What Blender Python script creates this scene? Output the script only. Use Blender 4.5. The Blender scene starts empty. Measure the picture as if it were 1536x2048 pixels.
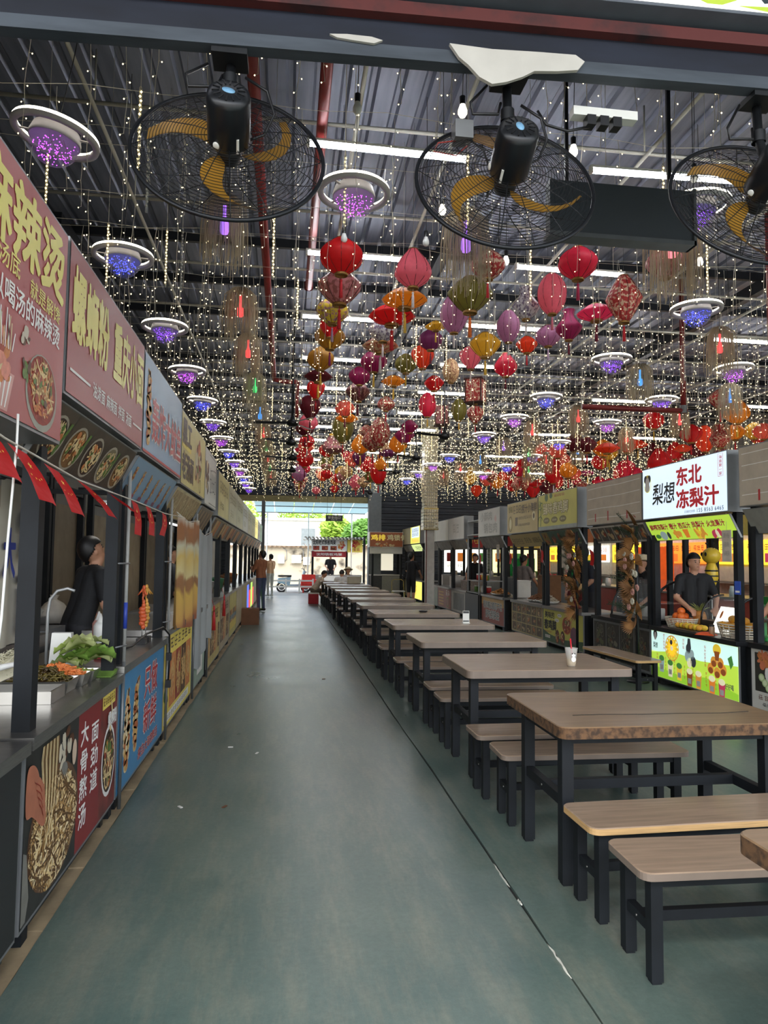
import bpy, bmesh, math, random
from mathutils import Vector, Matrix, Euler

S = bpy.context.scene
COL = S.collection
rnd = random.Random(11)
PI = math.pi

# ------------------------------------------------------------------ camera
EYE = Vector((0.0, 0.0, 1.55))
_f, _roll = 1420.0, 0.020                       # focal length in pixels of the 1536x2048 frame, roll in radians
_d = Vector(((573 - 768) / _f, (1114 - 1024) / _f, 1.0)).normalized()      # the aisle direction in camera axes
_u = Vector((math.sin(_roll), -math.cos(_roll), 0.0))
_u = (_u - _d * _u.dot(_d)).normalized()
_r = _d.cross(_u)
if _r.x < 0:
    _r = -_r
cam_data = bpy.data.cameras.new('camera')
cam_data.sensor_width = 36.0
cam_data.lens = _f * 36.0 / 2048.0
cam_data.clip_start = 0.05
cam_data.clip_end = 300
cam = bpy.data.objects.new('camera', cam_data)
COL.objects.link(cam)
_m = Matrix(((_r.x, -_r.y, -_r.z), (_d.x, -_d.y, -_d.z), (_u.x, -_u.y, -_u.z)))
cam.matrix_world = Matrix.Translation(EYE) @ _m.to_4x4()
S.camera = cam

# ------------------------------------------------------------------ world, sun, exposure
S.view_settings.view_transform = 'Standard'
S.view_settings.look = 'None'
S.view_settings.gamma = 1.0
S.view_settings.use_curve_mapping = False
S.view_settings.exposure = 0.85
S.cycles.use_denoising = True
S.cycles.max_bounces = 7
S.cycles.transparent_max_bounces = 16
S.cycles.sample_clamp_indirect = 4.0
S.cycles.caustics_reflective = False
S.cycles.caustics_refractive = False

W = bpy.data.worlds.new('sky')
S.world = W
W.use_nodes = True
_nt = W.node_tree
_sky = _nt.nodes.new('ShaderNodeTexSky')
_sky.sky_type = 'NISHITA'
_sky.sun_disc = False
_sky.sun_elevation = math.radians(58)
_sky.sun_rotation = math.radians(200)
_sky.air_density = 1.0
_sky.dust_density = 3.0
_bg = _nt.nodes['Background']
_hs = _nt.nodes.new('ShaderNodeHueSaturation')
_hs.inputs['Saturation'].default_value = 0.40
_nt.links.new(_sky.outputs[0], _hs.inputs['Color'])
_nt.links.new(_hs.outputs[0], _bg.inputs[0])
_bg.inputs[1].default_value = 0.50

sun_d = bpy.data.lights.new('sun', 'SUN')
sun_d.energy = 1.7
sun_d.angle = math.radians(0.6)
sun_d.color = (1.0, 0.95, 0.86)
sun = bpy.data.objects.new('sun', sun_d)
COL.objects.link(sun)
sun.rotation_euler = Vector((-0.55, 0.25, -0.80)).to_track_quat('-Z', 'Y').to_euler()


# ------------------------------------------------------------------ small helpers
def lin(c):
    return tuple((v / 255.0 / 12.92 if v / 255.0 <= 0.04045 else ((v / 255.0 + 0.055) / 1.055) ** 2.4) for v in c)


MATS = {}


def M(name, col=(128, 128, 128), rough=0.5, metal=0.0, var=0.10, scale=9.0, bump=0.0, es=0.0, ecol=None, trans=0.0, alpha=1.0,
      spec=0.5, sheen=False, sss=0.0, nosample=False, stretch=None):
    """a node material: base colour varied by noise, optional bump, glow, glass or thin translucency"""
    if name in MATS:
        return MATS[name]
    m = bpy.data.materials.new(name)
    m.use_nodes = True
    t = m.node_tree
    b = t.nodes['Principled BSDF']
    c = lin(col)
    b.inputs['Roughness'].default_value = rough
    b.inputs['Metallic'].default_value = metal
    b.inputs['Specular IOR Level'].default_value = spec
    if var > 0 or bump > 0:
        tc = t.nodes.new('ShaderNodeTexCoord')
        no = t.nodes.new('ShaderNodeTexNoise')
        no.inputs['Scale'].default_value = scale
        no.inputs['Detail'].default_value = 5
        if stretch:
            mp = t.nodes.new('ShaderNodeMapping')
            mp.inputs['Scale'].default_value = stretch
            t.links.new(tc.outputs['Object'], mp.inputs[0])
            t.links.new(mp.outputs[0], no.inputs[0])
        else:
            t.links.new(tc.outputs['Object'], no.inputs[0])
        if var > 0:
            r = t.nodes.new('ShaderNodeValToRGB')
            r.color_ramp.elements[0].position = 0.3
            r.color_ramp.elements[1].position = 0.7
            r.color_ramp.elements[0].color = tuple(v * (1 - var) for v in c) + (1,)
            r.color_ramp.elements[1].color = tuple(min(1, v * (1 + var)) for v in c) + (1,)
            t.links.new(no.outputs[0], r.inputs[0])
            t.links.new(r.outputs[0], b.inputs['Base Color'])
        else:
            b.inputs['Base Color'].default_value = c + (1,)
        if bump > 0:
            bp = t.nodes.new('ShaderNodeBump')
            bp.inputs['Strength'].default_value = bump
            bp.inputs['Distance'].default_value = 0.01
            t.links.new(no.outputs[0], bp.inputs['Height'])
            t.links.new(bp.outputs[0], b.inputs['Normal'])
    else:
        b.inputs['Base Color'].default_value = c + (1,)
    if es > 0:
        b.inputs['Emission Color'].default_value = (lin(ecol) if ecol else c) + (1,)
        b.inputs['Emission Strength'].default_value = es
    if trans > 0:
        b.inputs['Transmission Weight'].default_value = trans
    if alpha < 1:
        b.inputs['Alpha'].default_value = alpha
    if sss > 0:                                   # thin cloth or paper lit through
        tr = t.nodes.new('ShaderNodeBsdfTranslucent')
        tr.inputs[0].default_value = c + (1,)
        mx = t.nodes.new('ShaderNodeMixShader')
        mx.inputs[0].default_value = sss
        out = t.nodes['Material Output']
        t.links.new(b.outputs[0], mx.inputs[1])
        t.links.new(tr.outputs[0], mx.inputs[2])
        t.links.new(mx.outputs[0], out.inputs[0])
    if nosample:
        m.cycles.emission_sampling = 'NONE'
    MATS[name] = m
    return m


def two_tone(name, c1, c2, scale, rough=0.6, lo=0.45, hi=0.55, kind='NOISE', bump=0.0, es=0.0):
    """two colours split by a noise or voronoi pattern (floral cloth, rust, speckle)"""
    if name in MATS:
        return MATS[name]
    m = M(name, c1, rough, var=0)
    t = m.node_tree
    b = t.nodes['Principled BSDF']
    tc = t.nodes.new('ShaderNodeTexCoord')
    if kind == 'VORONOI':
        no = t.nodes.new('ShaderNodeTexVoronoi')
    else:
        no = t.nodes.new('ShaderNodeTexNoise')
        no.inputs['Detail'].default_value = 6
    no.inputs['Scale'].default_value = scale
    t.links.new(tc.outputs['Object'], no.inputs[0])
    r = t.nodes.new('ShaderNodeValToRGB')
    r.color_ramp.elements[0].position = lo
    r.color_ramp.elements[1].position = hi
    r.color_ramp.elements[0].color = lin(c1) + (1,)
    r.color_ramp.elements[1].color = lin(c2) + (1,)
    t.links.new(no.outputs[0], r.inputs[0])
    t.links.new(r.outputs[0], b.inputs['Base Color'])
    if es:
        t.links.new(r.outputs[0], b.inputs['Emission Color'])
        b.inputs['Emission Strength'].default_value = es
    if bump:
        bp = t.nodes.new('ShaderNodeBump')
        bp.inputs['Strength'].default_value = bump
        bp.inputs['Distance'].default_value = 0.01
        t.links.new(no.outputs[0], bp.inputs['Height'])
        t.links.new(bp.outputs[0], b.inputs['Normal'])
    return m


class MB:
    """collects shapes and links them as ONE mesh object"""

    def __init__(s):
        s.v, s.f, s.m, s.sm, s.mats = [], [], [], [], []

    def mi(s, mat):
        if mat is None:
            return 0
        if mat not in s.mats:
            s.mats.append(mat)
        return s.mats.index(mat)

    def add(s, vs, fs, mat=None, smooth=False):
        o = len(s.v)
        s.v.extend([tuple(p) for p in vs])
        k = s.mi(mat)
        for f in fs:
            s.f.append([i + o for i in f])
            s.m.append(k)
            s.sm.append(smooth)
        return s

    def box(s, x0, x1, y0, y1, z0, z1, mat=None):
        return s.add([(x0, y0, z0), (x1, y0, z0), (x1, y1, z0), (x0, y1, z0), (x0, y0, z1), (x1, y0, z1), (x1, y1, z1), (x0, y1, z1)],
                     [(3, 2, 1, 0), (4, 5, 6, 7), (0, 1, 5, 4), (1, 2, 6, 5), (2, 3, 7, 6), (3, 0, 4, 7)], mat)

    def hexa(s, p, mat=None):
        return s.add(p, [(3, 2, 1, 0), (4, 5, 6, 7), (0, 1, 5, 4), (1, 2, 6, 5), (2, 3, 7, 6), (3, 0, 4, 7)], mat)

    def bar(s, a, b, w, h=None, mat=None):
        """a square bar from a to b"""
        a, b = Vector(a), Vector(b)
        h = h or w
        d = (b - a).normalized()
        up = Vector((0, 0, 1)) if abs(d.z) < 0.95 else Vector((0, 1, 0))
        x = d.cross(up).normalized() * w / 2
        y = x.cross(d).normalized() * h / 2
        p = [a - x - y, a + x - y, a + x + y, a - x + y, b - x - y, b + x - y, b + x + y, b - x + y]
        return s.hexa(p, mat)

    def tube(s, pts, r, n=8, mat=None, cap=True, smooth=True, closed=False):
        pts = [Vector(p) for p in pts]
        rs = r if isinstance(r, (list, tuple)) else [r] * len(pts)
        L = len(pts)
        ring = []
        prev = None
        for i, p in enumerate(pts):
            if closed:
                d = pts[(i + 1) % L] - pts[i - 1]
            else:
                d = pts[min(i + 1, L - 1)] - pts[max(i - 1, 0)]
            if d.length < 1e-9:
                d = Vector((0, 0, 1))
            d.normalize()
            if prev is None:
                up = Vector((0, 0, 1)) if abs(d.z) < 0.9 else Vector((1, 0, 0))
                x = d.cross(up).normalized()
            else:
                x = (prev - d * prev.dot(d))
                x = x.normalized() if x.length > 1e-6 else d.orthogonal().normalized()
            prev = x
            y = d.cross(x)
            ring.append([p + (x * math.cos(2 * PI * k / n) + y * math.sin(2 * PI * k / n)) * rs[i] for k in range(n)])
        vs = [q for rr in ring for q in rr]
        fs = []
        for i in range(L if closed else L - 1):
            j = (i + 1) % L
            for k in range(n):
                k2 = (k + 1) % n
                fs.append((i * n + k, i * n + k2, j * n + k2, j * n + k))
        if cap and not closed:
            fs.append(tuple(range(n - 1, -1, -1)))
            fs.append(tuple((L - 1) * n + k for k in range(n)))
        return s.add(vs, fs, mat, smooth)

    def lathe(s, prof, n=24, c=(0, 0, 0), mat=None, smooth=True, mx=None, wob=None):
        """profile of (radius, height) turned round z, then moved by c or by matrix mx"""
        vs, fs = [], []
        mx = mx or Matrix.Translation(Vector(c))
        idx = []
        for r, z in prof:
            row = []
            if r < 1e-6:
                row = [len(vs)] * n
                vs.append(mx @ Vector((0, 0, z)))
            else:
                for k in range(n):
                    a = 2 * PI * k / n
                    rr = r * (wob(k) if wob else 1)
                    row.append(len(vs))
                    vs.append(mx @ Vector((rr * math.cos(a), rr * math.sin(a), z)))
            idx.append(row)
        for a, b in zip(idx[:-1], idx[1:]):
            for k in range(n):
                k2 = (k + 1) % n
                q = [a[k], a[k2], b[k2], b[k]]
                q2 = []
                for i in q:
                    if i not in q2:
                        q2.append(i)
                if len(q2) > 2:
                    fs.append(tuple(q2))
        return s.add(vs, fs, mat, smooth)

    def ball(s, c, r, mat=None, n=12, m=8, mx=None):
        r = r if isinstance(r, (list, tuple)) else (r, r, r)
        mm = (mx or Matrix.Translation(Vector(c))) @ Matrix.Diagonal((r[0], r[1], r[2], 1))
        return s.lathe([(math.sin(PI * i / m), -math.cos(PI * i / m)) for i in range(m + 1)], n, mat=mat, mx=mm)

    def build(s, name, mat=None, parent=None, loc=None, rot=None, **kw):
        me = bpy.data.meshes.new(name)
        me.from_pydata(s.v, [], s.f)
        ms = s.mats or []
        if mat is not None:
            ms = [mat] + [q for q in ms if q is not mat] if not s.mats else ms
        for q in ms:
            me.materials.append(q)
        me.polygons.foreach_set('material_index', s.m)
        me.polygons.foreach_set('use_smooth', s.sm)
        me.update()
        return link(name, me, parent, loc, rot, **kw)


def link(name, me, parent=None, loc=None, rot=None, label=None, cat=None, group=None, kind=None):
    o = bpy.data.objects.new(name, me)
    COL.objects.link(o)
    if parent:
        o.parent = parent
    if loc:
        o.location = loc
    if rot:
        o.rotation_euler = rot
    tag(o, label, cat, group, kind)
    return o


def tag(o, label=None, cat=None, group=None, kind=None):
    for k, v in (('label', label), ('category', cat), ('group', group), ('kind', kind)):
        if v:
            o[k] = v
    return o


def thing(name, label, cat, loc=(0, 0, 0), rz=0.0, group=None):
    return link(name, None, None, loc, (0, 0, rz), label, cat, group)


KIDS = {}


def copy_tree(o, parent=None):
    c = o.copy()
    COL.objects.link(c)
    c.parent = parent
    for ch in list(o.children):
        copy_tree(ch, c)
    return c


def clone(src, loc, rz=0.0, sc=None, label=None, group=None):
    c = copy_tree(src)
    c.location = loc
    c.rotation_euler = (0, 0, rz)
    if sc:
        c.scale = (sc, sc, sc) if not isinstance(sc, tuple) else sc
    if label:
        c['label'] = label
    if group:
        c['group'] = group
    return c


def struct(o):
    o['kind'] = 'structure'
    return o


# ------------------------------------------------------------------ lettering
_tc = bpy.data.curves.new('glyph', 'FONT')
_tc.resolution_u = 2
_to = bpy.data.objects.new('glyph', _tc)
COL.objects.link(_to)
GLY = {}


def glyph(ch):
    k = ch
    if k not in GLY:
        _tc.body = ch
        dg = bpy.context.evaluated_depsgraph_get()
        dg.update()
        me = _to.evaluated_get(dg).to_mesh()
        GLY[k] = ([(v.co.x, v.co.y) for v in me.vertices], [tuple(p.vertices) for p in me.polygons])
        _to.evaluated_get(dg).to_mesh_clear()
    return GLY[k]


class Print:
    """flat print on a board: a plane with origin o, right u, up v; layers lie a hair proud of the board"""

    def __init__(s, o, u, v):
        s.o, s.u, s.v = Vector(o), Vector(u).normalized(), Vector(v).normalized()
        s.n = s.u.cross(s.v)
        s.mb = MB()
        s.k = 0.0015

    def P(s, x, y, l=1):
        return s.o + s.u * x + s.v * y + s.n * (s.k * l)

    def poly(s, pts, mat, l=1):
        s.mb.add([s.P(x, y, l) for x, y in pts], [tuple(range(len(pts)))], mat)
        return s

    def smooth(s, pts, mat, l=1, k=4):
        """a closed rounded outline through the points"""
        n, out = len(pts), []
        for i in range(n):
            p0, p1, p2, p3 = pts[i - 1], pts[i], pts[(i + 1) % n], pts[(i + 2) % n]
            for q in range(k):
                t = q / k
                out.append(tuple(.5 * (2 * p1[c] + (p2[c] - p0[c]) * t + (2 * p0[c] - 5 * p1[c] + 4 * p2[c] - p3[c]) * t * t + (3 * p1[c] - p0[c] - 3 * p2[c] + p3[c]) * t ** 3) for c in (0, 1)))
        return s.poly(out, mat, l)

    def rect(s, x0, y0, x1, y1, mat, l=1):
        return s.poly([(x0, y0), (x1, y0), (x1, y1), (x0, y1)], mat, l)

    def ell(s, cx, cy, rx, ry, mat, l=1, n=22, a0=0.0):
        ca, sa = math.cos(a0), math.sin(a0)
        pts = []
        for k in range(n):
            a = 2 * PI * k / n
            x, y = rx * math.cos(a), ry * math.sin(a)
            pts.append((cx + x * ca - y * sa, cy + x * sa + y * ca))
        return s.poly(pts, mat, l)

    def ring(s, cx, cy, rx, ry, w, mat, l=1, n=26):
        for k in range(n):
            a, b = 2 * PI * k / n, 2 * PI * (k + 1) / n
            s.poly([(cx + rx * math.cos(a), cy + ry * math.sin(a)), (cx + rx * math.cos(b), cy + ry * math.sin(b)),
                    (cx + (rx - w) * math.cos(b), cy + (ry - w) * math.sin(b)), (cx + (rx - w) * math.cos(a), cy + (ry - w) * math.sin(a))], mat, l)
        return s

    def stroke(s, pts, w, mat, l=1):
        n = len(pts)
        le, ri = [], []
        for i, (x, y) in enumerate(pts):
            x0, y0 = pts[max(0, i - 1)]
            x1, y1 = pts[min(n - 1, i + 1)]
            dx, dy = x1 - x0, y1 - y0
            d = math.hypot(dx, dy) or 1
            le.append((x - dy / d * w / 2, y + dx / d * w / 2))
            ri.append((x + dy / d * w / 2, y - dx / d * w / 2))
        for i in range(n - 1):
            s.poly([ri[i], ri[i + 1], le[i + 1], le[i]], mat, l)
        return s

    def text(s, t, x0, y0, x1, y1, mat, bold=0.015, l=2, vertical=False, slant=0.0):
        """lettering fitted to the box x0..x1, y0..y1"""
        n = len(t)
        cells = []
        if vertical:
            for i, ch in enumerate(t):
                cells.append((ch, 0.0, float(n - 1 - i), 1.0))
            w, h = 1.0, float(n)
        else:
            x = 0.0
            for ch in t:
                a = 1.0 if ord(ch) > 0x2000 else (0.35 if ch == ' ' else 0.60)
                cells.append((ch, x, 0.0, a))
                x += a
            w, h = x, 1.0
        sx, sy = (x1 - x0) / w, (y1 - y0) / h
        for ch, cx, cy, a in cells:
            if ch == ' ':
                continue
            vs, fs = glyph(ch)
            if not vs:
                continue
            off = 0.0
            if a < 1:
                mn, mxx = min(p[0] for p in vs), max(p[0] for p in vs)
                off = (a - (mxx - mn)) / 2 - mn
            ext = 0.96 if not vertical else 0.9
            nb = 1 if bold < .006 else 4 if bold < .03 else 8      # bold: the glyph overprinted with small shifts
            for q in range(nb):
                ox, oy = (bold * math.cos(2 * PI * (q + .5) / nb), bold * math.sin(2 * PI * (q + .5) / nb)) if nb > 1 else (0, 0)
                out = []
                for (vx, vy) in vs:
                    px = (cx + (vx + off) + ox) * sx
                    py = ((cy + 0.1 + vy * ext if a >= 1 else cy + 0.12 + vy) + oy) * sy
                    out.append(s.P(x0 + px + slant * py, y0 + py, l + .04 * q))
                s.mb.add(out, fs, mat)
        return s

    def scrib(s, n, x0, y0, x1, y1, mat, l=2, seed=1, w=None, vertical=False):
        """writing too faint or small to read: n cells of short strokes"""
        r = random.Random(seed)
        for i in range(n):
            if vertical:
                ax, bx, hy = x0, x1, (y1 - y0) / n
                ay, by = y1 - hy * (i + .92), y1 - hy * (i + .08)
            else:
                wx = (x1 - x0) / n
                ax, bx, ay, by = x0 + wx * (i + .08), x0 + wx * (i + .92), y0, y1
            t = w or min(bx - ax, by - ay) * .11
            for k in range(3):
                y = ay + (by - ay) * (k + .5 + r.uniform(-.2, .2)) / 3
                s.stroke([(ax + (bx - ax) * r.uniform(0, .3), y), (bx - (bx - ax) * r.uniform(0, .3), y)], t, mat, l)
            for k in range(2 + (r.random() > .5)):
                x = ax + (bx - ax) * (k + .5 + r.uniform(-.2, .2)) / 2.4
                s.stroke([(x, ay + (by - ay) * r.uniform(0, .3)), (x + r.uniform(-.1, .1) * (bx - ax), by - (by - ay) * r.uniform(0, .3))], t, mat, l + .3)
        return s

    def noodles(s, cx, cy, rx, ry, mat, n, w, l=2, curl=1.2, seed=1, steps=6):
        r = random.Random(seed)
        for _ in range(n):
            a, q = r.uniform(0, 2 * PI), math.sqrt(r.random()) * 0.85
            x, y = cx + rx * q * math.cos(a), cy + ry * q * math.sin(a)
            th = r.uniform(0, 2 * PI)
            st = min(rx, ry) * 0.28
            pts = [(x, y)]
            for k in range(steps):
                th += r.uniform(-curl, curl)
                nx, ny = x + st * math.cos(th), y + st * math.sin(th)
                if ((nx - cx) / rx) ** 2 + ((ny - cy) / ry) ** 2 > 1:
                    th += PI * 0.7
                    continue
                x, y = nx, ny
                pts.append((x, y))
            if len(pts) > 1:
                s.stroke(pts, w, mat[r.randrange(len(mat))] if isinstance(mat, list) else mat, l + r.random() * 0.8)
        return s

    def blobs(s, cx, cy, rx, ry, mats, n, size, l=2, seed=1):
        r = random.Random(seed)
        for _ in range(n):
            a, q = r.uniform(0, 2 * PI), math.sqrt(r.random()) * 0.85
            z = size * r.uniform(0.6, 1.3)
            s.ell(cx + rx * q * math.cos(a), cy + ry * q * math.sin(a), z, z * r.uniform(0.45, 0.9), r.choice(mats), l + r.random() * 0.8, 9, r.uniform(0, PI))
        return s

    def bowl(s, cx, cy, rx, ry, rim, soup, mats, noodle=None, seed=1, n=16, l=1):
        s.ell(cx, cy, rx, ry, rim, l)
        s.ell(cx, cy, rx * 0.88, ry * 0.88, soup, l + 0.5)
        if noodle:
            s.noodles(cx, cy, rx * 0.8, ry * 0.8, noodle, n, min(rx, ry) * 0.09, l + 1, seed=seed)
        s.blobs(cx, cy, rx * 0.8, ry * 0.8, mats, n, min(rx, ry) * 0.16, l + 1.9, seed=seed + 5)
        return s

    def build(s, name, parent=None, **kw):
        return s.mb.build(name, None, parent, **kw)


# ------------------------------------------------------------------ materials used all over
steel = M('brushed_steel', (150, 148, 144), 0.32, 0.9, 0.12, 14, stretch=(1, 1, 12))
darkpost = M('dark_blue_post', (17, 21, 25), 0.62, 0.0, 0.35, 5, bump=0.05, spec=.3)
blackm = M('black_metal', (24, 26, 29), 0.42, 0.2, 0.3, 12)
blackp = M('black_plastic', (20, 20, 22), 0.38, 0, 0.2, 20)
greyal = M('grey_aluminium', (128, 130, 131), 0.4, 0.4, 0.08, 4)
whitep = M('white_plastic', (226, 226, 220), 0.4, 0, 0.05, 6)
cream = M('cream_print', (214, 206, 178), 0.5, 0, 0.05, 6)
inkblack = M('ink_black', (28, 26, 26), 0.55, 0, 0.1, 20)
inkwhite = M('ink_white', (232, 230, 224), 0.5, 0, 0.04, 20)
inkred = M('ink_red', (176, 38, 40), 0.5, 0, 0.06, 20)
inkyellow = M('ink_yellow', (226, 205, 96), 0.5, 0, 0.05, 20)
inkgreen = M('ink_green', (96, 140, 66), 0.5, 0, 0.1, 20)
inkorange = M('ink_orange', (214, 126, 60), 0.5, 0, 0.15, 20)
inkbrown = M('ink_brown', (110, 66, 40), 0.5, 0, 0.25, 20)
inktan = M('ink_tan', (205, 165, 105), 0.5, 0, 0.15, 25)
inkgrey = M('ink_grey', (120, 118, 110), 0.5, 0, 0.1, 20)
inkblue = M('ink_blue', (40, 62, 150), 0.5, 0, 0.1, 20)
noodlec = M('ink_noodle', (222, 194, 138), 0.5, 0, 0.12, 40)
noodles3 = [noodlec, M('ink_noodle_pale', (236, 216, 170), .5, 0, .08, 40), M('ink_noodle_shade', (168, 130, 78), .5, 0, .15, 40), M('ink_noodle_deep', (96, 68, 38), .5, 0, .2, 40)]
redsoup = M('ink_red_soup', (136, 44, 30), 0.5, 0, 0.25, 30)
darksoup = M('ink_dark_soup', (58, 40, 30), 0.5, 0, 0.3, 30)
skin = M('skin', (196, 146, 118), 0.55, 0, 0.06, 8)
hairm = M('black_hair', (20, 18, 18), 0.5, 0, 0.25, 60)


def wl(o):
    m = o.matrix_basis.copy()
    if o.parent:
        m = wl(o.parent) @ o.matrix_parent_inverse @ m
    return m


def part(mb, name, mat, parent, **kw):
    """a part whose shape is given in world coordinates"""
    o = mb.build(name, mat, parent, **kw)
    o.matrix_parent_inverse = wl(parent).inverted()
    return o


HALL_END = 29.0
ROOF_Z = 5.9

# ------------------------------------------------------------------ floor
carpet = M('green_rubber_floor', (84, 110, 104), 0.55, 0, 0.0, 3, bump=0.0)
_t = carpet.node_tree
_b = _t.nodes['Principled BSDF']
_co = _t.nodes.new('ShaderNodeTexCoord')
_n1 = _t.nodes.new('ShaderNodeTexNoise'); _n1.inputs['Scale'].default_value = 0.9; _n1.inputs['Detail'].default_value = 8; _n1.inputs['Roughness'].default_value = 0.65
_n2 = _t.nodes.new('ShaderNodeTexNoise'); _n2.inputs['Scale'].default_value = 34; _n2.inputs['Detail'].default_value = 12; _n2.inputs['Roughness'].default_value = 0.8
_mp = _t.nodes.new('ShaderNodeMapping'); _mp.inputs['Scale'].default_value = (5.0, .9, 1)
_n3 = _t.nodes.new('ShaderNodeTexNoise'); _n3.inputs['Scale'].default_value = 1.2; _n3.inputs['Detail'].default_value = 9; _n3.inputs['Roughness'].default_value = 0.78
_r1 = _t.nodes.new('ShaderNodeValToRGB')
_r1.color_ramp.elements[0].position = 0.30; _r1.color_ramp.elements[0].color = lin((66, 90, 86)) + (1,)
_r1.color_ramp.elements[1].position = 0.68; _r1.color_ramp.elements[1].color = lin((102, 116, 107)) + (1,)
_r3 = _t.nodes.new('ShaderNodeValToRGB')
_r3.color_ramp.elements[0].position = 0.46; _r3.color_ramp.elements[0].color = (0, 0, 0, 1)
_r3.color_ramp.elements[1].position = 0.72; _r3.color_ramp.elements[1].color = (0.6, 0.6, 0.6, 1)
_mx = _t.nodes.new('ShaderNodeMix'); _mx.data_type = 'RGBA'
_mx.inputs['B'].default_value = lin((134, 132, 115)) + (1,)
_ov = _t.nodes.new('ShaderNodeMix'); _ov.data_type = 'RGBA'; _ov.blend_type = 'OVERLAY'; _ov.inputs['Factor'].default_value = 0.5
_rr = _t.nodes.new('ShaderNodeMapRange'); _rr.inputs['To Min'].default_value = 0.20; _rr.inputs['To Max'].default_value = 0.42
_bp = _t.nodes.new('ShaderNodeBump'); _bp.inputs['Strength'].default_value = 0.12; _bp.inputs['Distance'].default_value = 0.004
for a_, b_ in ((_co.outputs['Object'], _n1.inputs[0]), (_co.outputs['Object'], _n2.inputs[0]), (_co.outputs['Object'], _mp.inputs[0]), (_mp.outputs[0], _n3.inputs[0]),
               (_n1.outputs[0], _r1.inputs[0]), (_n3.outputs[0], _r3.inputs[0]), (_r3.outputs[0], _mx.inputs['Factor']), (_r1.outputs[0], _mx.inputs['A']),
               (_mx.outputs['Result'], _ov.inputs['A']), (_n2.outputs[0], _ov.inputs['B']), (_ov.outputs['Result'], _b.inputs['Base Color']),
               (_n1.outputs[0], _rr.inputs[0]), (_rr.outputs[0], _b.inputs['Roughness']), (_n2.outputs[0], _bp.inputs['Height']), (_bp.outputs[0], _b.inputs['Normal'])):
    _t.links.new(a_, b_)

concrete = M('dusty_concrete', (150, 132, 102), 0.8, 0, 0.35, 5, bump=0.3)
seamdark = M('dark_floor_seam', (30, 32, 30), 0.9, 0, 0.3, 9)
floor = struct(MB().box(-4.0, 13.6, -3.5, HALL_END, -0.12, -0.012).build('floor', seamdark))


def wavy(x, seed):
    r = random.Random(seed)
    pts, y = [], -3.5
    off = 0.0
    while y < HALL_END:
        off = off * 0.8 + r.uniform(-0.004, 0.004)
        pts.append((x + off, y))
        y += 0.22 if y < 9 else 0.8
    pts.append((x, HALL_END))
    return pts


def carpet_piece(l, r):
    mb = MB()
    vs = []
    for (xa, ya), (xb, yb) in zip(l, r):
        vs += [(xa, ya, 0), (xb, yb, 0), (xa, ya, -0.012), (xb, yb, -0.012)]
    fs = []
    for i in range(len(l) - 1):
        a, b = 4 * i, 4 * i + 4
        fs += [(a, a + 1, b + 1, b), (a + 1, a + 3, b + 3, b + 1), (a + 2, a, b, b + 2)]
    mb.add(vs, fs)
    return mb


_s1, _s2 = wavy(1.074, 4), wavy(1.088, 5)
part(carpet_piece([(-0.965 + rnd.uniform(-.006, .006), y) for _, y in _s1], _s1), 'carpet_sheet', carpet, floor, label='green rubber flooring of the aisle')
part(carpet_piece(_s2, [(13.6, y) for _, y in _s2]), 'carpet_sheet', carpet, floor, label='green rubber flooring under the tables')
tape = M('frayed_white_edge', (196, 196, 184), 0.8, 0, 0.2, 30)
for y0_, y1_ in ((2.62, 2.86), (3.36, 3.62), (3.18, 3.24)):
    mb = MB()
    q = [(1.078 + rnd.uniform(-.003, .003), y0_ + (y1_ - y0_) * k / 8) for k in range(9)]
    mb.tube([(x, y, 0.0) for x, y in q], [0.001, .004, .006, .004, .007, .003, .005, .004, .001], 5)
    part(mb, 'frayed_edge', tape, floor)
_y = -3.4
_slab = None
while _y < HALL_END - 0.5:
    mb = MB().box(-0.32, 0.32, 0.004, 0.593, -0.012, -0.001)
    if _slab is None:
        _slab = mb.build('floor_slab', concrete, floor, loc=(-1.285, _y, 0))
    else:
        c_ = _slab.copy(); COL.objects.link(c_); c_.location = (-1.285, _y, rnd.uniform(-.0015, .001))
    _y += 0.6
part(MB().box(-4.0, -1.61, -3.5, HALL_END, -0.012, -0.002), 'stall_floor', M('dark_stall_floor', (72, 66, 58), 0.7, 0, 0.3, 3), floor)

# ------------------------------------------------------------------ roof and its steel
roofm = M('roof_sheet', (116, 122, 140), 0.42, 0.3, 0.25, 2.2, stretch=(6, 0.5, 1))
mb = MB()
x, prof = -5.0, []
while x < 14.2:
    prof += [(x, 0), (x + 0.16, 0), (x + 0.185, 0.035), (x + 0.225, 0.035)]
    x += 0.25
vs, fs = [], []
for px_, pz_ in prof:
    vs += [(px_, 2.9, ROOF_Z + pz_), (px_, HALL_END + 0.6, ROOF_Z + pz_)]
for i in range(len(prof) - 1):
    fs.append((2 * i, 2 * i + 1, 2 * i + 3, 2 * i + 2))
mb.add(vs, fs)
roof = struct(mb.build('ceiling', roofm))
purl = M('black_purlin', (34, 36, 40), 0.5, 0.3, 0.2, 3)
y = 9.6
pm = None
while y < HALL_END:
    if pm is None:
        pm = part(MB().box(-4.8, 14, -0.03, 0.03, ROOF_Z - 0.12, ROOF_Z - 0.005), 'purlin', purl, roof)
        pm.location.y = y
    else:
        c_ = pm.copy(); COL.objects.link(c_); c_.location.y = y
    y += 1.45
for x_ in (-2.9, 2.0, 7.0, 12.0):
    part(MB().box(x_ - .06, x_ + .06, 9.0, HALL_END, ROOF_Z - 0.30, ROOF_Z - 0.12), 'rafter', purl, roof)

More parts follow.
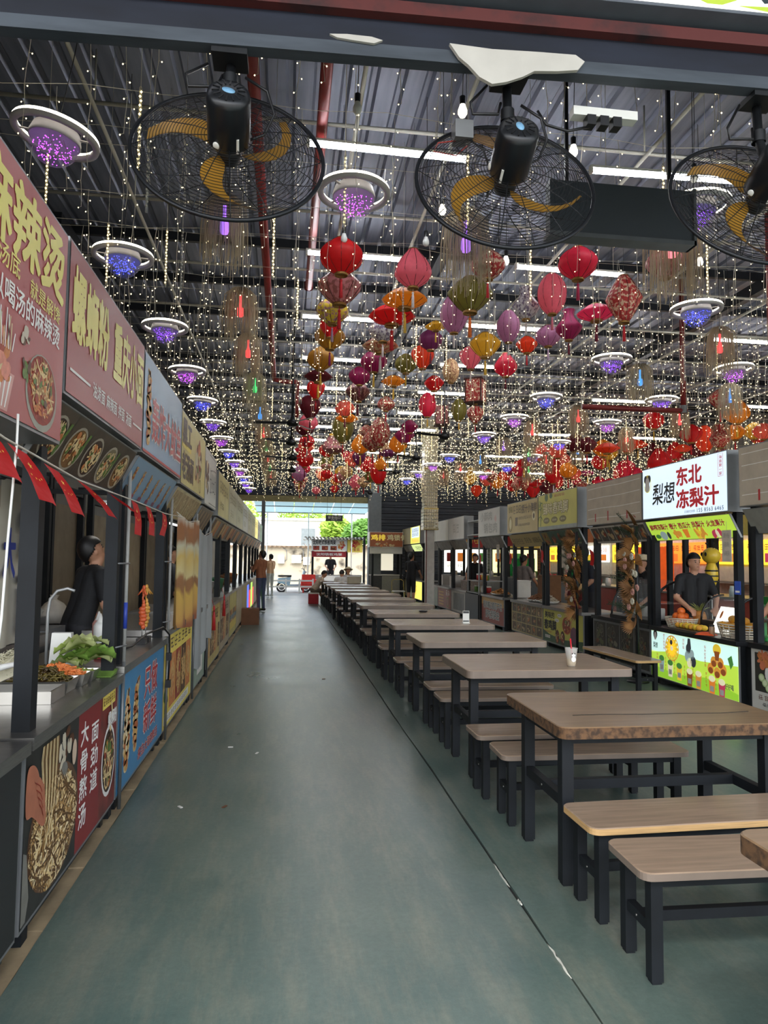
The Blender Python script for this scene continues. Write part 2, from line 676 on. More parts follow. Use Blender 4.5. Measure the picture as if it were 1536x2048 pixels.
pale = M('pale_conduit', (188, 184, 172), 0.45, 0.1, 0.12, 4)
rail_i = 0
RAILS_X = (-1.67, 0.53, 1.41, 3.23, 5.0, 6.8, 8.6, 10.4)
rails = thing('ceiling_rail_grid', 'pale steel conduit grid hung under the dark roof', 'rail grid', (0, 3, 5.3))
for x_ in RAILS_X:
    part(MB().tube([(x_, 3.0, 5.3), (x_, 16, 5.3), (x_, HALL_END - .3, 5.3)], 0.019, 6), 'long_rail', pale, rails)
y = 4.4
while y < HALL_END:
    part(MB().tube([(-2.7, y, 5.335), (5, y, 5.335), (12.5, y, 5.335)], 0.017, 6), 'cross_rail', pale, rails)
    for x_ in (-1.67, 3.23, 8.6):
        part(MB().tube([(x_, y, 5.35), (x_, y, ROOF_Z - 0.1)], 0.008, 5, pale), 'hanger_rod', pale, rails)
    y += 1.6

redpipe = M('red_fire_pipe', (128, 40, 38), 0.45, 0.1, 0.2, 5)
pp = thing('fire_pipe', 'red sprinkler pipe running under the roof above the aisle', 'pipe', (0.2, 4, 5.1))
part(MB().tube([(0.22, 3.1, 5.1), (0.22, 9.2, 5.1)], 0.045, 10), 'pipe_run', redpipe, pp)
part(MB().lathe([(0.056, -.05), (0.056, .05)], 12, (0.22, 9.2, 5.12)), 'coupling', redpipe, pp)
pp = thing('fire_pipe', 'red sprinkler pipe with an elbow and short drop beside the black fan rods', 'pipe', (-0.3, 7, 4.9))
part(MB().tube([(-0.3, 4.0, 4.95), (-0.3, 13.2, 4.95), (-0.3, 13.4, 4.9), (-0.12, 13.45, 4.88), (0.14, 13.45, 4.88)], 0.045, 10), 'pipe_run', redpipe, pp)
part(MB().tube([(0.14, 13.45, 4.9), (0.14, 13.45, 4.2)], 0.04, 10), 'pipe_drop', redpipe, pp)
pp = thing('fire_pipe', 'red sprinkler pipe dropping from the roof over the juice stalls', 'pipe', (5.9, 9.9, 3.8))
part(MB().tube([(5.9, 9.9, 5.85), (5.9, 9.9, 3.85)], 0.04, 10), 'pipe_drop', redpipe, pp)
part(MB().tube([(5.95, 9.9, 3.82), (4.3, 9.9, 3.82)], 0.04, 10), 'pipe_arm', redpipe, pp)
part(MB().lathe([(0.055, -.06), (0.055, .06)], 12, (5.9, 9.9, 3.84)), 'coupling', M('grey_coupling', (110, 112, 112), .4, .5), pp)
pp = thing('fire_pipe', 'dark red vertical pipe by the cropped ceiling fan cage', 'pipe', (5.15, 6.9, 3.9))
part(MB().tube([(5.15, 6.9, 5.85), (5.15, 6.9, 3.9)], 0.045, 10), 'pipe_drop', redpipe, pp)
part(MB().tube([(5.15, 6.9, 3.92), (6.4, 6.9, 3.92)], 0.045, 10), 'pipe_arm', redpipe, pp)

# ------------------------------------------------------------------ walls
wallm = M('grey_wall_panel', (128, 128, 122), 0.7, 0, 0.15, 1.5)
darkcor = M('dark_corrugated', (44, 50, 58), 0.5, 0.2, 0.15, 2)
struct(MB().box(-4.1, -4.0, 1.0, HALL_END, 0, ROOF_Z).build('wall_left', wallm))
struct(MB().box(13.6, 13.7, 1.0, HALL_END, 0, ROOF_Z).build('wall_right', wallm))
mb = MB()


def corr_wall(mb, x0, x1, z0, z1, y):
    z, pr = z0, []
    while z < z1 - 1e-6:
        pr += [(z, 0), (min(z1, z + 0.13), 0), (min(z1, z + 0.15), 0.05), (min(z1, z + 0.23), 0.05)]
        z += 0.25
    pr.append((z1, 0))
    vs, fs = [], []
    for zz, d in pr:
        vs += [(x0, y - d, zz), (x1, y - d, zz)]
    for i in range(len(pr) - 1):
        fs.append((2 * i, 2 * i + 1, 2 * i + 3, 2 * i + 2))
    mb.add(vs, fs)
    mb.box(x0, x1, y + .01, y + .06, z0, z1)


corr_wall(mb, 3.3, 13.6, 0, ROOF_Z, HALL_END)
corr_wall(mb, -2.4, 3.3, 3.9, ROOF_Z, HALL_END)
corr_wall(mb, -4.0, -2.4, 0, ROOF_Z, HALL_END)
struct(mb.build('wall_back', darkcor))
lint = struct(MB().box(-2.4, 3.3, HALL_END - .2, HALL_END - .06, 3.78, 4.02).build('trim_1', M('ochre_lintel', (150, 140, 96), 0.6, 0, .15)))
gcol = struct(MB().box(3.25, 3.75, HALL_END - .75, HALL_END - .25, 0, ROOF_Z).build('column_grey', M('grey_column', (104, 110, 112), 0.6, 0, .1)))
struct(MB().box(-1.02, -0.88, HALL_END - .3, HALL_END - .16, 0, 3.8).build('column_door', M('grey_column')))

# white column wrapped in gold mesh
wc = thing('wrapped_column', 'white steel column wrapped in gold sequin netting behind the tables', 'column', (4.22, 20.8, 0))
part(MB().box(4.10, 4.34, 20.68, 20.92, 0, ROOF_Z), 'shaft', M('white_column_paint', (206, 204, 196), 0.5, 0, .08), wc)
part(MB().box(4.07, 4.10, 20.63, 20.66, 0, 3.2), 'red_pipe', M('brown_red_pipe', (112, 60, 50), .5), wc)
seq = two_tone('gold_sequin', (176, 158, 108), (232, 226, 200), 60, 0.3, .45, .6, 'VORONOI')
mb = MB()
for z0_ in range(0, 33):
    z_ = 2.42 + z0_ * 0.1
    w_ = 0.21 if z_ < 3.0 else 0.19
    for k in range(6):
        x_ = 4.22 - w_ + k * w_ / 3
        mb.box(x_ + .004, x_ + w_ / 3 - .004, 20.8 - w_ - .02, 20.8 - w_, z_, z_ + .085)
        mb.box(4.22 - w_ - .02, 4.22 - w_, 20.8 - w_ + k * w_ / 3 + .004, 20.8 - w_ + (k + 1) * w_ / 3 - .004, z_, z_ + .085)
nt_ = part(mb, 'sequin_netting', seq, wc)
nt_['kind'] = 'stuff'
for z_ in (2.4, 3.0, 4.2):
    part(MB().box(4.0, 4.44, 20.58, 21.02, z_, z_ + .05), 'gold_band', M('gold_band', (170, 150, 90), .35, .5), wc)

# ------------------------------------------------------------------ entrance beam over the camera end
TILT = 0.026


def tz(x):
    return TILT * (x + 1.12)


fasc = M('dark_blue_fascia', (26, 31, 44), 0.5, 0.1, 0.35, 2.5, stretch=(1, 4, 4))
lip = M('grey_fascia_lip', (70, 77, 86), 0.5, 0.1, 0.25, 3, stretch=(1, 6, 6))
rust = two_tone('rusty_red_rail', (92, 40, 38), (44, 32, 34), 3.5, 0.7, .5, .62, bump=.3)


def xbeam(mb, x0, x1, y0, y1, z0, z1):
    mb.hexa([(x0, y0, z0 + tz(x0)), (x1, y0, z0 + tz(x1)), (x1, y1, z0 + tz(x1)), (x0, y1, z0 + tz(x0)),
             (x0, y0, z1 + tz(x0)), (x1, y0, z1 + tz(x1)), (x1, y1, z1 + tz(x1)), (x0, y1, z1 + tz(x0))])
    return mb


beam = xbeam(MB(), -4.5, 10, 2.78, 2.82, 3.60, 3.83).build('beam_entrance', fasc)
struct(beam)
part(xbeam(MB(), -4.5, 10, 2.74, 2.80, 3.545, 3.60), 'lip', lip, beam)
part(xbeam(MB(), -4.5, 10, 2.765, 2.79, 3.60, 3.612), 'seam_strip', purl, beam)
part(xbeam(MB(), -4.5, 10, 2.735, 2.79, 3.735, 3.79), 'rust_rail', rust, beam)
part(xbeam(MB(), -4.5, 10, 2.79, 2.83, 3.83, 6.2), 'upper_cladding', fasc, beam)
torn = M('torn_gypsum', (196, 192, 184), 0.85, 0, .08, 6)
pl = [(0.62, 3.655), (0.80, 3.65), (1.0, 3.66), (1.16, 3.665), (1.2, 3.64), (1.17, 3.60), (1.08, 3.585), (0.98, 3.575), (0.93, 3.545), (0.86, 3.515), (0.80, 3.50), (0.745, 3.525), (0.70, 3.57), (0.66, 3.6)]
mb = MB()
n_ = len(pl)
mb.add([(x, 2.715, z + .0) for x, z in pl] + [(x, 2.732, z) for x, z in pl], [tuple(range(n_)), tuple(range(2 * n_ - 1, n_ - 1, -1))] + [(i, i + n_, (i + 1) % n_ + n_, (i + 1) % n_) for i in range(n_)])
part(mb, 'torn_board', torn, beam, label='torn white board hanging off the beam')
mb = MB()
pl = [(0.13, 3.648), (0.2, 3.655), (0.3, 3.655), (0.345, 3.645), (0.31, 3.628), (0.22, 3.632), (0.16, 3.636)]
n_ = len(pl)
mb.add([(x, 2.727, z) for x, z in pl] + [(x, 2.738, z) for x, z in pl], [tuple(range(n_)), tuple(range(2 * n_ - 1, n_ - 1, -1))] + [(i, i + n_, (i + 1) % n_ + n_, (i + 1) % n_) for i in range(n_)])
part(mb, 'torn_board', torn, beam)

# backlit fascia sign over the entrance; only its lower corner shows
fs_ = thing('fascia_lightbox', 'backlit fruit-print signboard above the entrance beam', 'sign', (4, 2.7, 3.9))
part(xbeam(MB(), -0.5, 8, 2.665, 2.77, 3.815, 5.0), 'cabinet', M('slate_cabinet', (96, 102, 112), .5), fs_)
lw = M('lit_white_print', (245, 245, 240), .5, 0, 0, es=0.61)
ly = M('lit_yellow_print', (245, 214, 80), .5, 0, 0, es=0.50)
lg = M('lit_green_print', (160, 180, 60), .5, 0, 0, es=0.44)
lo_ = M('lit_orange_print', (230, 130, 50), .5, 0, 0, es=0.44)
ld = M('lit_slate_print', (50, 62, 70), .5, 0, 0)
pr_ = Print((-0.5, 2.664, 3.815 + tz(-.5)), (1, 0, TILT), (0, 0, 1))
pr_.rect(0, 0.012, 8.4, 1.1, lw, 1)
for k in range(4):
    a_ = 2.16 + k * 1.6
    pr_.ell(a_ + 0.10, 0.34, 0.24, 0.315, lg, 2)
    pr_.ell(a_ + .04, .38, .1, .2, ly, 2.2)
    pr_.ell(a_ + 0.56, 0.38, .27, .34, ly, 2.4)
    pr_.ell(a_ + 0.86, 0.45, .26, .37, lo_, 2.8)
    pr_.ell(a_ + 1.24, .62, .2, .3, lg, 2.3)
    pr_.ell(a_ + .5, .85, .3, .16, lg, 2.9)
    pr_.poly([(a_ + .26, .13), (a_ + .30, .13), (a_ + .36, .055), (a_ + .33, .05)], ld, 3)
    pr_.poly([(a_ + .2, .03), (a_ + .4, .04), (a_ + .62, .018), (a_ + .35, .014)], lg, 3)
o_ = pr_.build('printed_face', fs_)
o_.matrix_parent_inverse = wl(fs_).inverted()
# unseen canopy, added to keep direct sun off the entrance floor
struct(MB().box(-6, 12, -1.6, 2.6, 5.2, 5.3).build('ceiling_sun_block', M('sun_block_sheet', (104, 106, 110), .6)))


# ------------------------------------------------------------------ stalls
panelback = M('plywood_back', (150, 136, 112), 0.7, 0, .15, 4)


class Stall:
    """one market stall: posts, sign box, slanted menu board, counter; side -1 faces +X, side +1 faces -X"""

    def __init__(s, side, X, y0, y1, label, zt=2.84, zb=2.2, ch=0.84, signm=None, frame=None, group=None, menu=True, menum=None, frontm=None, depth=1.6,
                 sdep=0.26, topm=None, name='food_stall', counter=True, cset=0.09, post=None, back=True, posts=None):
        s.side, s.X, s.y0, s.y1, s.zt, s.zb, s.ch = side, X, y0, y1, zt, zb, ch
        s.W = y1 - y0 - 0.012
        g = -side                          # +1: front faces +X
        s.g = g
        s.root = thing(name, label, 'food stall', (X - g * 0.5, (y0 + y1) / 2, 0), 0, group)
        post = post or darkpost
        frame = frame or greyal
        pin, pw = 0.11, 0.072
        for yy in (posts or (y0 + 0.06, y1 - 0.06)):
            for dx in (pin + pw / 2, depth):
                part(MB().box(X - g * dx - pw / 2, X - g * dx + pw / 2, yy - pw / 2, yy + pw / 2, 0, zb + 0.25), 'post', post, s.root)
        for dx in (pin + pw / 2, depth):
            part(MB().box(X - g * dx - .03, X - g * dx + .03, y0 + .11, y1 - .11, zb + .12, zb + .2), 'top_rail', post, s.root)
        if back and side < 0:
            part(MB().box(X - g * (depth + .06), X - g * (depth + .04), y0 + .01, y1 - .01, 0.0, zb), 'back_panel', back if back is not True else panelback, s.root)
        # sign box
        xa, xb = sorted((X - g * 0.003, X - g * sdep))
        s.sign = part(MB().box(xa, xb, y0 + 0.004, y1 - 0.004, zb, zt), 'sign_box', frame, s.root)
        s.sp = s.mkprint(X, zb)
        if signm:
            s.sp.rect(0.008, 0.012, s.W - .008, zt - zb - .012, signm, 0.6)
        # slanted menu board under the sign
        s.mp = None
        if menu:
            zm0, zm1 = zb - 0.27, zb - 0.02
            xt, xo = X - g * 0.02, X - g * 0.15
            a0, a1 = y0 + .02, y1 - .02
            th = 0.025
            if g > 0:
                p = [(xo - th, a0, zm0), (xo, a0, zm0), (xo, a1, zm0), (xo - th, a1, zm0), (xt - th, a0, zm1), (xt, a0, zm1), (xt, a1, zm1), (xt - th, a1, zm1)]
            else:
                p = [(xo, a0, zm0), (xo + th, a0, zm0), (xo + th, a1, zm0), (xo, a1, zm0), (xt, a0, zm1), (xt + th, a0, zm1), (xt + th, a1, zm1), (xt, a1, zm1)]
            s.menu = part(MB().hexa(p), 'menu_board', frame, s.root)
            v = Vector((xt - xo, 0, zm1 - zm0))
            s.mh = v.length
            s.mp = Print((xo, a0 if g > 0 else a1, zm0), (0, g, 0), v)
            s.mw = a1 - a0
            if menum:
                s.mp.rect(0.006, 0.006, s.mw - .006, s.mh - .006, menum, 0.6)
        s.cp = None
        if counter:
            xc = X - g * cset
            s.xc = xc
            x1 = X - g * 0.75
            xa, xb = sorted((xc - g * 0.004, x1))
            s.counter = part(MB().box(xa, xb, y0 + .12, y1 - .12, 0.07, ch - 0.05), 'counter', blackm, s.root)
            xa, xb = sorted((xc + g * 0.03, x1))
            s.top = part(MB().box(xa, xb, y0 + .005, y1 - .005, ch - 0.05, ch), 'counter_top', topm or steel, s.root)
            for yy in (y0 + .16, y1 - .16):
                part(MB().box(xa + .06, xb - .06, yy - .025, yy + .025, 0.0, 0.07), 'foot', blackm, s.counter)
            a0, a1 = y0 + .01, y1 - .01
            s.cw = a1 - a0
            s.chh = ch - 0.05 - 0.09
            xa, xb = sorted((xc, xc - g * 0.02))
            s.front = part(MB().box(xa, xb, a0, a1, 0.085, ch - 0.052), 'front_panel', frame, s.root)
            s.cp = Print((xc, a0 if g > 0 else a1, 0.09), (0, g, 0), (0, 0, 1))
            if frontm:
                s.cp.rect(0.008, 0.008, s.cw - .008, s.chh - .008, frontm, 0.6)

    def mkprint(s, X, z):
        a0 = s.y0 + 0.006 if s.g > 0 else s.y1 - 0.006
        return Print((X, a0, z), (0, s.g, 0), (0, 0, 1))

    def done(s):
        for p, par, nm in ((s.sp, s.sign, 'sign_print'), (s.mp, getattr(s, 'menu', None), 'menu_print'), (s.cp, getattr(s, 'front', None), 'front_print')):
            if p and p.mb.f:
                o = p.build(nm, par)
                o.matrix_parent_inverse = wl(par).inverted()
        return s


LX = -0.90
signred = M('sign_red', (158, 70, 68), 0.38, 0, 0.06, 2)
signred2 = M('sign_deep_red', (138, 44, 42), 0.38, 0, 0.06, 2)
signblue = M('sign_sky_blue', (120, 152, 178), 0.38, 0, 0.08, 2)
signyel = M('sign_cream_yellow', (205, 190, 120), 0.45, 0, 0.1, 3)
signbeige = M('sign_beige', (196, 188, 152), 0.45, 0, 0.08, 3)
signwhite = M('sign_faded_white', (206, 204, 196), 0.45, 0, 0.06, 3)
goldtxt = M('gold_lettering', (222, 210, 110), 0.4, 0, 0.05, 9)
menudark = M('menu_dark_grey', (62, 58, 52), 0.45, 0, 0.2, 6)
meat = [M('food_red', (150, 62, 42), .5, 0, .25, 40), M('food_orange', (196, 120, 66), .5, 0, .25, 40), M('food_green', (86, 112, 50), .5, 0, .25, 40), M('food_cream', (206, 184, 140), .5, 0, .2, 40), M('food_brown', (84, 52, 32), .5, 0, .3, 40)]
veg = [meat[2], meat[1], meat[0]]

# L1: red sign of the nearest stall on the aisle's shop side
s = Stall(-1, LX, 1.32, 2.955, 'stall with tall red hot-pot sign beside the entrance beam', posts=(1.4,), zt=2.84, zb=1.985, ch=0.83, signm=signred, menu=False, frontm=M('dark_front', (26, 28, 30), .4))
p, H = s.sp, s.zt - s.zb
p.text('麻辣烫', 0.77, H - .315, 1.585, H - .03, goldtxt, .03)
p.text('浓郁汤底', 0.76, H - .385, 1.13, H - .30, goldtxt, .012)
p.text('就是解馋', 1.22, H - .40, 1.55, H - .325, goldtxt, .012)
p.text('可以喝汤的麻辣烫', 0.82, H - .495, 1.555, H - .40, inkwhite, .018)
p.poly([(.80, .15), (1.12, .15), (1.07, .02), (.86, .02)], M('pink_bowl', (200, 150, 140), .5), 1.2)
for k in range(8):
    p.poly([(.815 + k * .038, .14), (.828 + k * .038, .14), (.87 + k * .026, .03), (.862 + k * .026, .03)], inkwhite, 1.6)
p.blobs(.96, .20, .16, .10, [meat[0], meat[1], meat[3], M('food_pink', (206, 130, 110), .5, 0, .2, 30)], 46, .034, 1.8, 3)
for k in range(16):
    a = .86 + k * .015
    p.stroke([(a, .22), (a + rnd.uniform(-.03, .03), .31 + rnd.uniform(-.03, .04))], .007, [meat[3], inkwhite][k % 2], 2.8)
p.ell(1.385, .15, .165, .14, M('grey_bowl', (150, 146, 132), .5), 1.2)
p.ell(1.385, .16, .15, .125, redsoup, 1.7)
p.noodles(1.385, .165, .135, .115, [meat[1], meat[0], noodlec, noodles3[2]], 60, .009, 2.2, seed=8)
p.blobs(1.385, .17, .12, .10, [meat[0], meat[1], meat[4], meat[2]], 22, .018, 3.2, 5)
p.blobs(1.22, .20, .05, .04, [meat[2], meat[4]], 9, .02, 2, 6)
p.blobs(1.20, .30, .045, .03, [M('clam', (190, 180, 160), .5), meat[4]], 7, .02, 2, 9)
s.done()

# L2: red noodle stall
s = Stall(-1, LX, 2.97, 4.515, 'red noodle stall with photo menu board and noodle-pulling counter poster', posts=(3.11, 4.50), zt=2.85, zb=2.20, ch=0.835, signm=signred2, menum=menudark, frontm=inkblack)
p, H = s.sp, s.zt - s.zb
p.text('螺蛳粉', 0.05, H - .40, .66, H - .06, goldtxt, .035)
p.text('重庆小面', 0.76, H - .40, 1.51, H - .06, goldtxt, .035)
p.text('油泼面 麻辣面 拌面 汤面', 0.40, .075, 1.22, .155, inkwhite, .015)
p.stroke([(.05, .115), (.36, .115)], .012, inkwhite, 2)
p.stroke([(1.26, .115), (1.5, .115)], .012, inkwhite, 2)
q = s.mp
for k in range(5):
    x0 = .01 + k * .297
    q.rect(x0 + .004, .012, x0 + .29, s.mh - .012, M('menu_brown', (70, 58, 46), .5, 0, .3, 6), 1)
    q.bowl(x0 + .147, .125, .125, .112, M('menu_bowl', (160, 150, 132), .5), [darksoup, M('oil_soup', (120, 84, 44), .5), darksoup, M('pale_soup', (120, 110, 84), .5), M('oil_soup')][k], [meat[2], meat[3], meat[1], meat[4]], noodlec, seed=30 + k, n=18, l=1.5)
    if k in (0, 1, 3):
        q.poly([(x0 + .2, .06), (x0 + .225, .06), (x0 + .27, .22), (x0 + .24, .22)], meat[2], 5)
q = s.cp
q.rect(.01, .01, .72, s.chh - .01, M('poster_black', (34, 34, 32), .42, 0, .5, 9), 1)
q.rect(.72, .01, 1.14, s.chh - .01, M('poster_red', (128, 32, 34), .42, 0, .08, 5), 1)
q.rect(1.14, .01, s.cw - .01, s.chh - .01, M('poster_maroon', (112, 40, 34), .42, 0, .6, 7), 1)
q.ell(.40, .275, .345, .255, M('poster_bowl', (96, 66, 44), .45, 0, .3, 9), 1.4)
q.ell(.40, .27, .32, .235, M('poster_bowl_in', (60, 44, 30), .45), 1.7)
q.noodles(.39, .265, .33, .24, noodles3 + [noodles3[3]], 240, .010, 2.1, .45, 77, 11)
for k in range(20):
    x = .20 + k * .009
    q.stroke([(x + .10 * math.sin(k), .22), (x + .01, .38), (x + .005 + k * .001, .50), (x - .02 + k * .003, .60), (x - .005 + k * .002, .66)], .007, noodles3[k % 4], 3.4 + k * .02)
handm = M('poster_hand', (170, 104, 78), .45, 0, .2, 8)
q.smooth([(.012, .60), (.07, .62), (.13, .585), (.16, .53), (.165, .47), (.19, .43), (.235, .405), (.25, .37), (.245, .335), (.22, .33), (.18, .35), (.13, .385), (.08, .415), (.01, .44)], handm, 4)
for k in range(4):
    q.stroke([(.10 + k * .02, .56 - k * .035), (.16 + k * .012, .53 - k * .035), (.205 + k * .008, .49 - k * .035), (.215 + k * .008, .46 - k * .035)], .03, handm, 4.4 + k * .2)
    q.stroke([(.10 + k * .02, .543 - k * .035), (.16 + k * .012, .513 - k * .035), (.19 + k * .008, .48 - k * .035)], .004, redsoup, 5.4)
q.poly([(.01, .30), (.05, .28), (.09, .10), (.06, .02), (.01, .02)], inkgrey, 2)
q.blobs(.52, .56, .13, .10, [M('garlic', (196, 186, 164), .5), inkgrey, meat[4]], 12, .04, 2, 12)
q.ell(.65, .52, .035, .06, M('egg', (206, 182, 158), .5), 3)
q.text('大骨熬汤', .755, .10, .90, .64, inkwhite, .02, 2, True)
q.text('面劲道', .95, .22, 1.10, .60, inkwhite, .02, 2, True)
q.bowl(1.34, .29, .155, .20, inkwhite, darksoup, [meat[0], meat[1], meat[2], meat[4]], noodlec, 91, 30, 1.6)
q.stroke([(1.36, .44), (1.33, .52), (1.38, .56), (1.36, .62)], .03, noodlec, 4)
q.rect(1.17, .60, 1.46, .68, inkyellow, 2)
q.scrib(6, 1.18, .615, 1.45, .665, inkbrown, 3, 8)
q.text('螺蛳粉', 1.28, .48, 1.49, .575, inkwhite, .03, 5)
s.done()
L2 = s

# L3: blue squid stall
s = Stall(-1, LX, 4.525, 6.13, 'sky blue fried squid stall with skewer poster on its counter', posts=(4.66, 6.14), zt=2.84, zb=2.19, ch=0.875, signm=signblue, menum=signblue, frontm=M('poster_blue', (62, 128, 172), .42, 0, .06, 5))
p, H = s.sp, s.zt - s.zb
squid = [M('squid_gold', (206, 160, 92), .5, 0, .2, 40), M('squid_rust', (172, 96, 52), .5, 0, .25, 40), M('squid_pale', (226, 206, 164), .5, 0, .1, 30)]


def squid_skewer(P, cx, y0, y1, w, seed, l=2, outline=None):
    r = random.Random(seed)
    n = 9
    for k in range(n):
        y = y0 + (y1 - y0) * (k + .5) / n
        ww = w * (0.5 + .6 * math.sin(PI * (k + 1) / (n + 1)))
        hh = (y1 - y0) / n * .75
        if outline:
            P.ell(cx + r.uniform(-.1, .1) * w, y, ww * 1.15, hh * 1.2, outline, l, 10)
        P.ell(cx + r.uniform(-.15, .15) * w, y, ww, hh, squid[k % 2], l + .4, 10, r.uniform(-.5, .5))
        P.ell(cx + r.uniform(-.4, .4) * w, y + hh * .2, ww * .45, hh * .5, squid[r.choice((0, 1, 2))], l + .9, 8, r.uniform(-.9, .9))
    for k in range(4):
        x = cx + r.uniform(-.6, .6) * w
        P.stroke([(x, y1 - (y1 - y0) * .15), (x + r.uniform(-1, 1) * w, y1), (x + r.uniform(-1, 1) * w, y1 + (y1 - y0) * .12)], w * .25, squid[k % 3], l + .3)


squid_skewer(p, .16, .08, .50, .085, 5)
p.text('轰炸大鱿鱼', 0.27, .12, 1.56, .44, inkwhite, .055, 2)
p.text('轰炸大鱿鱼', 0.27, .12, 1.56, .44, M('sign_letter_red', (176, 60, 62), .45), .025, 3)
p.rect(.008, .012, s.W - .008, .03, M('sign_letter_red'), 1.2)
for k in range(6):
    squid_skewer(s.mp, .14 + k * .25, .05, .20, .035, 40 + k, 1.5)
    s.mp.text('鱿鱼', .06 + k * .25, .012, .16 + k * .25, .05, inkred, .015, 3)
q = s.cp
squid_skewer(q, .26, .10, .55, .085, 60, 1.5, squid[2])
squid_skewer(q, .52, .16, .58, .075, 61, 1.5, squid[2])
q.text('只做', .78, .43, 1.30, .68, inkwhite, .05, 2)
q.text('只做', .78, .43, 1.30, .68, inkred, .02, 3)
q.text('新鲜', .78, .18, 1.30, .42, inkwhite, .05, 2)
q.text('新鲜', .78, .18, 1.30, .42, inkred, .02, 3)
q.text('来自大海的鲜活', .62, .05, 1.36, .14, inkwhite, .045, 2)
q.text('来自大海的鲜活', .62, .05, 1.36, .14, inkred, .015, 3)
s.done()
L3 = s

# L4: yellow noodle stall behind a printed curtain
s = Stall(-1, LX, 6.14, 7.90, 'cream and yellow noodle stall half covered by a printed curtain', posts=(6.30, 7.86), zt=2.80, zb=2.16, ch=0.93, signm=signyel, menum=M('menu_cream', (196, 182, 140), .5, 0, .2, 5), frontm=inkyellow)
p, H = s.sp, s.zt - s.zb
p.rect(.02, .33, .60, .37, inkyellow, 1.2)
p.text('黑工', .04, .36, .62, .61, M('letter_brown', (84, 66, 54), .5), .045)
p.text('老汤面', .04, .06, .80, .32, M('letter_brown'), .045)
p.blobs(1.15, .32, .28, .24, meat + [signbeige], 60, .06, 1.5, 21)
p.ring(1.3, .1, .07, .07, .012, M('letter_brown'), 3)
for k in range(4):
    s.mp.rect(.04 + k * .42, .03, .42 + k * .42, s.mh - .03, M('menu_tan', (170, 146, 108), .5, 0, .4, 12), 1.2)
    s.mp.noodles(.23 + k * .42, .13, .17, .09, M('menu_cream'), 12, .012, 2, seed=k)
q = s.cp
q.rect(.02, .62, s.cw - .02, s.chh - .02, inkyellow, 1)
q.scrib(7, .06, .64, s.cw - .12, s.chh - .04, M('letter_brown'), 2, 9)
for k in range(4):
    q.rect(.30 + k * .34, .14, .62 + k * .34, .60, meat[(1, 0, 4, 1)[k]], 1.3)
    q.noodles(.46 + k * .34, .37, .14, .21, inktan, 24, .02, 2, seed=60 + k)
q.blobs(.15, .35, .1, .2, [meat[2], meat[3], inkblack], 16, .05, 2, 70)
q.rect(.05, .04, s.cw - .2, .11, inkwhite, 1.4)
q.scrib(12, .07, .05, s.cw - .3, .1, inkgrey, 2.4, 5)
s.done()

# L5: white sign with a grey dust cloth
s = Stall(-1, LX, 7.91, 9.16, 'white signed stall closed off by a grey dust cloth', zt=2.76, zb=2.12, ch=0.95, signm=signwhite, menum=M('menu_stripe', (120, 110, 96), .5, 0, .4, 14), frontm=M('front_greenwhite', (150, 168, 150), .5, 0, .3, 4))
p, H = s.sp, s.zt - s.zb
p.blobs(.22, .32, .18, .22, [meat[4], meat[3], inkgrey], 20, .07, 1.3, 31)
p.stroke([(.42, H - .04), (1.2, H - .04), (1.2, .04), (.42, .04)], .012, inkgrey, 1.5)
p.scrib(4, .46, .12, 1.16, .52, M('letter_dark', (70, 76, 74), .5), 2, 3)
for k in range(9):
    s.mp.stroke([(.05 + k * .13, .02), (.09 + k * .13, .24)], .03, inkbrown if k % 2 else inktan, 1.4)
q = s.cp
q.rect(.5, .1, 1.0, .6, inkwhite, 1.2)
q.scrib(3, .58, .3, .95, .5, inkgreen, 2, 2)
s.done()

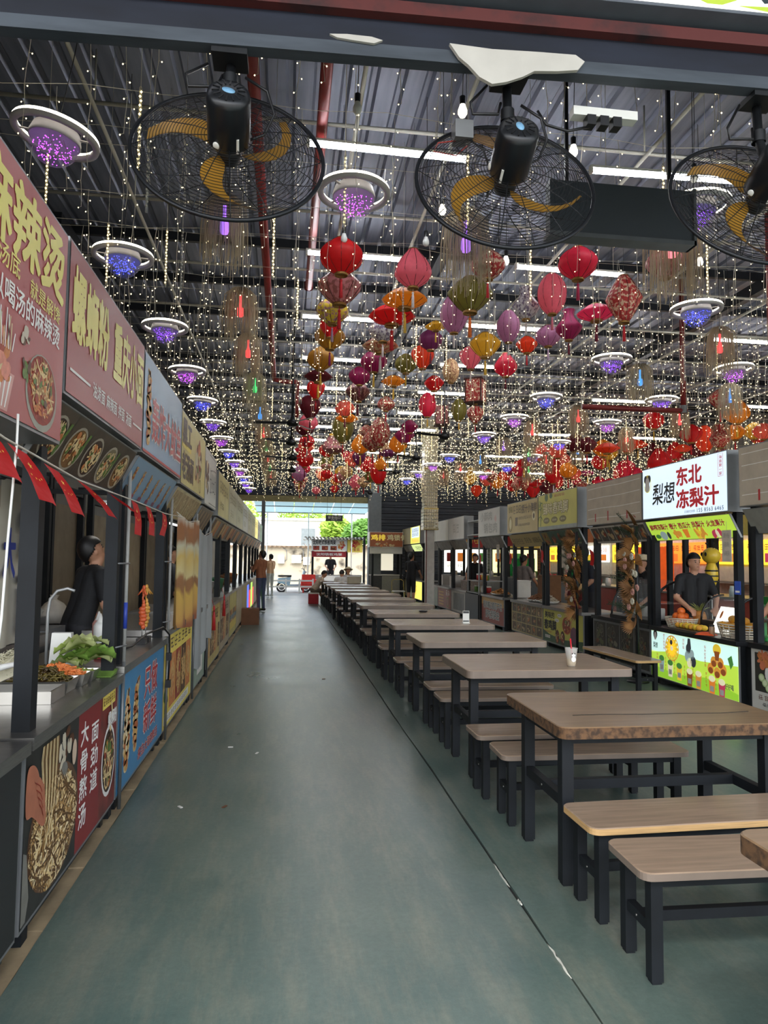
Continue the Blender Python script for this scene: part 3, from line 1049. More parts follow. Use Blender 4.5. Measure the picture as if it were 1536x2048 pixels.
# L6...: further stalls down the aisle
cols_ = [signyel, signbeige, signbeige, signwhite, signbeige, signyel, M('sign_lit_yellow', (235, 220, 130), .5, 0, .05, es=.5), signwhite, M('sign_mint', (150, 200, 160), .5)]
lab_ = ['pale yellow signed stall just past the grey dust cloth, red knot hanging on its counter', 'beige signed stall with a photo strip counter and red tassel knot',
        'beige signed stall with a yellow and blue banded counter', 'white signed stall with plain pale counter boards', 'beige signed stall where the man in the brown shirt stands',
        'faded yellow signed stall near the open end of the aisle', 'lit yellow signed stall near the open end of the aisle', 'white signed stall second from the open end of the aisle', 'mint green signed stall at the open end of the aisle']
ys_ = [9.46, 11.2, 13.0, 14.8, 16.7, 18.6, 20.5, 22.4, 24.3, 26.3]
LSTALL = []
for k in range(9):
    fm = M('front_tan%d' % (k % 4), [(196, 178, 112), (176, 160, 130), (196, 186, 110), (190, 180, 150)][k % 4], .5, 0, .15, 4)
    s = Stall(-1, LX, ys_[k] + .01, ys_[k + 1] - .01, lab_[k], zt=2.68, zb=2.08, ch=0.93, signm=cols_[k], menum=M('menu_dull%d' % (k % 3), [(128, 118, 84), (150, 146, 138), (110, 110, 112)][k % 3], .5, 0, .4, 10), frontm=fm)
    w = s.W
    s.sp.scrib(5, .15, .3, w * .85, .5, M('letter_faint', (150, 136, 96), .5), 2, k)
    s.sp.scrib(3, .3, .1, w * .5, .22, M('letter_faint'), 2, k + 20)
    for j in range(6):
        s.mp.rect(.03 + j * .28, .03, .28 + j * .28, s.mh - .03, [meat[4], inktan, meat[1], inkgrey][(j + k) % 4], 1.2)
        if k < 3:
            s.cp.rect(.08 + j * .26, .12, .3 + j * .26, .48, [inktan, meat[4], inkbrown, meat[1]][(j + k) % 4], 1.2)
            s.cp.noodles(.19 + j * .26, .3, .1, .15, noodlec, 9, .014, 2, seed=j + 9 * k)
    if k < 2:
        s.cp.scrib(7, .1, .57, w * .8, .72, M('letter_brown'), 2, k)
    if k == 2:
        s.cp.rect(.1, .30, w - .1, .38, M('band_blue', (110, 130, 140), .5), 2.6)
        s.cp.rect(.1, .12, w - .1, .26, inkyellow, 2.4)
    if k in (5, 6):
        s.cp.rect(.05, .03, w * .5, .72, [M('lit_blue_front', (90, 110, 220), .5, 0, 0, es=.8), M('lit_green_front', (170, 220, 90), .5, 0, 0, es=.8)][k - 5], 1.4)
        s.cp.rect(w * .5, .03, w - .05, .55, M('lit_red_front', (230, 80, 80), .5, 0, 0, es=.6), 1.4)
    s.done()
    LSTALL.append(s)

# ------------------------------------------------------------------ right row of stalls (fronts face the aisle)
RX = 4.60
emptyply = M('bare_sign_board', (190, 178, 158), 0.7, 0, 0.12, 5)
ZT, ZB, CH = 2.71, 2.08, 0.72

# R0 cropped grey stall
s = Stall(1, RX, 4.88, 6.72, 'stall with an empty grey sign frame and shrimp photo counter', zt=ZT + .02, zb=2.11, ch=.74, signm=emptyply, menum=M('menu_blank', (150, 150, 142), .5), frontm=signwhite, topm=blackm)
for z in (.12, .27, .42, .54):
    s.sp.stroke([(.05, z), (s.W - .05, z + .01)], .008, inkwhite, 1.4)
s.sp.rect(.3, .05, .33, .16, inkred, 1.5)
q = s.cp
q.rect(.06, .18, 1.0, s.chh - .04, M('photo_dark', (52, 50, 44), .5, 0, .4, 6), 1)
q.ell(.34, .37, .13, .12, inkwhite, 2)
q.blobs(.22, .5, .12, .08, [M('shrimp', (206, 120, 84), .5), meat[1]], 16, .04, 2, 3)
for k in range(3):
    q.ell(.16 + k * .05, .32 - k * .045, .045, .04, M('cucumber', (176, 196, 140), .5), 2.4 + k * .3, 14)
    q.ell(.16 + k * .05, .32 - k * .045, .03, .026, M('cucumber_in', (214, 224, 186), .5), 2.6 + k * .3, 12)
q.blobs(.45, .24, .12, .05, [M('tomato', (190, 66, 50), .5)], 10, .04, 2.2, 8)
q.stroke([(.2, .5), (.17, .6)], .03, M('shrimp'), 3)
q.stroke([(.3, .5), (.27, .6)], .03, M('shrimp'), 3)
q.scrib(9, .10, .10, .9, .15, inkbrown, 2, 4)
q.scrib(9, .16, .04, .8, .08, inkblack, 2, 6)
s.done()

# R1 lit pear juice stall
litw = M('lit_sign_white', (214, 232, 246), .4, 0, 0, es=0.52)
litlime = M('lit_lime', (176, 210, 70), .4, 0, 0, es=0.47)
litlime2 = M('lit_pale_lime', (216, 234, 150), .4, 0, 0, es=0.52)
litsky = M('lit_pale_sky', (196, 232, 226), .4, 0, 0, es=0.52)
s = Stall(1, RX, 6.90, 8.715, 'juice stall with a glowing white signboard and lit fruit counter panel', zt=ZT + .03, zb=ZB + .0, ch=CH, signm=litw, menum=litlime, frontm=litlime2, topm=blackm)
R1 = s
lred = M('lit_letter_red', (196, 34, 44), .45, 0, 0, es=0.14)
lblk = M('lit_letter_black', (24, 26, 30), .45, 0, 0)
p, H = s.sp, s.zt - s.zb
p.text('东北', .80, .36, 1.34, .60, lred, .035)
p.text('冻梨汁', .80, .09, 1.66, .33, lred, .035)
p.text('梨想', .24, .17, .77, .46, lblk, .02, slant=.12)
p.text('海南第一家', 1.66, .40, 1.72, .62, lred, .01, vertical=True)
p.stroke([(1.645, .39), (1.735, .39), (1.735, .635), (1.645, .635), (1.645, .39)], .005, lred, 2)
p.text('155 8563 6465', 1.22, .02, 1.74, .085, M('lit_letter_navy', (60, 66, 110), .5), .008)
p.scrib(8, .98, .03, 1.2, .065, M('lit_letter_navy'), 2, 4)
# badge: a white pear in a dark round hood, yellow ring
p.ring(.13, .46, .095, .115, .012, M('lit_badge_yellow', (220, 214, 110), .5, 0, 0, es=0.33), 1.6)
p.ell(.085, .52, .04, .05, lblk, 2)
p.ell(.175, .52, .04, .05, lblk, 2)
p.ell(.13, .46, .052, .085, inkwhite, 2.4)
p.ell(.13, .41, .062, .055, inkwhite, 2.6)
p.ell(.13, .555, .022, .02, inkyellow, 2.8)
q = s.mp
q.text('鲜榨冻梨汁 橙汁 西瓜汁 凤梨汁 火龙果汁', .06, .15, s.mw - .14, .235, inkwhite, .05, 2)
q.text('鲜榨冻梨汁 橙汁 西瓜汁 凤梨汁 火龙果汁', .06, .15, s.mw - .14, .235, lred, .02, 3)
litfr = {n: M('lit_' + n, c, .5, 0, 0, es=0.30) for n, c in dict(yel=(235, 200, 60), org=(226, 130, 50), pink=(190, 60, 90), leaf=(70, 130, 60), grey=(150, 170, 170), drk=(50, 54, 58), crm=(236, 230, 190), brn=(140, 74, 36), amb=(216, 150, 60)).items()}
q.ell(.30, .07, .08, .06, litfr['grey'], 2); q.ell(.42, .07, .035, .05, litfr['drk'], 2.3); q.ell(.16, .06, .06, .03, litfr['leaf'], 2)
q.blobs(.62, .07, .10, .05, [litfr['org'], litfr['amb']], 8, .04, 2, 4)
q.poly([(.78, .03), (.86, .03), (.88, .14), (.76, .14)], litfr['org'], 2)
q.blobs(1.10, .08, .14, .06, [litfr['yel'], litfr['amb']], 14, .045, 2, 6)
q.blobs(1.45, .07, .13, .05, [litfr['pink']], 8, .05, 2, 7); q.ell(1.42, .06, .03, .05, litfr['crm'], 4)
q = s.cp
q.rect(.01, .32, s.cw - .01, s.chh - .01, litsky, 1)
q.poly([(.01, .30), (.5, .36), (1.1, .33), (s.cw - .01, .37), (s.cw - .01, .01), (.01, .01)], litlime, 1.4)
q.poly([(.01, .14), (.6, .10), (1.2, .16), (s.cw - .01, .08), (s.cw - .01, .01), (.01, .01)], M('lit_deep_lime', (140, 190, 50), .4, 0, 0, es=0.44), 1.7)
for k in range(14):
    a = 2 * PI * k / 14
    q.ell(.50 + .085 * math.cos(a), .40 + .085 * math.sin(a), .06, .028, litfr['yel'], 2.4, 12, a)
q.ring(.50, .40, .155, .155, .014, litfr['amb'], 2.2)
q.ell(.50, .40, .03, .03, litfr['crm'], 3.6)
q.ell(.49, .47, .03, .03, litfr['drk'], 3.9)
for x, y, r_, m_ in ((.86, .44, .05, 'drk'), (.93, .38, .05, 'grey'), (.84, .35, .055, 'grey'), (.96, .30, .055, 'drk'), (.88, .28, .05, 'crm')):
    q.ell(x, y, r_, r_ * 1.15, litfr[m_], 2.4)
q.poly([(.83, .44), (.92, .44), (.90, .56), (.85, .56)], litfr['drk'], 2.2)
for x, y in ((1.30, .28), (1.42, .25), (1.53, .29), (1.36, .36), (1.48, .36)):
    q.ell(x, y, .06, .06, litfr['amb'], 2.4); q.ell(x, y - .02, .045, .035, litfr['brn'], 2.8)
q.ell(1.42, .50, .075, .06, litfr['yel'], 2.6); q.poly([(1.37, .48), (1.47, .48), (1.45, .38), (1.39, .38)], litfr['brn'], 3)
for k, (x, y, m_) in enumerate(((.26, .17, 'grey'), (.46, .14, 'crm'), (.66, .13, 'yel'), (.88, .10, 'brn'), (1.06, .10, 'amb'), (1.32, .09, 'org'), (1.50, .08, 'pink'))):
    q.poly([(x - .045, y - .09), (x + .045, y - .09), (x + .062, y + .07), (x - .062, y + .07)], litfr[m_], 2.4)
    q.ell(x, y + .08, .06, .035, litfr['leaf' if k < 3 else 'crm'], 2.8)
    q.rect(x - .035, y - .06, x + .035, y + .0, inkwhite, 3.1)
    q.scrib(4, x - .12, y - .03, x - .095, y + .14, lred, 2.6, k, vertical=True)
for x, y in ((1.66, .38), (.06, .10)):
    q.poly([(x, y - .06), (x + .05, y), (x + .02, y + .09), (x - .05, y + .05)], litfr['leaf'], 2.6)
q.scrib(5, .30, .36, .335, .56, lred, 2.6, 31, vertical=True); q.scrib(3, .74, .42, .775, .55, lred, 2.6, 32, vertical=True); q.scrib(6, 1.18, .28, 1.215, .52, lred, 2.6, 33, vertical=True)
q.text('梨想', .06, .36, .17, .44, lblk, .02, 3)
q.ell(.11, .53, .05, .055, lblk, 2.4); q.ell(.11, .51, .035, .05, inkwhite, 2.8)
q.text('好好喝', 1.56, .10, 1.71, .17, M('lit_letter_navy'), .02, 4)
s.done()

# R2 bare board stall
s = Stall(1, RX, 8.73, 10.47, 'stall with a bare wooden sign board and dark glassware counter photos', zt=ZT, zb=ZB, ch=CH, signm=emptyply, menum=signwhite, frontm=greyal, topm=blackm, frame=M('frame_grey', (112, 114, 116), .5))
R2 = s
p = s.sp
for z in (.10, .24, .40, .55):
    p.stroke([(.05, z), (.5, z + .006), (1.1, z - .004), (s.W - .05, z + .01)], .009, inkwhite, 1.4)
for x, h in ((.30, .12), (.72, .14), (1.30, .11)):
    p.rect(x, .05, x + .035, .05 + h, inkred, 1.6)
p.stroke([(1.5, .08), (1.56, .05)], .012, inkred, 1.6)
for k in range(7):
    x = .05 + k * .235
    s.mp.rect(x, .03, x + .22, s.mh - .03, M('menu_photo_grey', (96, 92, 84), .5, 0, .5, 14), 1.2)
    s.mp.blobs(x + .11, .14, .08, .08, [meat[1], meat[0], inkgrey, meat[3]], 8, .035, 2, k)
q = s.cp
for k in range(4):
    x = .03 + k * .425
    q.rect(x, .03, x + .405, s.chh - .035, M('glassware_photo', (52, 48, 42), .5, 0, .5, 9), 1.2)
    r = random.Random(k)
    for j in range(9):
        cx, cy = x + r.uniform(.07, .33), r.uniform(.1, s.chh - .1)
        q.ring(cx, cy, .045, r.uniform(.05, .08), .007, M('photo_glint', (128, 122, 104), .5), 1.8)
    q.blobs(x + .2, .28, .15, .22, [M('photo_glint'), meat[4], inkbrown, M('photo_olive', (96, 96, 64), .5)], 14, .035, 2.4, k + 50)
s.done()

# R3 yellow-green stall (the cartoon girl on the sign is left out)
signlime = M('sign_lime_yellow', (206, 200, 96), .45, 0, .06, 3)
s = Stall(1, RX, 10.82, 12.61, 'lime yellow signed stall with palm tree print and wooden mortar on the counter', zt=ZT + .02, zb=ZB, ch=CH, signm=signlime, menum=M('menu_green', (70, 96, 76), .5, 0, .2, 6), frontm=signlime)
R3 = s
p = s.sp
p.rect(.01, .012, s.W - .01, .07, M('sign_band_grey', (158, 166, 160), .5), 1.2)
dkg = M('palm_green', (96, 120, 76), .5)
p.stroke([(.12, .08), (.15, .3), (.13, .52)], .03, dkg, 1.6)
for k in range(9):
    a = k * .7
    p.stroke([(.13, .5 - .12 * (k % 3)), (.13 + .09 * math.cos(a), .5 - .12 * (k % 3) + .06 * math.sin(a)), (.13 + .13 * math.cos(a), .42 - .12 * (k % 3))], .018, dkg, 2)
p.ell(.42, .58, .08, .07, dkg, 1.6); p.ell(.64, .6, .07, .05, dkg, 1.6)
p.text('臻味舂鸡脚', .26, .27, 1.42, .50, M('letter_olive', (128, 120, 70), .5), .06, 2)
p.text('臻味舂鸡脚', .26, .27, 1.42, .50, M('letter_cream', (232, 224, 176), .5), .02, 3)
for k in range(3):
    p.ell(.42 + k * .38, .17, .15, .055, M('letter_olive'), 1.8); p.scrib(4, .32 + k * .38, .15, .52 + k * .38, .19, M('letter_cream'), 2.4, k)
p.scrib(7, .8, .56, 1.25, .61, M('sign_letter_red'), 2, 3)
for k in range(5):
    x = .03 + k * .34
    s.mp.rect(x, .02, x + .3, s.mh - .02, [M('menu_gold', (150, 130, 70), .5), M('menu_green')][k > 0], 1)
    s.mp.blobs(x + .16, .13, .1, .09, [meat[0], meat[4], meat[1]], 10, .04, 2, k)
    s.mp.scrib(4, x + .05, .02, x + .25, .045, M('letter_cream'), 3, k)
q = s.cp
q.poly([(.01, .20), (.3, .14), (.9, .10), (s.cw - .01, .16), (s.cw - .01, .01), (.01, .01)], M('front_green', (66, 92, 62), .5, 0, .2, 5), 1.2)
q.text('美味的', .08, .42, .55, .55, inkblack, .03)
q.text('舂鸡脚', .05, .22, .64, .41, inkblack, .04)
for x, y in ((.78, .5), (.66, .41)):
    q.ell(x, y, .1, .03, inkwhite, 1.8); q.scrib(4, x - .07, y - .015, x + .07, y + .015, inkblack, 2.4, 3)
q.bowl(1.10, .36, .20, .15, meat[1], meat[0], [meat[2], meat[3], meat[1]], None, 9, 24, 1.6)
for x in (.68, .92):
    q.ell(x, .13, .10, .12, meat[4], 2.2); q.blobs(x, .13, .08, .09, [meat[0], meat[1], meat[3]], 10, .03, 2.8, int(x * 100))
q.stroke([(1.25, .33), (1.38, .58)], .04, inktan, 3)
q.ell(1.4, .22, .15, .14, M('plum_cloth', (110, 70, 86), .5), 2)
q.rect(.10, .07, .34, .12, inkwhite, 2.4); q.scrib(4, .11, .075, .33, .115, inkbrown, 3, 2)
q.scrib(6, .1, .165, .40, .2, inkred, 2, 12)
s.done()

# R4 tan seafood stall
signtan = M('sign_tan', (196, 174, 112), .45, 0, .06, 3)
s = Stall(1, RX, 12.62, 14.47, 'tan signed seafood stall with a grid of dish photos on the counter', zt=ZT, zb=ZB, ch=CH, signm=signtan, menum=signtan, frontm=M('front_tan_frame', (186, 168, 116), .5))
R4 = s
p = s.sp
lb = M('letter_greybrown', (112, 98, 78), .5)
p.text('捞汁小海鲜', .92, .38, 1.80, .57, lb, .03)
p.scrib(3, .40, .38, .90, .57, lb, 2, 4); p.scrib(2, .08, .42, .36, .57, M('letter_olive'), 2, 5)
p.ring(.22, .20, .13, .16, .02, M('letter_olive'), 1.6); p.ell(.22, .2, .07, .1, M('letter_cream'), 2)
p.rect(.52, .15, .68, .32, lb, 1.6)
p.scrib(9, .72, .26, 1.5, .33, lb, 2, 6); p.scrib(9, .72, .13, 1.4, .19, lb, 2, 7)
p.ell(1.62, .3, .09, .09, M('letter_cream'), 1.6); p.ell(1.62, .3, .05, .05, lb, 2)
s.mp.scrib(6, .1, .05, .75, .20, lb, 2, 9); s.mp.scrib(3, .85, .07, 1.2, .2, lb, 2, 10); s.mp.scrib(4, 1.3, .07, 1.75, .2, lb, 2, 11)
q = s.cp
for j in range(3):
    for k in range(6):
        x, y = .06 + k * .29, .03 + j * .185
        q.rect(x, y, x + .265, y + .165, M('dish_photo%d' % ((k + j) % 3), [(104, 86, 62), (120, 96, 66), (92, 80, 64)][(k + j) % 3], .5, 0, .3, 12), 1.2)
        if (k + j) % 3 == 1:
            q.ring(x + .13, y + .082, .1, .075, .012, M('menu_bowl'), 1.8)
        q.blobs(x + .13, y + .082, .08, .055, [meat[4], inkbrown, meat[1], meat[3]], 6, .028, 2.2, j * 7 + k)
s.done()

# R5 crispy pork stall
s = Stall(1, RX, 14.99, 16.77, 'off-white signed stall with a red and tan counter poster of outlined white lettering', zt=ZT, zb=ZB, ch=CH, signm=signwhite, menum=M('menu_marble', (136, 130, 122), .5, 0, .3, 8), frontm=M('front_clay', (160, 86, 74), .5, 0, .12, 2))
R5 = s
fnt = M('letter_pale_grey', (172, 172, 164), .5)
s.sp.text('小酥肉', .2, .36, 1.2, .58, fnt, .03); s.sp.text('锅包肉', .5, .07, 1.6, .32, fnt, .03)
s.sp.blobs(1.45, .45, .2, .14, [M('pale_pink', (206, 180, 172), .5), signwhite], 10, .08, 1.4, 4)
s.cp.rect(.01, .40, s.cw - .01, s.chh - .01, inktan, 1)
for l_, m_, b_ in ((2, inkwhite, .075), (3, M('letter_dark'), .01)):
    s.cp.text('看到嘴边都忍不住', .14, .32, s.cw - .12, .50, m_, b_, l_)
    s.cp.text('好吃到哭去', .34, .10, s.cw - .32, .31, m_, b_, l_)
s.done()

# R6-R8 white stalls, R9 lit yellow
for k, (a, b) in enumerate(((18.16, 19.96), (19.97, 21.78), (21.79, 23.6))):
    s = Stall(1, RX, a, b, ['white signed stall with a framed grey photo on its counter, beside the dark gap', 'white signed stall with a faded pink menu counter behind the wrapped column', 'blank white signed stall beyond the wrapped column'][k], zt=ZT - .02, zb=ZB, ch=CH,
              signm=signwhite, menum=M('menu_marble'), frontm=[M('front_frame', (188, 184, 176), .5), M('front_dusty_pink', (170, 120, 108), .5), M('front_greygreen', (150, 156, 140), .5)][k])
    if k == 0:
        s.cp.rect(.25, .06, s.cw - .3, s.chh - .06, M('photo_steel', (120, 120, 116), .4, 0, .3, 3), 1.2)
        s.sp.scrib(2, .5, .15, 1.3, .45, fnt, 2, 2)
    if k == 1:
        for j in range(5):
            s.cp.stroke([(.15, .1 + j * .09), (.8, .1 + j * .09)], .04, inktan, 1.4)
        s.cp.scrib(2, 1.1, .38, 1.6, .54, inkwhite, 2, 4); s.cp.ring(1.35, .2, .15, .14, .03, inkgreen, 1.6)
    s.done()
lity = M('lit_yellow_sign', (226, 222, 90), .4, 0, 0, es=0.55)
s = Stall(1, RX, 24.4, 26.3, 'glowing yellow signed snack stall where the man in black shops', zt=ZT, zb=ZB, ch=.78, signm=lity, menum=litlime2, frontm=M('lit_yellow_front', (236, 226, 100), .4, 0, 0, es=0.61))
s.sp.rect(.25, .22, 1.75, .6, litw, 1.2)
for j in range(2):
    s.sp.scrib(4, .35, .27 + j * .15, 1.65, .4 + j * .15, M('lit_letter_navy'), 2, j + 3)
s.sp.scrib(6, .3, .05, 1.7, .17, litfr['org'], 2, 8)
s.mp.scrib(4, .6, .05, 1.7, .22, M('lit_letter_navy'), 2, 5)
s.cp.scrib(3, .2, .1, .9, .55, litfr['amb'], 2, 8)
s.done()
s = Stall(1, RX, 26.32, 28.2, 'unlit beige signed stall next to the glowing yellow one', zt=ZT, zb=ZB, ch=.78, signm=signbeige, menum=M('menu_marble'), frontm=signbeige)
s.done()

# R10 fried chicken stall: its brown sign faces down the hall towards the entrance
st = thing('food_stall', 'brown signed fried chicken stall at the hall end facing the entrance', 'food stall', (3.9, 28.4, 0))
part(MB().box(3.22, 4.56, 27.76, 28.5, 1.98, 2.58), 'sign_box', signwhite, st)
part(MB().box(3.24, 4.54, 27.80, 27.84, 1.72, 1.97), 'menu_board', signwhite, st)
pr = Print((3.22, 27.755, 1.98), (1, 0, 0), (0, 0, 1))
pr.rect(.02, .02, 1.32, .58, M('sign_brown', (136, 72, 36), .45, 0, .1, 3, es=0.07), 1)
pr.text('鸡排', .06, .26, .64, .52, M('lit_letter_yellow', (236, 206, 70), .5, 0, 0, es=0.28), .03, 2)
pr.text('鸡锁骨', .70, .26, 1.5, .52, M('letter_cream'), .03, 2)
pr.blobs(.66, .10, .55, .06, [meat[1], meat[3]], 18, .05, 2, 3)
o_ = pr.build('sign_print', st); o_.matrix_parent_inverse = wl(st).inverted()
for x_ in (3.36, 4.5):
    for y_ in (27.85, 28.7):
        part(MB().box(x_ - .04, x_ + .04, y_ - .04, y_ + .04, 0, 2.0), 'post', darkpost, st)
part(MB().box(3.3, 4.56, 27.9, 28.5, 0, .86), 'counter', blackm, st)
part(MB().box(3.27, 4.58, 27.87, 28.55, .86, .9), 'counter_top', steel, st)
part(MB().box(3.75, 4.56, 27.89, 27.9, 0.02, .84), 'front_panel', inkgrey, st)
# lit back board of that stall
part(MB().box(3.5, 4.3, 28.62, 28.64, 1.05, 1.85), 'back_panel', M('lit_back_board', (245, 238, 215), .5, 0, 0, es=0.44), st)

# ------------------------------------------------------------------ further row seen through the stalls: lit menus and counters
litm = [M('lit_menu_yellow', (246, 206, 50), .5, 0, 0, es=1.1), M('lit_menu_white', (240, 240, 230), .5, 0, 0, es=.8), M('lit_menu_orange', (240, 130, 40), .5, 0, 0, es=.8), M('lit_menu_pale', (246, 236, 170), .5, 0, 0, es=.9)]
stripm = M('strip_glow', (255, 250, 240), .5, 0, 0, es=9)
far_lab = ['far food counter with a yellow lit menu seen behind the white column', 'far food counter with a white lit menu behind the framed photo stall', 'far food counter with a green curtain under a yellow lit menu', 'far food counter with an orange shelf unit behind the tan stall',
           'far food counter with a red base and yellow lit menu behind the lime stall', 'far food counter with a yellow lit menu behind the bare board stall', 'far food counter with a pale lit board behind the juice man', 'far food counter with a white lit menu behind the shrimp photo stall']
for k in range(8):
    y0 = 24.6 - k * 2.6
    st = thing('food_stall', far_lab[k], 'food stall', (8.4, y0, 0), 0, 'lit counters in the far row')
    part(MB().box(8.2, 8.9, y0 - 1.25, y0 + 1.25, 0, .86), 'counter', M('far_counter_red', (170, 70, 56), .5) if k in (3, 4, 5) else greyal, st)
    part(MB().box(8.15, 8.95, y0 - 1.27, y0 + 1.27, .86, .9), 'counter_top', steel, st)
    for dy in (-1.22, 1.22):
        part(MB().box(8.2, 8.3, y0 + dy - .05, y0 + dy + .05, 0, 2.6), 'post', darkpost, st)
    part(MB().box(8.2, 8.5, y0 - 1.25, y0 + 1.25, 2.05, 2.6), 'sign_box', [inkred, inkyellow, inkorange, signwhite][k % 4], st)
    lm = part(MB().box(9.85, 9.9, y0 - 1.15, y0 + 1.15, 1.5, 2.02), 'lit_menu', litm[(0, 1, 0, 2, 0, 0, 3, 1)[k]], st)
    pr = Print((9.849, y0 + 1.15, 1.5), (0, -1, 0), (0, 0, 1))
    for j in range(4):
        pr.scrib(3, .08 + j * .56, .30, .55 + j * .56, .46, [inkred, inkbrown, lb][j % 3], 1.5, j + k)
        pr.rect(.1 + j * .56, .05, .5 + j * .56, .24, [litfr['org'], litfr['amb'], litfr['yel'], litfr['pink']][(j + k) % 4], 1.5)
    o_ = pr.build('menu_print', lm); o_.matrix_parent_inverse = wl(lm).inverted()
    part(MB().box(9.9, 9.95, y0 - 1.28, y0 + 1.28, 0, 2.6), 'back_wall', [M('far_wall_cream', (220, 214, 196), .6), M('far_wall_white', (226, 226, 222), .6)][k % 2], st)
    part(MB().box(8.75, 8.8, y0 - 1.0, y0 + 1.0, 2.42, 2.46), 'added_fill_strip', stripm, st)  # added strip lamp, put in to brighten the far back wall
    sh = part(MB().box(9.5, 9.85, y0 - 1.1, y0 + 1.1, 1.1, 1.13), 'shelf', steel, st)
    if k == 2:
        part(MB().box(8.32, 8.36, y0 - 1.1, y0 + .9, .9, 1.55), 'green_curtain', M('green_curtain', (40, 170, 90), .7, 0, .1, 6, sss=.3), st)
    if k == 3:
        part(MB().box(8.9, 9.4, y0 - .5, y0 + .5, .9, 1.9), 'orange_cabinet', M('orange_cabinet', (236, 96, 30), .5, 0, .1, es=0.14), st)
    for j in range(5):
        r = random.Random(k * 9 + j)
        jar = MB().lathe([(0, 0), (.07, 0), (.075, .12), (.06, .16), (.06, .2), (0, .2)], 10, (r.uniform(8.3, 8.8), y0 - 1 + j * .45, .9)).build('jar', [whitep, steel, inkorange, M('glass_jar', (190, 206, 206), .2), inkred][r.randrange(5)])
        tag(jar, 'small jar standing on a counter of the far row', 'jar', 'jars on the far counters')

# counters against the end wall, facing the entrance
for k, (x0, w_, lab) in enumerate(((7.3, 1.9, 'end wall food counter with a red banner over a white lit board'), (9.4, 2.0, 'end wall food counter with a yellow banner and green curtain'), (11.7, 2.2, 'end wall food counter with an orange lit board'))):
    st = thing('food_stall', lab, 'food stall', (x0, 27.6, 0))
    part(MB().box(x0 - w_ / 2, x0 + w_ / 2, 26.9, 27.5, 0, .86), 'counter', greyal, st)
    part(MB().box(x0 - w_ / 2 - .02, x0 + w_ / 2 + .02, 26.87, 27.53, .86, .9), 'counter_top', steel, st)
    for dx in (-w_ / 2 + .04, w_ / 2 - .04):
        part(MB().box(x0 + dx - .04, x0 + dx + .04, 26.9, 26.98, .9, 2.1), 'post', darkpost, st)
    sb_ = part(MB().box(x0 - w_ / 2, x0 + w_ / 2, 26.85, 27.1, 2.0, 2.5), 'sign_box', [inkred, inkyellow, inkorange][k], st)
    pr = Print((x0 - w_ / 2, 26.85, 2.0), (1, 0, 0), (0, 0, 1))
    pr.scrib(5, .2, .12, w_ - .2, .4, [inkyellow, inkred, inkwhite][k], 1.5, k)
    o_ = pr.build('sign_print', sb_); o_.matrix_parent_inverse = wl(sb_).inverted()
    lm = part(MB().box(x0 - w_ / 2 + .05, x0 + w_ / 2 - .05, 28.5, 28.55, 1.0, 1.95), 'lit_board', [litm[1], litm[3], litm[2]][k], st)
    pr = Print((x0 - w_ / 2 + .05, 28.5, 1.0), (1, 0, 0), (0, 0, 1))
    for j in range(4):
        pr.rect(.1 + j * .45, .45, .42 + j * .45, .8, [inkred, litfr['org'], litfr['amb'], litfr['leaf']][(j + k) % 4], 1.5)
        pr.scrib(3, .1 + j * .45, .2, .42 + j * .45, .36, lb, 1.5, j)
    o_ = pr.build('menu_print', lm); o_.matrix_parent_inverse = wl(lm).inverted()
    if k == 1:
        part(MB().box(x0 - .9, x0 + .5, 27.54, 27.58, .9, 1.6), 'green_curtain', M('green_curtain'), st)
    for j in range(6):
        tag(MB().lathe([(0, 0), (.08, 0), (.085, .16), (.06, .2), (0, .2)], 10, (x0 - .75 + j * .29, 27.2, .9)).build('jar', [whitep, steel, inkorange, inkred, inkgreen, whitep][j]), 'jar standing on an end wall counter', 'jar', 'jars on the end wall counters')

# ------------------------------------------------------------------ tables and benches
woodtop = M('grey_oak_laminate', (152, 131, 110), 0.27, 0, 0.14, 5, stretch=(0.8, 9, 9))
woodtop_w = M('worn_brown_laminate', (124, 100, 74), 0.28, 0, 0.22, 4, stretch=(0.8, 8, 8), bump=.05)
edgeg = M('laminate_edge', (120, 106, 94), 0.5, 0, 0.1, 8)
chip = two_tone('chipboard_edge', (98, 70, 44), (54, 38, 24), 30, .85, .42, .62, bump=.4)
ply = M('plywood_edge', (186, 150, 100), .6, 0, .25, 6, stretch=(1, 1, 60))


def rounded_slab(x0, x1, y0, y1, z0, z1, r, n=5, top=None, edge=None):
    mb = MB()
    pts = []
    for cx, cy, a0 in ((x1 - r, y1 - r, 0), (x0 + r, y1 - r, PI / 2), (x0 + r, y0 + r, PI), (x1 - r, y0 + r, 1.5 * PI)):
        for k in range(n + 1):
            a = a0 + PI / 2 * k / n
            pts.append((cx + r * math.cos(a), cy + r * math.sin(a)))
    m = len(pts)
    c = 0.004
    cx, cy = (x0 + x1) / 2, (y0 + y1) / 2

    def ins(p):
        return (p[0] - math.copysign(c, p[0] - cx), p[1] - math.copysign(c, p[1] - cy))
    vs = [(x, y, z0) for x, y in pts] + [(x, y, z1 - c) for x, y in pts] + [ins(p) + (z1,) for p in pts]
    mb.add(vs, [tuple(range(m - 1, -1, -1))] + [(i, (i + 1) % m, (i + 1) % m + m, i + m) for i in range(m)], edge)
    mb.add(vs[m:], [(i, (i + 1) % m, (i + 1) % m + m, i + m) for i in range(m)] + [tuple(range(m, 2 * m))], top)
    return mb


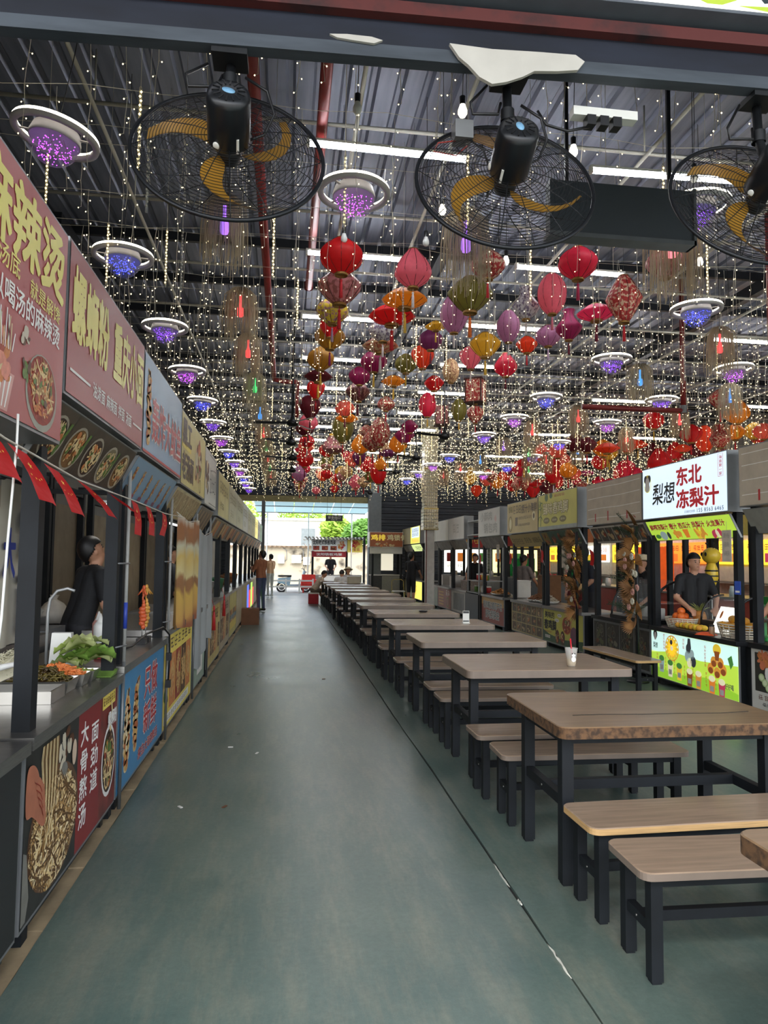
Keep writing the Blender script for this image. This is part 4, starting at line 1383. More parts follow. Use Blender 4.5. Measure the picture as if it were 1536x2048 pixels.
def make_table(label, top=woodtop, edge=edgeg, L=1.23, D=0.86):
    t = thing('dining_table', label, 'table', group='dining tables')
    rounded_slab(0, L, -D / 2, D / 2, .72, .775, .05, 5, top, edge).build('tabletop', None, t)
    w = .058
    xs, ys = (.085, L - .085), (-.27, .27)
    for x in xs:
        for y in ys:
            MB().box(x - w / 2, x + w / 2, y - w / 2, y + w / 2, .012, .72).box(x - w / 2 + .006, x + w / 2 - .006, y - w / 2 + .006, y + w / 2 - .006, 0, .012).build('leg', darkpost, t)
    for y in ys:
        MB().box(xs[0], xs[1], y - .02, y + .02, .665, .72).build('apron', darkpost, t)
    for x in xs:
        MB().box(x - .02, x + .02, ys[0] + .03, ys[1] - .03, .665, .72).build('apron', darkpost, t)
        b = MB().box(x - .02, x + .02, ys[0] + .03, ys[1] - .03, .36, .41).build('side_stretcher', darkpost, t)
        MB().ball((x - .022 if x < .5 else x + .022, 0, .385), (.003, .006, .006), n=8, m=4).build('bolt', steel, b)
    MB().box(xs[0] + .02, xs[1] - .02, -.02, .02, .36, .41).build('long_stretcher', darkpost, t)
    return t


def make_bench(label, edge=edgeg, L=1.16, D=0.33):
    t = thing('bench', label, 'bench', group='benches')
    rounded_slab(0, L, -D / 2, D / 2, .385, .415, .045, 5, woodtop, edge).build('seat', None, t)
    w = .046
    xs, ys = (.07, L - .07), (-.105, .105)
    for x in xs:
        for y in ys:
            MB().box(x - w / 2, x + w / 2, y - w / 2, y + w / 2, .01, .385).box(x - w / 2 + .005, x + w / 2 - .005, y - w / 2 + .005, y + w / 2 - .005, 0, .01).build('leg', darkpost, t)
    for y in ys:
        MB().box(xs[0], xs[1], y - .016, y + .016, .345, .385).build('apron', darkpost, t)
    for x in xs:
        b = MB().box(x - .016, x + .016, ys[0] + .02, ys[1] - .02, .17, .21).build('side_stretcher', darkpost, t)
        MB().ball((x - .018 if x < .5 else x + .018, 0, .19), (.003, .005, .005), n=8, m=4).build('bolt', steel, b)
    MB().box(xs[0] + .016, xs[1] - .016, -.016, .016, .17, .21).build('long_stretcher', darkpost, t)
    return t


t1 = make_table('worn brown dining table with a split top and crumbling chipboard edge', woodtop_w, chip)
t1.location = (1.275, 3.63, 0)
t1['group'] = 'worn table'
del t1['group']
crack = MB()
pts = [(.16, -.18), (.3, -.175), (.5, -.19), (.72, -.185), (.95, -.195), (1.12, -.17)]
for (xa, ya), (xb, yb) in zip(pts[:-1], pts[1:]):
    crack.hexa([(xa, ya - .003, .774), (xb, yb - .003, .774), (xb, yb + .003, .774), (xa, ya + .003, .774), (xa, ya - .003, .7775), (xb, yb - .003, .7775), (xb, yb + .003, .7765), (xa, ya + .003, .7765)])
crack.build('split', seamdark, t1)
# cropped table at the entrance
t0 = make_table('dining table beside the entrance with a dark bottle on it', woodtop_w, chip)
t0.location = (1.30, 1.53, 0)
del t0['group']
tb = None
TAB = []
ORD = 'zeroth first second third fourth fifth sixth seventh eighth ninth tenth eleventh twelfth thirteenth'.split()
for k in range(1, 13):
    lab = {1: 'grey oak dining table with a takeaway juice cup on it', 3: 'grey oak dining table holding a small payment stand', 4: 'grey oak dining table with a small black dish on it', 11: 'grey oak dining table where people sit bent over'}.get(k, 'plain grey oak dining table, %s from the worn brown one' % ORD[k])
    loc = (1.275 - .012 * k, 3.63 + 1.668 * k, 0)
    if tb is None:
        tb = make_table(lab)
        tb.location = loc
        TAB.append(tb)
    else:
        TAB.append(clone(tb, loc, rnd.uniform(-.008, .008), label=lab))
bp_ = make_bench('bench with a bare plywood edge tucked under the worn brown table', ply)
bp_.location = (1.30, 3.10, 0)
bp_.rotation_euler.z = .03
del bp_['group']
bb = make_bench('grey oak bench standing closest to the entrance beam')
bb.location = (1.31, 2.67, 0)
bb.rotation_euler.z = -.02
for k in range(0, 13):
    yc = 3.63 + 1.668 * k
    for sg in (-1, 1):
        if k == 0 and sg < 0:
            continue
        lab = 'grey oak bench on the %s side of the %s table past the worn brown one' % ('entrance' if sg < 0 else 'exit', ORD[k])
        if k == 0:
            lab = 'grey oak bench on the exit side of the worn brown table'
        clone(bb, (1.285 - .012 * k + rnd.uniform(-.05, .05), yc + sg * (.57 + rnd.uniform(-.04, .05)), 0), rnd.uniform(-.03, .03), label=lab)
# bench along the bare board stall
sb = make_bench('bench standing along the glassware photo counter', ply, L=1.35)
sb.location = (4.14, 7.72, 0)
sb.rotation_euler.z = PI / 2 + .06
del sb['group']

# things on the tables
cupm = M('clear_cup', (236, 236, 228), .12, 0, 0, alpha=.35)
cup = thing('juice_cup', 'clear takeaway cup with a red straw standing on a dining table', 'cup', (2.08, 5.02, .776))
MB().lathe([(0, 0), (.03, 0), (.046, .13), (.048, .133), (.044, .13), (.028, .004), (0, .004)], 20).build('cup_body', cupm, cup)
MB().lathe([(0, .005), (.029, .005), (.036, .055), (0, .055)], 16).build('milk_tea', M('milk_tea', (206, 184, 146), .4), cup)
MB().tube([(.012, 0, .02), (-.006, .002, .2)], .006, 8).build('straw', M('red_straw', (196, 30, 44), .4), cup)
pr = Print((0, 0, 0), (1, 0, 0), (0, 0, 1))
pr.ell(0, .055, .017, .019, inkwhite, 1, 16); pr.ell(0, .085, .014, .013, inkwhite, 1.5, 16); pr.ell(-.009, .096, .005, .005, inkblack, 2, 10); pr.ell(.009, .096, .005, .005, inkblack, 2, 10)
o_ = pr.build('logo_print', cup); o_.location = (0, -.041, 0)
ps = thing('payment_stand', 'small white payment code stand on a dining table', 'stand', (2.16, 8.42, .776))
rounded_slab(-.045, .045, -.03, .03, 0, .012, .01, 3).build('base', whitep, ps)
MB().box(-.04, .04, -.006, .006, .012, .15).build('plate', whitep, ps)
MB().box(-.036, .036, -.008, -.006, .12, .146).box(-.036, .036, -.008, -.006, .02, .034).build('black_band', blackp, ps)
tag(MB().lathe([(0, 0), (.05, 0), (.07, .02), (.066, .022), (.045, .006), (0, .006)], 18, (1.98, 10.2, .776)).build('small_dish', blackp), 'small black dish lying on a dining table', 'dish')
bt = thing('bottle', 'dark bottle on the table beside the entrance', 'bottle', (1.52, 1.86, .775))
MB().lathe([(0, 0), (.036, 0), (.038, .12), (.03, .16), (.014, .2), (.013, .26), (0, .26)], 18).build('bottle_body', M('dark_glass', (26, 28, 34), .2), bt)
MB().lathe([(.016, .255), (.016, .285), (0, .285)], 14).build('cap', blackp, bt)
bx_ = thing('plastic_tub', 'pale plastic tub on the far end dining table', 'tub', (2.05, 21.7, .776))
rounded_slab(-.2, .2, -.14, .14, 0, .2, .03, 3).build('tub_body', M('pale_tub', (206, 200, 176), .5, sss=.2), bx_)
MB().box(-.21, .21, -.15, .15, .2, .215).build('lid', whitep, bx_)

# ------------------------------------------------------------------ wall fans on the entrance beam
yel = M('fan_blade_yellow', (150, 110, 36), .4, 0, .1, 5)
cagem = M('fan_cage_wire', (26, 28, 32), .4, .4, .1, 5)


def make_fan(label):
    t = thing('industrial_fan', label, 'fan')
    R = .385
    # local axis: air blows along +Y
    mb = MB()

    def ring(r, y, tr, n=48):
        mb.tube([(r * math.cos(2 * PI * k / n), y, r * math.sin(2 * PI * k / n)) for k in range(n)], tr, 3 if tr < .003 else 6, closed=True, smooth=False)
    for k in range(26):
        q = k / 25.0
        r = .07 + (R - .07) * q
        ring(r, -.075 * math.cos(q * PI / 2) ** .8 - .0, .0015)
        if k % 2:
            ring(r, .075 * math.cos(q * PI / 2) ** .8, .0014)
    for k in range(16):
        a = 2 * PI * k / 16
        for sg in (-1, 1):
            mb.tube([((.05 + (R - .05) * q) * math.cos(a), sg * .077 * math.cos(q * PI / 2) ** .8, (.05 + (R - .05) * q) * math.sin(a)) for q in (0, .3, .6, .85, 1)], .0022, 4)
    cage = mb.build('cage', cagem, t)
    mb = MB()
    n = 56
    mb.tube([(R * math.cos(2 * PI * k / n), 0, R * math.sin(2 * PI * k / n)) for k in range(n)], .009, 6, closed=True)
    mb.build('cage_rim', cagem, t)
    # motor behind
    rot = Matrix.Rotation(PI / 2, 4, 'X')           # lathe z -> -y
    pr = [(0, .0), (.078, 0), (.084, .012), (.084, .185), (.078, .205), (.055, .215), (0, .215)]
    mo = MB().lathe(pr, 28, mx=Matrix.Translation((0, -.05, 0)) @ rot).build('motor', M('motor_black', (22, 24, 28), .32, .1, .1, 8), t)
    mb = MB()
    for k in range(14):
        a = 2 * PI * k / 14
        mb.bar((.035 * math.cos(a), -.2655, .035 * math.sin(a)), (.062 * math.cos(a), -.2640, .062 * math.sin(a)), .006, .004)
    mb.build('vent_slots', blackp, mo)
    MB().lathe([(0, 0), (.022, 0), (.022, .002), (0, .002)], 20, mx=Matrix.Translation((0, -.2645, 0)) @ rot @ Matrix.Diagonal((1.15, .7, 1, 1))).build('badge', M('blue_badge', (120, 170, 205), .4), mo)
    MB().box(.05, .064, -.12, -.06, -.062, -.05).build('rating_label', whitep, mo)
    MB().ball((-.02, -.08, -.083), (.014, .016, .004)).build('round_sticker', whitep, mo)
    # blades
    mb = MB()
    for b in range(3):
        a0 = 2 * PI * b / 3 + .3
        vs = []
        for i in range(9):
            q = i / 8
            r = .05 + .28 * q
            sw = a0 + .9 * q * q
            wd = (.044 + .044 * math.sin(PI * min(1, q * 1.05))) * (1 if q < .9 else .75)
            for sgn in (-1, 1):
                a = sw + sgn * wd / max(r, .09) * .55
                vs.append((r * math.cos(a), .012 * sgn, r * math.sin(a)))
        mb.add(vs, [(2 * i, 2 * i + 1, 2 * i + 3, 2 * i + 2) for i in range(8)], None, True)
    bl = mb
    for b in range(3):
        sub = MB()
        k0 = b * 18
        vv = [Vector(v) for v in bl.v[k0:k0 + 18]]
        sub.add(vv + [v + Vector((0, .003, 0)) for v in vv], [f for f in [(2 * i, 2 * i + 1, 2 * i + 3, 2 * i + 2) for i in range(8)]] + [(2 * i + 20, 2 * i + 21, 2 * i + 19, 2 * i + 18) for i in range(8)], None, True)
        sub.build('blade', yel, t)
    MB().lathe([(0, -.03), (.045, -.03), (.05, 0), (.045, .035), (0, .04)], 20, mx=rot).build('hub', blackp, t)
    return t


fan = make_fan('industrial wall fan with yellow blades hung beside the red noodle sign')
tiltm = math.radians(-24)
FANS = [((-0.265, 2.86, 3.19), .06, 'industrial wall fan with yellow blades hung above the aisle'), ((0.90, 2.86, 3.16), -.06, 'industrial wall fan hung in front of the black screen panel'), ((2.07, 2.86, 3.175), -.1, 'industrial wall fan cropped by the frame beyond the black screen panel')]
for k, (loc, rz, lab) in enumerate(FANS):
    fo = fan if k == 0 else copy_tree(fan)
    fo.location = loc
    fo.rotation_euler = (tiltm, 0.9 * k, rz)
    fo.rotation_mode = 'XYZ'
    fo['label'] = lab
    # keep the spin of the blades different but the tilt equal
    fo.matrix_world = Matrix.Translation(loc) @ Matrix.Rotation(rz, 4, 'Z') @ Matrix.Rotation(tiltm, 4, 'X') @ Matrix.Rotation((0.35, 1.35, .8)[k], 4, 'Y')
    fo.matrix_basis = Matrix.Translation(loc) @ Matrix.Rotation(rz, 4, 'Z') @ Matrix.Rotation(tiltm, 4, 'X') @ Matrix.Rotation((0.35, 1.35, .8)[k], 4, 'Y')
    hang = thing('fan_bracket', ['black pipe bracket holding the fan above the aisle', 'black pipe bracket holding the fan before the black screen', 'black pipe bracket holding the cropped fan'][k], 'bracket', (loc[0], 2.8, 3.5))
    part(MB().tube([(loc[0], 2.84, 3.56 + tz(loc[0])), (loc[0] + .0, 2.83, loc[2] + .28), (loc[0], 2.80, loc[2] + .19), (loc[0], 2.74, loc[2] + .10)], .02, 10), 'pipe', blackm, hang)
    part(MB().box(loc[0] - .07, loc[0] + .07, 2.75, 2.87, 3.52 + tz(loc[0]), 3.546 + tz(loc[0])), 'mount_plate', blackm, hang)
    part(MB().lathe([(.03, 0), (.03, .05)], 12, (loc[0], 2.83, loc[2] + .26)), 'collar', blackm, hang)
    part(MB().tube([(loc[0] - .09, 2.83, 3.52 + tz(loc[0])), (loc[0] - .17, 2.80, 3.47), (loc[0] - .16, 2.8, 3.42), (loc[0] - .05, 2.8, 3.43), (loc[0] - .03, 2.83, 3.5)], .006, 6), 'cable', blackp, hang)
    part(MB().tube([(loc[0] + .06, 2.83, 3.5), (loc[0] + .15, 2.83, 3.45), (loc[0] + .18, 2.84, 3.36), (loc[0] + .14, 2.84, 3.27), (loc[0] + .06, 2.82, 3.22)], .006, 6), 'cable', blackp, hang)

# junction boxes, sockets and cables under the beam
jb = thing('junction_box', 'grey junction box with loose cables under the torn board', 'junction box', (0.72, 2.95, 3.45))
part(MB().box(.69, .77, 2.9, 2.98, 3.38, 3.46), 'box_body', greyal, jb)
part(MB().tube([(.73, 2.94, 3.39), (.62, 2.93, 3.36), (.6, 2.93, 3.32), (.7, 2.93, 3.31), (.75, 2.93, 3.36)], .003, 5), 'wire', M('red_wire', (150, 50, 40), .5), jb)
part(MB().tube([(.74, 2.93, 3.4), (.82, 2.92, 3.34), (.86, 2.92, 3.22), (.83, 2.9, 3.12)], .005, 5), 'cable', blackp, jb)
ps_ = thing('power_strip', 'white power strip with black adapters under the entrance beam', 'power strip', (1.35, 2.9, 3.5))
part(MB().box(1.22, 1.52, 2.88, 2.93, 3.52, 3.56), 'strip_body', whitep, ps_)
for x_ in (1.30, 1.36, 1.42):
    part(MB().box(x_ - .02, x_ + .02, 2.87, 2.92, 3.475, 3.52), 'adapter', blackp, ps_)
part(MB().tube([(1.3, 2.9, 3.48), (1.2, 2.9, 3.45), (1.1, 2.9, 3.47), (1.06, 2.9, 3.53)], .006, 6), 'cable', blackp, ps_)
sc_ = thing('screen_panel', 'black hanging screen panel seen from behind the fan', 'screen', (2.2, 4.5, 3.95))
part(MB().box(1.72, 2.76, 4.47, 4.55, 3.76, 4.13), 'back_shell', M('screen_shell', (64, 70, 76), .5, 0, .06, 3), sc_)
part(MB().box(1.71, 2.77, 4.45, 4.57, 3.735, 3.765), 'bottom_rim', M('screen_rim', (96, 100, 104), .4), sc_)
part(MB().box(2.755, 2.775, 4.45, 4.57, 3.735, 4.14), 'side_rim', M('screen_rim'), sc_)
for x_ in (1.85, 2.6):
    part(MB().box(x_ - .012, x_ + .012, 4.49, 4.51, 4.12, ROOF_Z - .005), 'strap', blackp, sc_)

wirem = M('fairy_wire', (206, 200, 186), .5, 0, .1, 9)
# ------------------------------------------------------------------ fluorescent tubes
tubem = M('tube_glow', (250, 252, 255), .4, 0, 0, es=30.0, ecol=(244, 249, 255))
tl = thing('tube_light', 'white fluorescent tube light under the dark roof', 'tube light', (0, 0, 0), 0, 'fluorescent tubes in rows')
MB().tube([(-.66, 0, 0), (.66, 0, 0)], .017, 8).build('tube', tubem, tl)
MB().box(-.68, .68, -.022, .022, .028, .05).build('batten', whitep, tl)
for x_ in (-.67, .67):
    MB().box(x_ - .012, x_ + .012, -.02, .02, -.02, .03).build('end_cap', whitep, tl)
    MB().tube([(x_ * .8, 0, .05), (x_ * .8, 0, ROOF_Z - 4.925)], .003, 4).build('hanger_wire', wirem, tl)
first = True
y = 5.65
while y < HALL_END - 1:
    for x_ in (.82, 3.2, 7.0, 10.0):
        if x_ > 5 and int(y / 2.1) % 2:
            continue
        o = tl if first else clone(tl, (0, 0, 0))
        first = False
        o.location = (x_ + rnd.uniform(-.05, .05), y, 4.92)
        o.rotation_euler = (0, 0, rnd.uniform(-.03, .03))
        o['label'] = 'white fluorescent tube light in the %s row from the entrance over the %s' % (ORD[min(13, int(round((y - 5.65) / 2.1)) + 1)], {.82: 'aisle', 3.2: 'tables', 7.0: 'juice stalls', 10.0: 'far counters'}[x_])
    y += 2.1

# ------------------------------------------------------------------ bare bulbs
bulbon = M('bulb_glow', (255, 244, 220), .3, 0, 0, es=5, nosample=True)
bulboff = M('bulb_off', (226, 228, 226), .3, 0, 0)


def bulb(loc, on, label):
    t = thing('light_bulb', label, 'bulb', loc, 0, 'bare bulbs')
    MB().lathe([(0, -.05), (.018, -.046), (.03, -.025), (.03, -.005), (.02, .025), (.016, .04)], 14).build('globe', bulbon if on else bulboff, t)
    MB().lathe([(.018, .035), (.02, .09), (.008, .1), (0, .1)], 12).build('socket', blackp, t)
    MB().tube([(0, 0, .1), (.01, 0, .5), (0, 0, ROOF_Z - loc[2] - .005)], .003, 4).build('wire', blackp, t)


for loc, on in (((0.403, 4.466, 4.5), 0), ((1.09, 4.387, 4.5), 1), ((1.991, 4.711, 4.5), 1), ((3.038, 4.899, 4.5), 0), ((1.248, 5.707, 4.5), 1), ((1.228, 6.324, 4.5), 0), ((2.089, 6.611, 4.5), 1), ((3.971, 6.327, 4.5), 1), ((0.468, 6.374, 4.5), 0)):
    bulb(loc, on, 'lit bare white bulb hanging on a black wire' if on else 'unlit bare white bulb hanging on a black wire')

# ------------------------------------------------------------------ planet lamps: glowing ring round a clear dome of tiny lights
ringm = M('lamp_ring_glow', (255, 248, 228), .4, 0, 0, es=3.0, nosample=True)
ringb = M('lamp_ring_body', (196, 190, 190), .4)
domem = M('clear_dome', (236, 238, 244), .05, 0, 0, alpha=.14)
capm = M('lamp_cap', (176, 172, 178), .45)
sparkm = {'blue': M('spark_blue', (60, 70, 255), .5, 0, 0, es=3.5, nosample=True), 'violet': M('spark_violet', (130, 60, 250), .5, 0, 0, es=3, nosample=True), 'purple': M('spark_purple', (190, 70, 240), .5, 0, 0, es=3, nosample=True)}


def make_ring(color):
    t = thing('planet_lamp', 'lamp', 'lamp')
    n = 40
    MB().tube([(.245 * math.cos(2 * PI * k / n), .245 * math.sin(2 * PI * k / n), .012) for k in range(n)], .017, 8, closed=True).build('ring_light', ringm, t)
    MB().lathe([(.222, .002), (.226, -.022), (.262, -.022), (.266, .0)], n).build('ring_body', ringb, t)
    MB().bar((.15, 0, .0), (.24, 0, .0), .02, .006).bar((-.15, 0, 0), (-.24, 0, 0), .02, .006).bar((0, .15, 0), (0, .24, 0), .02, .006).build('ring_arm', ringb, t)
    MB().lathe([(0, .045), (.06, .045), (.14, .03), (.155, -.02), (.155, -.045), (.145, -.045), (.14, .0), (0, .03)], 28).build('cap', capm, t)
    MB().lathe([(.15, -.045)] + [(.15 * math.cos(PI / 2 * k / 8), -.045 - .15 * math.sin(PI / 2 * k / 8)) for k in range(1, 9)], 28).build('dome', domem, t)
    mb = MB()
    r = random.Random(hash(color) % 97 if False else {'blue': 3, 'violet': 5, 'purple': 8}[color])
    for k in range(120):
        while True:
            x, y, z = r.uniform(-.14, .14), r.uniform(-.14, .14), -r.uniform(0.0, .14) - .045
            if x * x + y * y + (z + .045) ** 2 < .135 ** 2:
                break
        s_ = .0042
        mb.add([(x - s_, y, z), (x + s_, y, z), (x, y - s_, z), (x, y + s_, z), (x, y, z - s_), (x, y, z + s_)], [(0, 2, 5), (2, 1, 5), (1, 3, 5), (3, 0, 5), (2, 0, 4), (1, 2, 4), (3, 1, 4), (0, 3, 4)])
    o = mb.build('tiny_lights', sparkm[color], t)
    o['kind'] = 'stuff'
    mb = MB()
    for k in range(6):
        a = k * 1.05
        mb.tube([(.05 * math.cos(a), .05 * math.sin(a), -.02), (.1 * math.cos(a + .7), .1 * math.sin(a + .7), -.09), (.06 * math.cos(a + 2), .06 * math.sin(a + 2), -.14)], .0012, 3)
    mb.build('copper_wire', M('copper_wire', (150, 110, 70), .4, .6), t)
    MB().tube([(0, 0, .04), (.01, 0, .5), (0, 0, 1.69)], .003, 4).build('cord', blackp, t)
    return t


RING = {c: make_ring(c) for c in sparkm}
used = set()


def ring_lamp(loc, color, label, group, tilt=0.0):
    o = RING[color] if color not in used else copy_tree(RING[color])
    used.add(color)
    o.location = loc
    o.rotation_euler = (tilt, rnd.uniform(-.06, .06), rnd.uniform(0, 6))
    o['label'] = label
    o['group'] = group
    return o


ring_lamp((-1.50, 4.58, 4.2), 'purple', 'tilted planet lamp of purple sparks beside the tall red sign', 'first planet lamp', 0.0).rotation_euler = (.02, .16, 0)
pat = ['blue', 'violet', 'purple', 'blue', 'violet', 'purple', 'blue', 'violet', 'purple', 'blue', 'violet', 'violet']
for k in range(12):
    c = pat[k]
    ring_lamp((-1.49 + rnd.uniform(-.04, .04), 6.4 + 1.97 * k, 4.2), c, 'ring lamp with %s sparks, %s past the tilted one above the aisle stalls' % (c, ORD[k + 1]), 'ring lamps over the aisle stalls')
ring_lamp((.434, 4.99, 4.2), 'purple', 'planet lamp with purple sparks hung between the two fan cages', 'planet lamp between fans')
ring_lamp((2.98, 4.81, 4.2), 'violet', 'planet lamp half hidden by the black screen panel', 'planet lamp by the screen')
for k, (y, c) in enumerate(((6.81, 'blue'), (8.75, 'violet'), (11.0, 'blue'), (12.7, 'purple'), (14.65, 'violet'), (17.8, 'blue'), (19.6, 'purple'), (21.5, 'violet'), (23.5, 'blue'))):
    ring_lamp((4.25 - .03 * k + rnd.uniform(-.05, .05), y, 4.2), c, 'ring lamp with %s sparks, %s from the entrance in the row above the juice stalls' % (c, ORD[k + 1]), 'ring lamps over the juice row')
for k, (y, c) in enumerate(((8.9, 'purple'), (10.85, 'violet'), (12.85, 'purple'), (15.2, 'blue'), (17.4, 'violet'), (19.4, 'blue'), (21.4, 'purple'))):
    ring_lamp((6.1 + rnd.uniform(-.1, .1), y, 4.2), c, 'ring lamp with %s sparks, %s from the entrance behind the juice row signs' % (c, ORD[k + 1]), 'ring lamps behind the juice row')

# ------------------------------------------------------------------ jellyfish fibre lamps
jcol = {'red': (255, 80, 80), 'green': (60, 230, 120), 'blue': (70, 160, 255), 'violet': (170, 110, 255), 'pink': (255, 130, 140)}
fibrem = M('fibre_strand', (200, 182, 150), .35, 0, .2, 5, alpha=.85)
jmesh = None
JF = {}


def make_jelly(c):
    global jmesh
    t = thing('fibre_lamp', 'lamp', 'lamp')
    mb = MB()
    r = random.Random(9)
    if jmesh is None:
        for k in range(170):
            a = r.uniform(0, 2 * PI)
            R = r.uniform(.10, .19)
            top = .2
            pts = [(.012 * math.cos(a), .012 * math.sin(a), top - .02), (R * .45 * math.cos(a), R * .45 * math.sin(a), top + .06), (R * .9 * math.cos(a), R * .9 * math.sin(a), top - .02), (R * math.cos(a), R * math.sin(a), top - .2), (R * 1.02 * math.cos(a + .05), R * 1.02 * math.sin(a + .05), top - r.uniform(.36, .56))]
            mb.tube(pts, .0021, 3, cap=False)
        o = mb.build('fibre_skirt', fibrem, t)
        o['kind'] = 'stuff'
        jmesh = o.data
    else:
        o = link('fibre_skirt', jmesh, t)
        o['kind'] = 'stuff'
    m = M('fibre_core_' + c, jcol[c], .4, 0, 0, es=.8, nosample=True)
    MB().lathe([(0, -.05), (.03, -.05), (.036, -.03), (.034, .04), (.02, .05), (.012, .1), (.014, .19), (0, .2)], 16).build('glowing_core', m, t)
    MB().tube([(0, 0, .2), (0, 0, 1.74)], .003, 4).build('cord', blackp, t)
    return t


def jelly(loc, c, label, group, s_=1.0):
    if c not in JF:
        JF[c] = make_jelly(c)
        o = JF[c]
    else:
        o = copy_tree(JF[c])
    o.location = loc
    o.rotation_euler = (0, 0, rnd.uniform(0, 6))
    o.scale = (s_, s_, s_)
    o['label'] = label
    o['group'] = group


jy = [('violet', 5.7), ('red', 7.7), ('red', 9.3), ('green', 11.3), ('blue', 13.5), ('red', 15.6), ('green', 17.6), ('red', 19.6), ('green', 21.7), ('red', 23.7)]
for k, (c, y) in enumerate(jy):
    jelly((-.55, y, 4.2), c, 'tinsel fibre lamp with a %s core, %s from the entrance over the aisle' % (c, ORD[k + 1]), 'fibre lamps over the aisle')
jelly((1.45, 5.7, 4.2), 'violet', 'tinsel fibre lamp with a violet core behind the second fan cage', 'fibre lamp behind fan', 1.15)
jelly((3.2, 5.5, 4.2), 'pink', 'tinsel fibre lamp with a pink core under the black screen panel', 'fibre lamp under screen', 1.3)
for k, (c, x, y) in enumerate(sorted((('red', 5.2, 7.9), ('blue', 5.05, 9.6), ('red', 5.3, 12.4), ('red', 4.95, 13.9), ('blue', 7.0, 10.4), ('red', 7.25, 12.3), ('red', 7.2, 14.3), ('red', 6.8, 18.0), ('green', 5.9, 16.8), ('violet', 5.0, 16.0), ('blue', 5.1, 18.4), ('red', 5.0, 20.2), ('red', 4.9, 22.0), ('blue', 6.9, 16.2), ('red', 8.8, 13.4), ('green', 7.0, 20.0)), key=lambda q: q[2])):
    jelly((x, y, 4.15), c, 'tinsel fibre lamp with a %s core, %s from the entrance above the juice row' % (c, (ORD + ['fourteenth', 'fifteenth', 'sixteenth'])[k + 1]), 'fibre lamps over the juice row')

# ------------------------------------------------------------------ ceiling fans on long rods
cf = thing('ceiling_fan', 'black three-blade ceiling fan on a long rod', 'ceiling fan', (0, 0, 0), 0, 'black ceiling fans')
MB().tube([(0, 0, .1), (0, 0, ROOF_Z - 3.9)], .016, 6).build('rod', blackm, cf)
MB().lathe([(0, -.06), (.07, -.05), (.11, -.01), (.11, .03), (.05, .07), (.03, .14), (0, .14)], 18).build('motor', blackm, cf)
for k in range(3):
    m_ = Matrix.Rotation(2 * PI * k / 3, 4, 'Z')
    q = [m_ @ Vector(p) for p in ((.1, -.045, .0), (.68, -.065, -.01), (.68, .055, .012), (.1, .045, .02), (.1, -.045, .006), (.68, -.065, -.004), (.68, .055, .018), (.1, .045, .026))]
    MB().hexa(q).build('blade', blackm, cf)
first = True
for x_, lst, lab in ((.08, (12.5, 14.7, 17.0, 19.4, 21.8, 24.2, 26.5), 'over the aisle'), (2.95, (13.3, 16.3, 19.2, 22.0, 25.6), 'over the tables')):
    for y in lst:
        o = cf if first else copy_tree(cf)
        first = False
        o.location = (x_ + rnd.uniform(-.03, .03), y, 3.9)
        o.rotation_euler = (0, 0, rnd.uniform(0, 2))
        o['label'] = 'black three-blade ceiling fan on a long rod %s, %s from the entrance' % (lab, ORD[lst.index(y) + 1])
        o['group'] = 'black ceiling fans ' + lab

# ------------------------------------------------------------------ paper and silk lanterns
LC = dict(red=(206, 28, 32), crimson=(214, 40, 72), hotpink=(228, 62, 112), pink=(226, 112, 128), magenta=(150, 30, 84), plum=(120, 44, 92), mauve=(176, 116, 150), maroon=(96, 22, 34), ochre=(168, 118, 34), gold=(220, 172, 50), orange=(232, 146, 34), orangered=(232, 72, 34), coral=(232, 106, 86), olive=(120, 112, 48))
LF = dict(redfloral=((170, 40, 40), (214, 178, 150)), pinkfloral=((196, 120, 124), (150, 84, 80)), yellowfloral=((226, 196, 60), (176, 120, 140)), whitefloral=((214, 208, 214), (126, 110, 140)), coralfloral=((206, 110, 84), (226, 190, 150)), maroonfloral=((92, 34, 40), (150, 100, 90)), creamfloral=((230, 190, 140), (170, 110, 80)))
CN = dict(red='red', crimson='crimson', hotpink='hot pink', pink='pink', magenta='magenta', plum='plum', mauve='mauve', maroon='maroon', ochre='ochre', gold='golden yellow', orange='orange', orangered='orange-red', coral='coral', olive='olive green', redfloral='red brocade', pinkfloral='pink floral', yellowfloral='yellow floral', whitefloral='white floral', coralfloral='coral floral', maroonfloral='maroon floral', creamfloral='cream floral')
TC = dict(red=(196, 30, 40), yellow=(226, 180, 70), white=(222, 210, 210), lilac=(190, 160, 190), magenta=(130, 30, 90), maroon=(110, 24, 50), orange=(226, 110, 40), pink=(226, 120, 140), crimson=(170, 24, 70))
SN = dict(globe='round', bicone='diamond', bicone_tall='tall diamond', saucer='flat saucer', onion='onion-shaped', drop='teardrop', egg='egg-shaped', vase='vase-shaped', box='square box')
brass = M('lantern_brass', (150, 112, 56), .45, .4, .2, 30)
ribm = M('lantern_rib', (70, 30, 24), .6)


def lmat(c):
    if c in LC:
        m = M('lantern_' + c, LC[c], .55, 0, .10, 9, sss=.45, es=.10)
    else:
        m = two_tone('lantern_' + c, LF[c][0], LF[c][1], 11, .55, .50, .56)
        b = m.node_tree.nodes['Principled BSDF']
    return m


